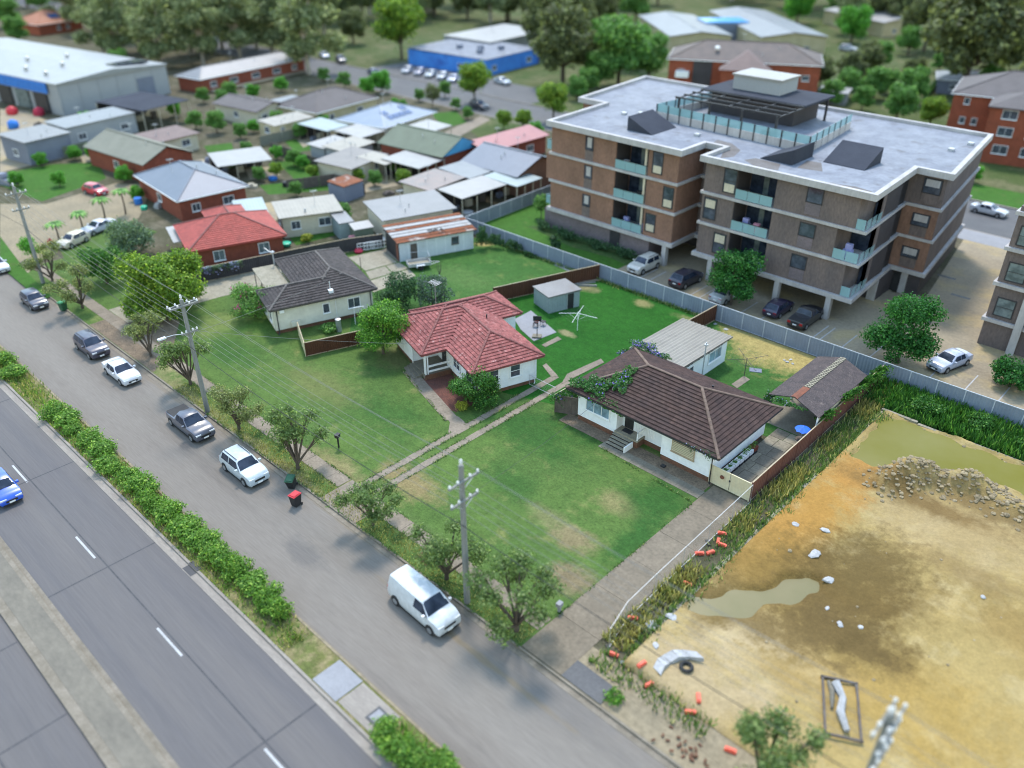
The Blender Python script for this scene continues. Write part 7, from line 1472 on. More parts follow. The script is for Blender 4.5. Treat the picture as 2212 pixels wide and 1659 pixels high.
for (u_,v_,s,lb) in ((1838,92,1.3,'bright green tree above the far white car'),(1720,50,1.4,'bright green tree at the top edge right of school roof'),(825,200,0.62,'bright green bush at the rear street corner'),(795,205,0.5,'smaller bright bush left of the rear street corner bush'),(548,215,0.42,'bright green shrub before the red-brick flats'),(608,198,0.42,'bright green shrub at the right of red-brick flats'),(75,150,0.6,'bright green bush by the warehouse shopfront'),(195,288,0.5,'bright green hedge bush behind the sage green house'),(270,395,0.35,'bright green bush in front of the sage green house'),(205,345,0.35,'bright green bush against dark green fence'),(92,360,0.3,'clipped green bush at the workshop yard edge')): ftree('bright',u_,v_,s,lb)
for (u_,v_,s,lb) in ((868,128,1.8,'broad round olive tree before the park on dry grass'),(1025,222,0.95,'round topped olive tree on the rear street corner'),(1195,262,0.85,'rounded yellow-green tree beside the apartment left corner'),(2005,280,0.7,'yellow-green weeping tree behind the apartment roof right side'),(1088,280,0.42,'small clipped tree on the dry rear verge, left one'),(1131,282,0.45,'small clipped tree on the dry rear verge, right one'),(1740,340,0.42,'olive shrub behind the apartment terrace')): ftree('olive',u_,v_,s,lb)
for (u_,v_,s,lb) in ((260,135,1.2,'low gum tree between warehouse and the red-brick flats'),(440,140,1.2,'gum tree close behind the left end of flats roof'),(520,128,1.2,'leafy gum close behind the middle of flats'),(590,120,1.25,'leafy gum close behind the right part of flats'),(330,85,1.4,'second row gum above the warehouse right corner'),(460,75,1.4,'second row gum above the flats left half'),(590,75,1.4,'second row gum above the flats right half'),(700,75,1.2,'second row gum left of the lone park tree'),(200,70,1.2,'second row gum right of the orange tiled house'),(270,50,1.4,'second row gum at the top above warehouse')): ftree('gum',u_,v_,s,lb,group=GG)
for (u_,v_,s,lb) in ((1370,150,1.25,'tall leafy tree behind the brick flats left end'),(1310,130,1.3,'tall leafy tree above the apartment roof left side'),(1270,205,0.7,'leafy tree beside the apartment roof back corner'),(1790,235,0.7,'leafy tree between brick flats and apartment roof'),(1885,215,0.8,'leafy tree left of the small pale shelter'),(1965,225,0.9,'leafy tree at the foot of the dry field'),(1900,150,0.8,'leafy hedge tree behind the far white car'),(1960,120,0.9,'leafy tree at the right end of the far lawn'),(745,192,0.45,'leafy bush by the dark brown hip roof'),(700,178,0.4,'leafy bush between gum trunk and brown roof'),(500,220,0.5,'leafy bush in front of the red-brick flats left end'),(985,238,0.3,'clipped bush on the rear verge nearest purple tree'),(1010,258,0.3,'clipped bush on the rear verge beside the path'),(345,345,0.35,'bush at the right side of sage green gable'),(520,300,0.35,'bush behind the bright white carport'),(560,392,0.28,'bush beside the pool-side carport lawn'),(640,425,0.28,'bush below the grey-brown paling fence'),(810,402,0.3,'bush right of the square rusty roofed shed'),(740,482,0.35,'bush beside the narrow grey tin shed'),(690,480,0.3,'bush behind the rotary hoist washing')): ftree('mid',u_,v_,s,lb)
for (u_,v_,s,lb) in ((130,402,0.3,'bright bush in the middle of the bright front lawn'),(165,345,0.3,'bright bush at the workshop fence corner'),(40,402,0.3,'bright bush at the left of the bright front lawn'),(300,432,0.28,'bright bush by the blue-grey hip roof wall'),(600,345,0.3,'bright bush behind the diagonal brown fence'),(655,365,0.3,'bright bush on the lawn by diagonal fence'),(1155,300,0.4,'bright bush beside the apartment left wall'),(2100,395,0.35,'bright clipped bush by the rear street at right'),(870,235,0.25,'bright bush right of the pale blue roof')): ftree('bright',u_,v_,s,lb)
for (u_,v_,s,lb) in ((1150,60,1.4,'dark tree above the blue building right end'),(1240,95,1.3,'dark tree behind the big dark olive tree'),(1420,10,1.3,'dark tree above the left school wing'),(1600,-10,1.3,'dark tree above the blue pool roof'),(1900,60,1.2,'dark tree right of the curved pale roof'),(2200,250,0.9,'dark tree at the right edge above brick flats'),(2130,120,1.6,'dark tree behind the huge spreading tree'),(60,15,1.3,'dark tree at the extreme top left')): ftree('dark',u_,v_,s,lb)
TW = 'first second third fourth fifth sixth seventh eighth ninth tenth eleventh twelfth thirteenth fourteenth fifteenth sixteenth seventeenth eighteenth nineteenth twentieth'.split(); rr = random.Random(77)
for k in range(14): ftree(rr.choice(('dark','gum','dark','mid')), 690+k*52+rr.uniform(-15,15), rr.uniform(18,52), rr.uniform(1.15,1.6), 'park tree behind the blue building, %s from the left in its row' % TW[k], group='park trees behind the blue building')
for k in range(12): ftree(rr.choice(('dark','mid','dark','gum')), 1800+k*42+rr.uniform(-15,15), rr.uniform(20,75), rr.uniform(1.0,1.5), 'tree above the far lawn at upper right, %s from the left' % TW[k], group='trees above the far lawn')
for k in range(9): ftree('mid' if k % 2 else 'dark', 1765+k*52+rr.uniform(-10,10), rr.uniform(150,235), rr.uniform(0.55,0.85), 'garden tree behind the apartment block, %s from the left' % TW[k], group='garden trees behind the apartment block')
for k in range(12): ftree('mid' if k % 3 else 'bright', 380+k*52+rr.uniform(-16,16), rr.uniform(205,300), rr.uniform(0.26,0.42), 'garden shrub among the crowded back roofs, %s from the left' % TW[k], group='garden shrubs among the back roofs')
for k in range(10): ftree('mid' if k % 2 else 'olive', 500+k*48+rr.uniform(-16,16), 330+k*6+rr.uniform(0,70), rr.uniform(0.2,0.34), 'small shrub in the yards behind the cream house, %s from the left' % TW[k], group='small shrubs in the middle yards')
solid_tree('purple_tree', 'small round dark purple-leaved tree by the rear street', G(935,232).to_tuple(), 2.0, 4.6, 'leaf_gum_dark', 1500, 0.35, 71, zc=2.8)
FG = 'distant treetops along the top of the photo'; rr = random.Random(31)
for k in range(26):
    u_ = -100+k*92+rr.uniform(-25,25); d = rr.uniform(330,470); q = G(u_, 0); q = q*(d/q.length)
    ftree(rr.choice(('gum','dark','dark','gum')), 0, 0, rr.uniform(2.0,2.9), 'distant treetop at the top edge, %s counting from the left' % ('first second third fourth fifth sixth seventh eighth ninth tenth eleventh twelfth thirteenth fourteenth fifteenth sixteenth seventeenth eighteenth nineteenth twentieth twenty-first twenty-second twenty-third twenty-fourth twenty-fifth twenty-sixth'.split()[k]), group=FG, xy=(q.x,q.y))
# palms in the sandy yard
def palm(label, u_, v_, h, seed):
    q = G(u_, v_); t = thing('palm', label, 'palm', (q.x,q.y,0), 0); b = MB().tube([(0,0,0),(0.08,0.05,h*0.5),(0.1,0,h)],[0.13,0.1,0.09],8).build('trunk', 'bark', t, smooth=60); r = random.Random(seed)
    for k in range(11):
        a = k*2.39996; L = r.uniform(1.2,1.6); b = MB(); pr = None
        for j in range(6):
            s = j/5; x = L*s; z = h+0.55*math.sin(s*2.0)-0.75*s*s; wd = 0.26*math.sin(math.pi*min(1,s*0.9+0.1))+0.02
            c = ((0.1+x*math.cos(a)-wd*math.sin(a), x*math.sin(a)+wd*math.cos(a), z-0.06), (0.1+x*math.cos(a), x*math.sin(a), z), (0.1+x*math.cos(a)+wd*math.sin(a), x*math.sin(a)-wd*math.cos(a), z-0.06))
            if pr: b.face([pr[0],pr[1],c[1],c[0]]); b.face([pr[1],pr[2],c[2],c[1]])
            pr = c
        b.build('frond', 'leaf_mid', t)
palm('leftmost little palm in the sandy front yard', 128, 520, 2.2, 1); palm('little palm left of the silver car', 180, 500, 2.4, 2); palm('palm nearest the red car in the sandy yard', 228, 475, 2.8, 3); palm('tall thin palm right of the red car', 272, 462, 3.2, 4)
solid_tree('street_bush', 'bright green small tree by the far left power pole', G(72,560).to_tuple(), 1.4, 3.0, 'leaf_bright', 1500, 0.22, 72, zc=1.7)
# ---------------------------------------------------------------- median planting
BP = []
for s, lm in ((81,'median_leaf'),(82,'median_leaf')):
    r = random.Random(s); lb = [(r.uniform(-0.5,0.5),r.uniform(-0.4,0.4),r.uniform(0.4,0.85),r.uniform(0.5,0.75),r.uniform(0.5,0.7),r.uniform(0.35,0.5)) for _ in range(6)]
    BP.append(remember(make_tree('median_bush','x',(0,0,0),lb,lm,1900,0.16,s,None,shell=0.45,cat='bush')))
ORD = 'first second third fourth fifth sixth seventh eighth ninth tenth eleventh twelfth thirteenth fourteenth fifteenth sixteenth seventeenth eighteenth nineteenth twentieth'.split(); ORD += ['twenty-'+o_ for o_ in ORD[:9]]+['thirtieth']; ORD += ['thirty-'+o_ for o_ in ORD[:9]]+['fortieth']; ORD += ['forty-'+o_ for o_ in ORD[:9]]; bused = set(); blist = []
def mbush(k, x, y, s, rz, sz):
    o = BP[k]
    if k not in bused: bused.add(k); o.location = (x,y,0); o.scale = (s,s,sz); o['group'] = 'median bushes'
    else: o = copy_thing(o, (x,y,0), rz, '', 'median bushes', (s,s,sz))
    blist.append(o)
for j, (u_, v_) in enumerate(((22,806),(8,775),(160,925),(195,948),(222,968),(228,1002),(272,1030),(300,1045),(330,1085),(352,1095),(385,1128),(410,1142),(440,1172),(462,1190),(500,1205),(120,890),(142,905),(245,1010),(315,1065),(368,1110),(425,1158),(520,1228),(545,1255),(600,1318),(582,1300),(825,1590),(870,1618),(895,1640),(950,1655))):
    q = G(u_, v_, 0.4); mbush(j % 2, q.x, min(16.7,max(15.7,q.y)), random.uniform(0.95,1.45), j*1.1, random.uniform(0.75,1.2))
for j in range(10): mbush(j % 2, -98-j*7.5, 16.2+random.uniform(-0.3,0.3), random.uniform(0.9,1.2), j, 1.0)
for j, o in enumerate(sorted(blist, key=lambda q_: -q_.location.x)): o['label'] = 'rounded green median bush, %s from the bottom edge of the photo' % ORD[j]
rg = np.random.default_rng(91)
def blades(name, xs, ys, zs, size, m, label, cat, aspect=0.13, parent=None, lean=0.35):
    n = len(xs); pos = np.stack([xs,ys,zs],1); d = np.stack([rg.normal(size=n)*lean,rg.normal(size=n)*lean,np.ones(n)],1); d /= np.linalg.norm(d,axis=1,keepdims=True)
    a = rg.random(n)*2*math.pi; s = np.stack([np.cos(a),np.sin(a),np.zeros(n)],1); L = size*(0.5+rg.random((n,1)))
    V = np.stack([pos-s*L*aspect, pos+s*L*aspect, pos+d*L+s*L*aspect*0.15, pos+d*L-s*L*aspect*0.15],1).reshape(-1,3)
    return ob(name, np_mesh(name, V, np.arange(4*n).reshape(n,4), m), kind='stuff', label=label, cat=cat)
n = 6000; x = rg.uniform(-125,-33,n); y = rg.normal(16.1,0.55,n).clip(15.2,17.3); blades('median_grass', x, y, np.zeros(n), 0.26, 'median_leaf', 'green weeds growing among the median bushes', 'weeds')
n = 11000; x = rg.uniform(-125,-33,n); keep = (np.sin(x*0.55)+np.sin(x*0.23+1)+rg.normal(size=n)*0.7) > -0.9; x = x[keep]; y = rg.normal(16.1,0.5,len(x)).clip(15.2,17.3)
blades('median_grass', x, y, np.zeros_like(x), 0.24, 'median_straw', 'straw coloured long grass growing between the median bushes', 'grass')
n = 2500; x = rg.uniform(-24,20,n); y = rg.normal(16.1,0.5,n).clip(15.2,17.3); blades('median_grass', x, y, np.zeros(n), 0.45, 'median_leaf', 'green grass under the median bushes nearest the bottom edge', 'grass')
# lawns and weeds
def scatter(poly, n):
    P = np.array(poly); x = rg.uniform(P[:,0].min(),P[:,0].max(),n); y = rg.uniform(P[:,1].min(),P[:,1].max(),n); k = inpoly(x,y,poly); return x[k], y[k]
def fringe(segs, n, spread):
    xs = []; ys = []; tot = sum(math.dist(a,b) for a,b in segs)
    for a, b in segs:
        m = int(n*math.dist(a,b)/tot); t = rg.random(m); keep = (np.sin(t*math.dist(a,b)*2.3)+np.sin(t*math.dist(a,b)*0.9+1)+rg.normal(size=m)*0.8) > -0.3; t = t[keep]
        xs.append(a[0]+(b[0]-a[0])*t+rg.normal(size=len(t))*spread); ys.append(a[1]+(b[1]-a[1])*t+rg.normal(size=len(t))*spread)
    return np.concatenate(xs), np.concatenate(ys)
x, y = fringe([((-23.2,28.2),(-23.2,43.4)),((-42.75,28.2),(-42.75,46)),((-42.09,28.2),(-42.09,48)),((-41.31,28.2),(-41.31,48)),((-40.65,28.2),(-40.65,48)),((-66,28.03),(-43.6,28.03)),((-40.6,28.03),(-23.3,28.03)),((-66,26.77),(-43.6,26.77)),((-39.3,26.77),(-23.3,26.77)),((-66,25.1),(-23.3,25.1)),(tuple(G(873,803).xy),tuple(G(962,908).xy)),(tuple(G(1300,968).xy),tuple(G(1495,1085).xy))], 9000, 0.06)
blades('edge_grass', x, y, np.full(len(x),0.02), 0.14, 'grass_blade', 'ragged grass overhanging the edges of paths and driveways', 'grass', 0.25, lean=0.8)
x, y = scatter([(-66,25.2),(-23.4,25.2),(-23.4,26.7),(-66,26.7)], 7000); blades('verge_grass', x, y, np.full(len(x),0.0), 0.13, 'grass_straw', 'patchy dry grass of the nature strip', 'grass', 0.2)
x, y = scatter([(-20.1,29),(-18.5,29),(-18.5,70),(-20.1,70)], 8000); k = (np.sin(y*0.8+x*2)+np.sin(y*0.31)+rg.normal(size=len(x))*0.9+(y > 52)*1.5-(x > -19.0)*(y < 52)*1.3) > 0.1; x, y = x[k], y[k]; blades('weeds', x, y, np.full(len(x),0.0), 0.32, 'weed_blade', 'tall weeds between the fences and the pit kerb', 'weeds')
x, y = scatter([(-20.1,29),(-18.5,29),(-18.5,70),(-20.1,70)], 7000); k = (np.sin(y*0.9)+np.sin(y*0.37+2)+rg.normal(size=len(x))*0.6) > 0.3; blades('dry_weeds', x[k], y[k], np.zeros(k.sum()), 0.5, 'grass_straw', 'straw coloured weeds between the fences and the pit kerb', 'weeds')
x, y = scatter([(-20.2,65.6),(14,65.6),(14,70.3),(-20.2,70.3)], 17000); blades('weeds', x, y, np.full(len(x),0.0), 0.65, 'leaf_glossy', 'rank green weeds along the far side of pit', 'weeds')
n = 2600; y = rg.uniform(29,65,n); x = -18.4+np.abs(rg.normal(size=n))*0.35*(0.4+0.6*(np.sin(y*0.7)+1)); blades('weeds', x, y, np.full(n,0.05), 0.4, 'weed_blade', 'weeds spilling over the pit edge', 'weeds')
x, y = scatter([(-19.6,26.9),(-12,26.9),(-12,28.6),(-19.6,28.6)], 520); blades('weeds', x, y, np.full(len(x),0.0), 0.4, 'weed_blade', 'weeds at the street corner of the pit', 'weeds')
x = np.concatenate([rg.uniform(-57,-38.2,1500), rg.uniform(-72,-54,1200)]); y = rg.normal(70.1,0.18,len(x)); blades('fence_weeds', x, y, np.zeros(len(x)), 0.28, 'weed_blade', 'straggling weeds at the foot of back fence', 'weeds')
solid_tree('pit_bush', 'leafy weed bush before the far pit fence, left one', (-15.5,67.6,0), 1.5, 1.6, 'leaf_glossy', 1500, 0.22, 95, zc=0.8, cat='bush', trunk=False)
solid_tree('pit_bush', 'leafy weed bush before the far pit fence, middle one', (-11.5,68.2,0), 1.4, 1.5, 'leaf_glossy', 1400, 0.22, 96, zc=0.7, cat='bush', trunk=False)
solid_tree('pit_bush', 'leafy weed bush before the far pit fence, right one', (-6.5,68.0,0), 1.9, 1.7, 'leaf_glossy', 1600, 0.22, 97, zc=0.8, cat='bush', trunk=False)
solid_tree('verge_bush', 'low green bush between footpath and dark driveway apron', (-16.9,26.0,0), 0.7, 0.7, 'leaf_lime', 500, 0.14, 98, zc=0.3, cat='bush', trunk=False)

# ================================================================ yard and street things
def bin_(label, u_, v_, lid_m, rz, tilt=0.0, body='bin_green'):
    q = G(u_, v_); t = thing('wheelie_bin', label, 'bin', (q.x,q.y,0.03 if q.y > 25.1 else ZR), rz, 'wheelie bins at the kerb'); t.rotation_euler = (tilt,0,rz)
    b = MB(); b.add([(-0.24,-0.26,0.06),(0.24,-0.26,0.06),(0.24,0.26,0.06),(-0.24,0.26,0.06),(-0.3,-0.36,0.98),(0.3,-0.36,0.98),(0.3,0.36,0.98),(-0.3,0.36,0.98)]); b.f = [(3,2,1,0),(4,5,6,7),(0,1,5,4),(1,2,6,5),(2,3,7,6),(3,0,4,7)]; b.m = [0]*6; b.build('body', body, t)
    MB().prism([(-0.32,-0.4),(0.32,-0.4),(0.32,0.38),(-0.32,0.38)],0.985,1.03).prism([(-0.25,-0.3),(0.25,-0.3),(0.25,0.28),(-0.25,0.28)],1.031,1.08).build('lid', lid_m, t)
    for sg in (1,-1): wm = MB(); wm.T = Matrix.Translation((sg*0.27,0.28,0.1)) @ Matrix.Rotation(math.pi/2,4,'Y'); wm.lathe((0,0,-0.03),[(0.1,0),(0.1,0.06)],10); wm.build('wheel', 'rubber', t)
    MB().bar((-0.25,0.42,0.95),(0.25,0.42,0.95),0.04,0.04).build('handle', body, t)
bin_('green lidded wheelie bin beside the dark grey hatchback', 138, 668, 'bin_lid_green', 0.3); bin_('dark wheelie bin tilted on the kerb beside the red one', 632, 1048, 'bin_green', 0.6, 0.25, 'black_plastic'); bin_('red lidded wheelie bin standing in the gutter', 640, 1088, 'bin_lid_red', 0.2, 0, 'black_plastic')
q = G(732,966); mb_ = thing('letterbox', 'black letterbox on a post in the left front lawn', 'letterbox', tuple(q), 0.3); MB().box(-0.05,-0.05,0,0.05,0.05,1.0).build('post', 'black_plastic', mb_); MB().box(-0.14,-0.2,1.001,0.14,0.2,1.25).prism([(-0.17,-0.23),(0.17,-0.23),(0.17,0.23),(-0.17,0.23)],1.251,1.29).build('box', 'black_plastic', mb_)
q = G(1208,1320); mb_ = thing('letterbox', 'small pale letterbox at the foot of the long driveway', 'letterbox', tuple(q), 0.1); MB().box(-0.09,-0.09,0,0.09,0.09,0.45).build('post', 'slab_light', mb_); MB().box(-0.16,-0.2,0.451,0.16,0.2,0.75).build('box', 'slab_light', mb_)
P_ = [G(*t) for t in ((895,1204),(925,1178),(946,1204),(923,1225))]; c_ = sum(P_,Vector())/4
lid = thing('manhole', 'brown steel service pit lid set in the verge grass', 'manhole', tuple(c_), 0)
for k in range(2): a = [P_[0].lerp(P_[3],k/2),P_[1].lerp(P_[2],k/2),P_[1].lerp(P_[2],(k+0.96)/2),P_[0].lerp(P_[3],(k+0.96)/2)]; MB().prism([(t.x-c_.x,t.y-c_.y) for t in a],0,0.05).build('plate', 'rust_flash', lid)
# clothes hoists
def hoist(label, u_, v_, h, droop, m, rz):
    q = G(u_, v_); t = thing('clothes_hoist', label, 'clothes line', (q.x,q.y,0.03), rz); MB().tube([(0,0,0),(0,0,h)],0.035,8).build('mast', m, t); tips = []
    for k in range(4):
        a = k*math.pi/2; L = 2.0; z = h-droop[k]; tip = (L*math.cos(a),L*math.sin(a),z); tips.append(tip); MB().tube([(0,0,h-0.15),tip],0.022,6).build('arm', m, t); MB().tube([(0,0,h-0.9),(tip[0]*0.5,tip[1]*0.5,(h-0.15+z)/2)],0.014,5).build('stay', m, t)
    for s in (0.5,0.75,1.0): MB().tube([(x*s,y*s,h-0.15+(z-h+0.15)*s) for x,y,z in tips+tips[:1]],0.006,4).build('line', 'wire', t)
    return t
hoist('pale folding clothes hoist on the lush back lawn', 1247, 714, 2.1, (0.35,0.2,0.5,0.25), 'trim_white', 0.4); hoist('brown rotary clothes hoist on the yellowed dry lawn', 1607, 814, 2.0, (-0.1,0.1,0.0,0.15), 'timber_dark', 0.9)
q = G(618,512); hoist('rotary hoist hung with washing behind the charcoal fence', 700, 492, 1.9, (0.0,0.1,0.0,0.1), 'trim_white', 0.2)
# hoop, chair and stool on the pale patio slab
q = G(1160,728); hp = thing('basketball_hoop', 'portable basketball hoop with black board on the patio slab', 'hoop', (q.x,q.y,0.05), R(35)); MB().box(-0.45,-0.35,0,0.45,0.35,0.16).build('base', 'slab_grey', hp); MB().tube([(0,0,0.16),(0,0,1.95)],0.04,8).build('pole', 'dark_metal', hp); MB().box(-0.42,-0.03,1.75,0.42,0.03,2.3).build('backboard', 'black_plastic', hp); MB().tube([(0.2*math.cos(k*0.7),-0.26+0.2*math.sin(k*0.7),1.85) for k in range(10)],0.012,5).build('ring', 'barrier_orange', hp)
def chair(name, label, u_, v_, rz, back):
    q = G(u_, v_); t = thing(name, label, 'chair' if back else 'stool', (q.x,q.y,0.05), rz)
    for sx in (-0.2,0.2):
        for sy in (-0.2,0.2): MB().bar((sx*1.15,sy*1.15,0),(sx,sy,0.42),0.04,0.04).build('leg', 'wire_black', t)
    MB().box(-0.24,-0.24,0.421,0.24,0.24,0.46).build('seat', 'render_dark', t)
    if back: MB().box(-0.23,0.2,0.5,0.23,0.24,0.86).build('backrest', 'render_dark', t)
chair('plastic_chair','dark plastic chair on the pale patio slab',1157,706,0.5,True); chair('plastic_stool','dark plastic stool beside the chair on patio slab',1173,703,0.2,False)
# timber offcuts by the back fence
for k, (u_, v_, a, L) in enumerate(((1262,612,0.55,2.6),(1275,608,0.62,2.9),(1268,618,0.3,2.2))):
    q = G(u_, v_); MB().box(-L/2,-0.08,0,L/2,0.08,0.09+0.05*k).build('timber_offcut', 'path_concrete' if k == 1 else 'timber_pole', loc=(q.x,q.y,0.02), rz=a+0.4, label=('grey timber offcut nearest the tin shed door','long pale timber offcut below the brown fence end','short timber offcut lying lowest in the heap by back fence')[k], cat='timber')
# white frames and boards stacked behind the grey roofed house
q = G(800,540)
rk = thing('frame_rack', 'white barred gate panels stacked against the charcoal fence', 'panels', (q.x,q.y,0.04), R(70)); 
for k in range(3):
    for z in (0.15,0.65,1.05): MB().bar((-1.6+k*0.9,-0.1*k,z),(0.4+k*0.9,-0.1*k,z),0.05,0.05).build('rail', 'trim_white', rk)
    for j in range(6): MB().bar((-1.6+k*0.9+j*0.4,-0.1*k,0.15),(-1.6+k*0.9+j*0.4,-0.1*k,1.05),0.05,0.05).build('bar', 'trim_white', rk)
q = G(770,527); MB().prism([(-0.9,-0.05),(0.9,-0.05),(0.9,0.05),(-0.9,0.05)],0.3,1.25).build('pink_panel', 'pink_board', loc=tuple(q), rz=R(72), label='pink board leaning behind the white gate panels', cat='board')
q = G(818,522); b = MB(); b.T = Matrix.Rotation(R(25),4,'Y'); b.prism([(-0.6,-0.5),(0.6,-0.5),(0.6,0.5),(-0.6,0.5)],0.5,0.6); b.build('propped_board', 'trim_white', loc=(q.x,q.y,0.1), rz=R(30), label='white panel propped at an angle by charcoal fence', cat='board')
q = G(748,540); MB().box(-0.35,-0.3,0,0.35,0.3,0.75).prism([(-0.38,-0.33),(0.38,-0.33),(0.38,0.33),(-0.38,0.33)],0.751,0.8).build('white_cabinet', 'trim_white', loc=tuple(q), rz=R(70), label='small white cabinet at the left of stacked gate panels', cat='cabinet')
q = G(775,545); MB().lathe((0,0,0),[(0.45,0),(0.6,0.25),(0.35,0.5)],9).build('red_bundle', 'red_cloth', loc=tuple(q), label='dark red bundle on the ground before the gate panels', cat='bundle')
q = G(733,715); MB().lathe((0,0,0),[(0.26,0),(0.27,0.05),(0.27,1.25),(0.3,1.3),(0.3,1.38),(0.1,1.45)],14).build('water_heater', 'galv', loc=tuple(q), label='grey cylindrical water heater beside the cream house wall', cat='heater', smooth=50)
q = G(768,700); MB().tube([(0,0,0),(0,0,1.9),(0.5,0.9,1.9),(0.5,0.9,1.3)],0.035,6).build('pipe_frame', 'trim_white', loc=tuple(q), label='bent white pipe frame beside the cream house fence', cat='pipe')
q = G(782,600); MB().tube([(0,0,0),(0,0,2.5)],0.04,6).build('yard_post', 'timber_dark', loc=tuple(q), label='thin brown post standing in the concrete yard', cat='post')
q = G(619,532); b = MB(); b.lathe((0,0,0),[(0.35,0),(0.62,0.3),(0.62,0.5),(0.5,0.56)],12); b.T = None; b.build('toy_boat', 'plastic_green', loc=tuple(q), rz=0.4, label='bright green plastic tub behind the charcoal fence', cat='tub', smooth=50)
solid_tree('potted_shrub', 'yellow-leaved shrub behind the charcoal fence', G(662,522).to_tuple(), 0.9, 1.2, 'leaf_yellow', 700, 0.2, 99, zc=0.6, cat='shrub', trunk=False)
# courtyard of the brown roofed house: umbrella, pots
q = G(1741,955); um = thing('patio_umbrella', 'blue scalloped umbrella over a small table in the courtyard', 'umbrella', (-20.95,55.6,0.03), 0); MB().tube([(0,0,0),(0,0,1.95)],0.025,6).build('pole', 'galv', um)
b = MB(); n = 16; pr = [(0.60*(1+0.08*(k%2))*math.cos(2*math.pi*k/n),0.60*(1+0.08*(k%2))*math.sin(2*math.pi*k/n),1.66-0.06*(k%2)) for k in range(n)]
for k in range(n): b.face([pr[k],pr[(k+1)%n],(0,0,1.95)])
b.build('canopy', 'umbrella_blue', um); MB().lathe((0,0,0.66),[(0.45,0),(0.45,0.04)],14).build('table_top', 'timber_dark', um); MB().tube([(0,0,0.02),(0,0,0.66)],0.2,8).build('table_base', 'timber_dark', um)
for k in range(7):
    y = 47.9+k*0.72; lb = ('white planter box nearest the driveway gate','second white planter box from the driveway gate','third white planter box from the driveway gate','fourth white planter box from the driveway gate','fifth planter box with tall grass along the wall','sixth planter box with tall grass along the wall','terracotta pot at the far end of planter row')[k]
    t = thing('planter', lb, 'planter', (-23.2,y,0.04), 0, 'planters along the house wall'); MB().box(-0.22,-0.26,0,0.22,0.26,0.28).build('stand', 'black_plastic', t); MB().prism([(-0.24,-0.3),(0.24,-0.3),(0.24,0.3),(-0.24,0.3)],0.281,0.62).build('box', 'trim_white' if k < 6 else 'brick_red', t)
    rg2 = np.random.default_rng(k); n = 90; pos = np.stack([rg2.normal(0,0.10,n).clip(-0.2,0.2),rg2.normal(0,0.12,n).clip(-0.24,0.24),0.64+rg2.random(n)*(0.4 if k in (4,5,6) else 0.06)],1); ob('plant', leaf_cloud('plant', pos, rg2.normal(size=(n,3)), 0.11, 'leaf_mid', rg2), t)
q = G(1640,1035); b = MB(); b.lathe((0,0,0),[(0.5,0),(0.55,0.12),(0.3,0.4)],9); b.build('barrow_tub', 'rust_flash', loc=(-21.0,47.3,0.04), label='dark metal tub just inside the cream gate', cat='tub')
q = G(1645,797); MB().prism([(-0.55,-0.35),(0.55,-0.35),(0.55,0.35),(-0.55,0.35)],0,0.06).box(-0.08,-0.08,0.061,0.08,0.08,0.1).build('pit_cover', 'wall_bluegrey', loc=tuple(G(1632,800)), rz=0.5, label='pale green square cover on the dry back lawn', cat='cover')
for k, (u_, v_, s) in enumerate(((1700,782,0.2),(1708,777,0.16),(1694,778,0.14),(1712,786,0.15),(1545,700,0.2),(1568,712,0.25))):
    q = G(u_, v_); o = ob('scrap', WK[k % 3], loc=(q.x,q.y,0.04), rz=k, label=('largest white scrap in the cluster on dry lawn','upper white scrap in the cluster on dry lawn','left white scrap in the cluster on dry lawn','right white scrap in the cluster on dry lawn','white scrap nearest the short brown fence','flat white scrap right of the short brown fence')[k], cat='scrap'); o.scale = (s,s,s*0.5)

rr = random.Random(8); bh = thing('brick_heap', 'strip of broken brown bricks on the sandy verge at bottom', 'rubble', tuple(G(1480,1625)), 0.0)
for k in range(26):
    b = MB().box(-0.11,-0.055,0,0.11,0.055,0.075).build('brick', 'brick_base', bh, loc=(rr.gauss(0,0.9),rr.gauss(0,0.35),0.02+rr.random()*0.12), rz=rr.random()*3)
    b.rotation_euler = (rr.uniform(-0.4,0.4),rr.uniform(-0.4,0.4),rr.random()*3)

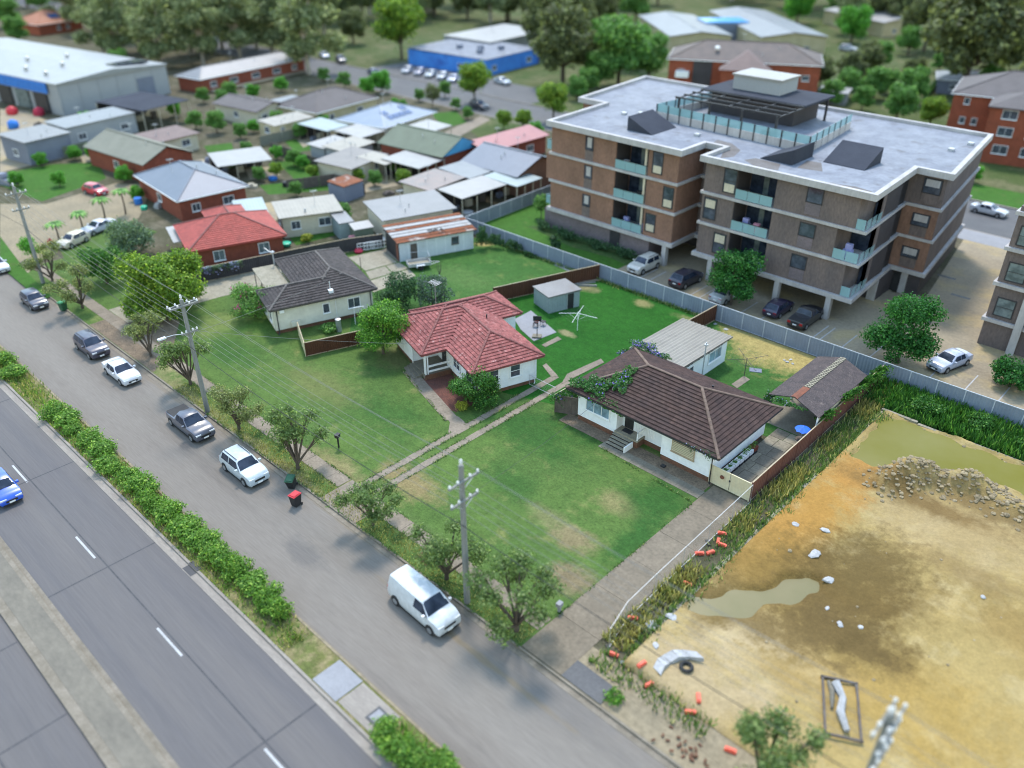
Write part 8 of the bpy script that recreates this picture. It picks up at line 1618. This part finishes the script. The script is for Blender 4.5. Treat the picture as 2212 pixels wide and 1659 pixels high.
CL = ((452,352,'wall_bluegrey',1.6,1.2,1.0,'blue-grey crate under the bright white carport'),(590,388,'shade_blue',1.3,1.3,0.5,'round blue wading pool on the back lawn'),(486,362,'white_debris',2.0,1.0,0.8,'white appliance heap beside the bright white carport'),(545,405,'wall_cream',1.4,0.8,0.7,'cream garden bench heap below the white carport'),(618,402,'black_plastic',1.0,1.0,0.7,'black compost tub by the back lawn'),(345,448,'white_debris',1.3,0.9,0.8,'white boxes against the blue-grey hipped house'),(312,452,'plastic_green',0.9,0.9,0.5,'green toy tub in the sandy yard'),(300,440,'shade_blue',1.1,0.8,0.9,'blue drum near the hipped house corner'),(110,528,'bin_lid_red',0.5,0.5,0.8,'red post box beside the sandy driveway'),(840,420,'timber_dark',1.5,1.0,0.6,'brown timber heap behind the broad grey tin roof'),(1010,465,'white_debris',1.6,0.9,0.6,'white tubs beside the garage ivy'),(985,452,'timber_dark',1.3,0.8,0.8,'dark garden table under the white patio roof'),(880,372,'dark_metal',1.4,0.9,1.0,'dark barbecue under the white carport'),(690,272,'bin_lid_red',0.9,0.6,0.6,'red toy car beside the sand coloured outbuilding'),(12,395,'wall_bluegrey',4.2,1.8,1.5,'dark blue vehicle shape under cover in the workshop yard'),(60,300,'wall_grey',3.0,1.6,1.4,'grey skip in the workshop yard'),(88,282,'timber_dark',2.2,1.4,1.6,'stacked dark pallets in the workshop yard'),(120,310,'white_debris',1.8,1.2,1.2,'white crates stacked beside the workshop'))
for k, (u_, v_, m_, a, b_, h_, lb) in enumerate(CL):
    q = G(u_, v_); rr = random.Random(k); b = MB()
    if 'tub' in lb or 'pool' in lb or 'drum' in lb: b.lathe((0,0,0),[(a*0.48,0),(a*0.52,h_*0.2),(a*0.5,h_*0.9),(a*0.42,h_)],12)
    else:
        b.box(-a/2,-b_/2,0,a/2,b_/2,h_*0.55); b.box(-a*0.35,-b_*0.42,h_*0.551,a*0.2,b_*0.4,h_*0.85); b.box(-a*0.1,-b_*0.3,h_*0.851,a*0.12,b_*0.25,h_)
    b.build('yard_clutter', m_, loc=(q.x,q.y,0.02), rz=rr.random()*3, label=lb, cat='clutter', smooth=40)
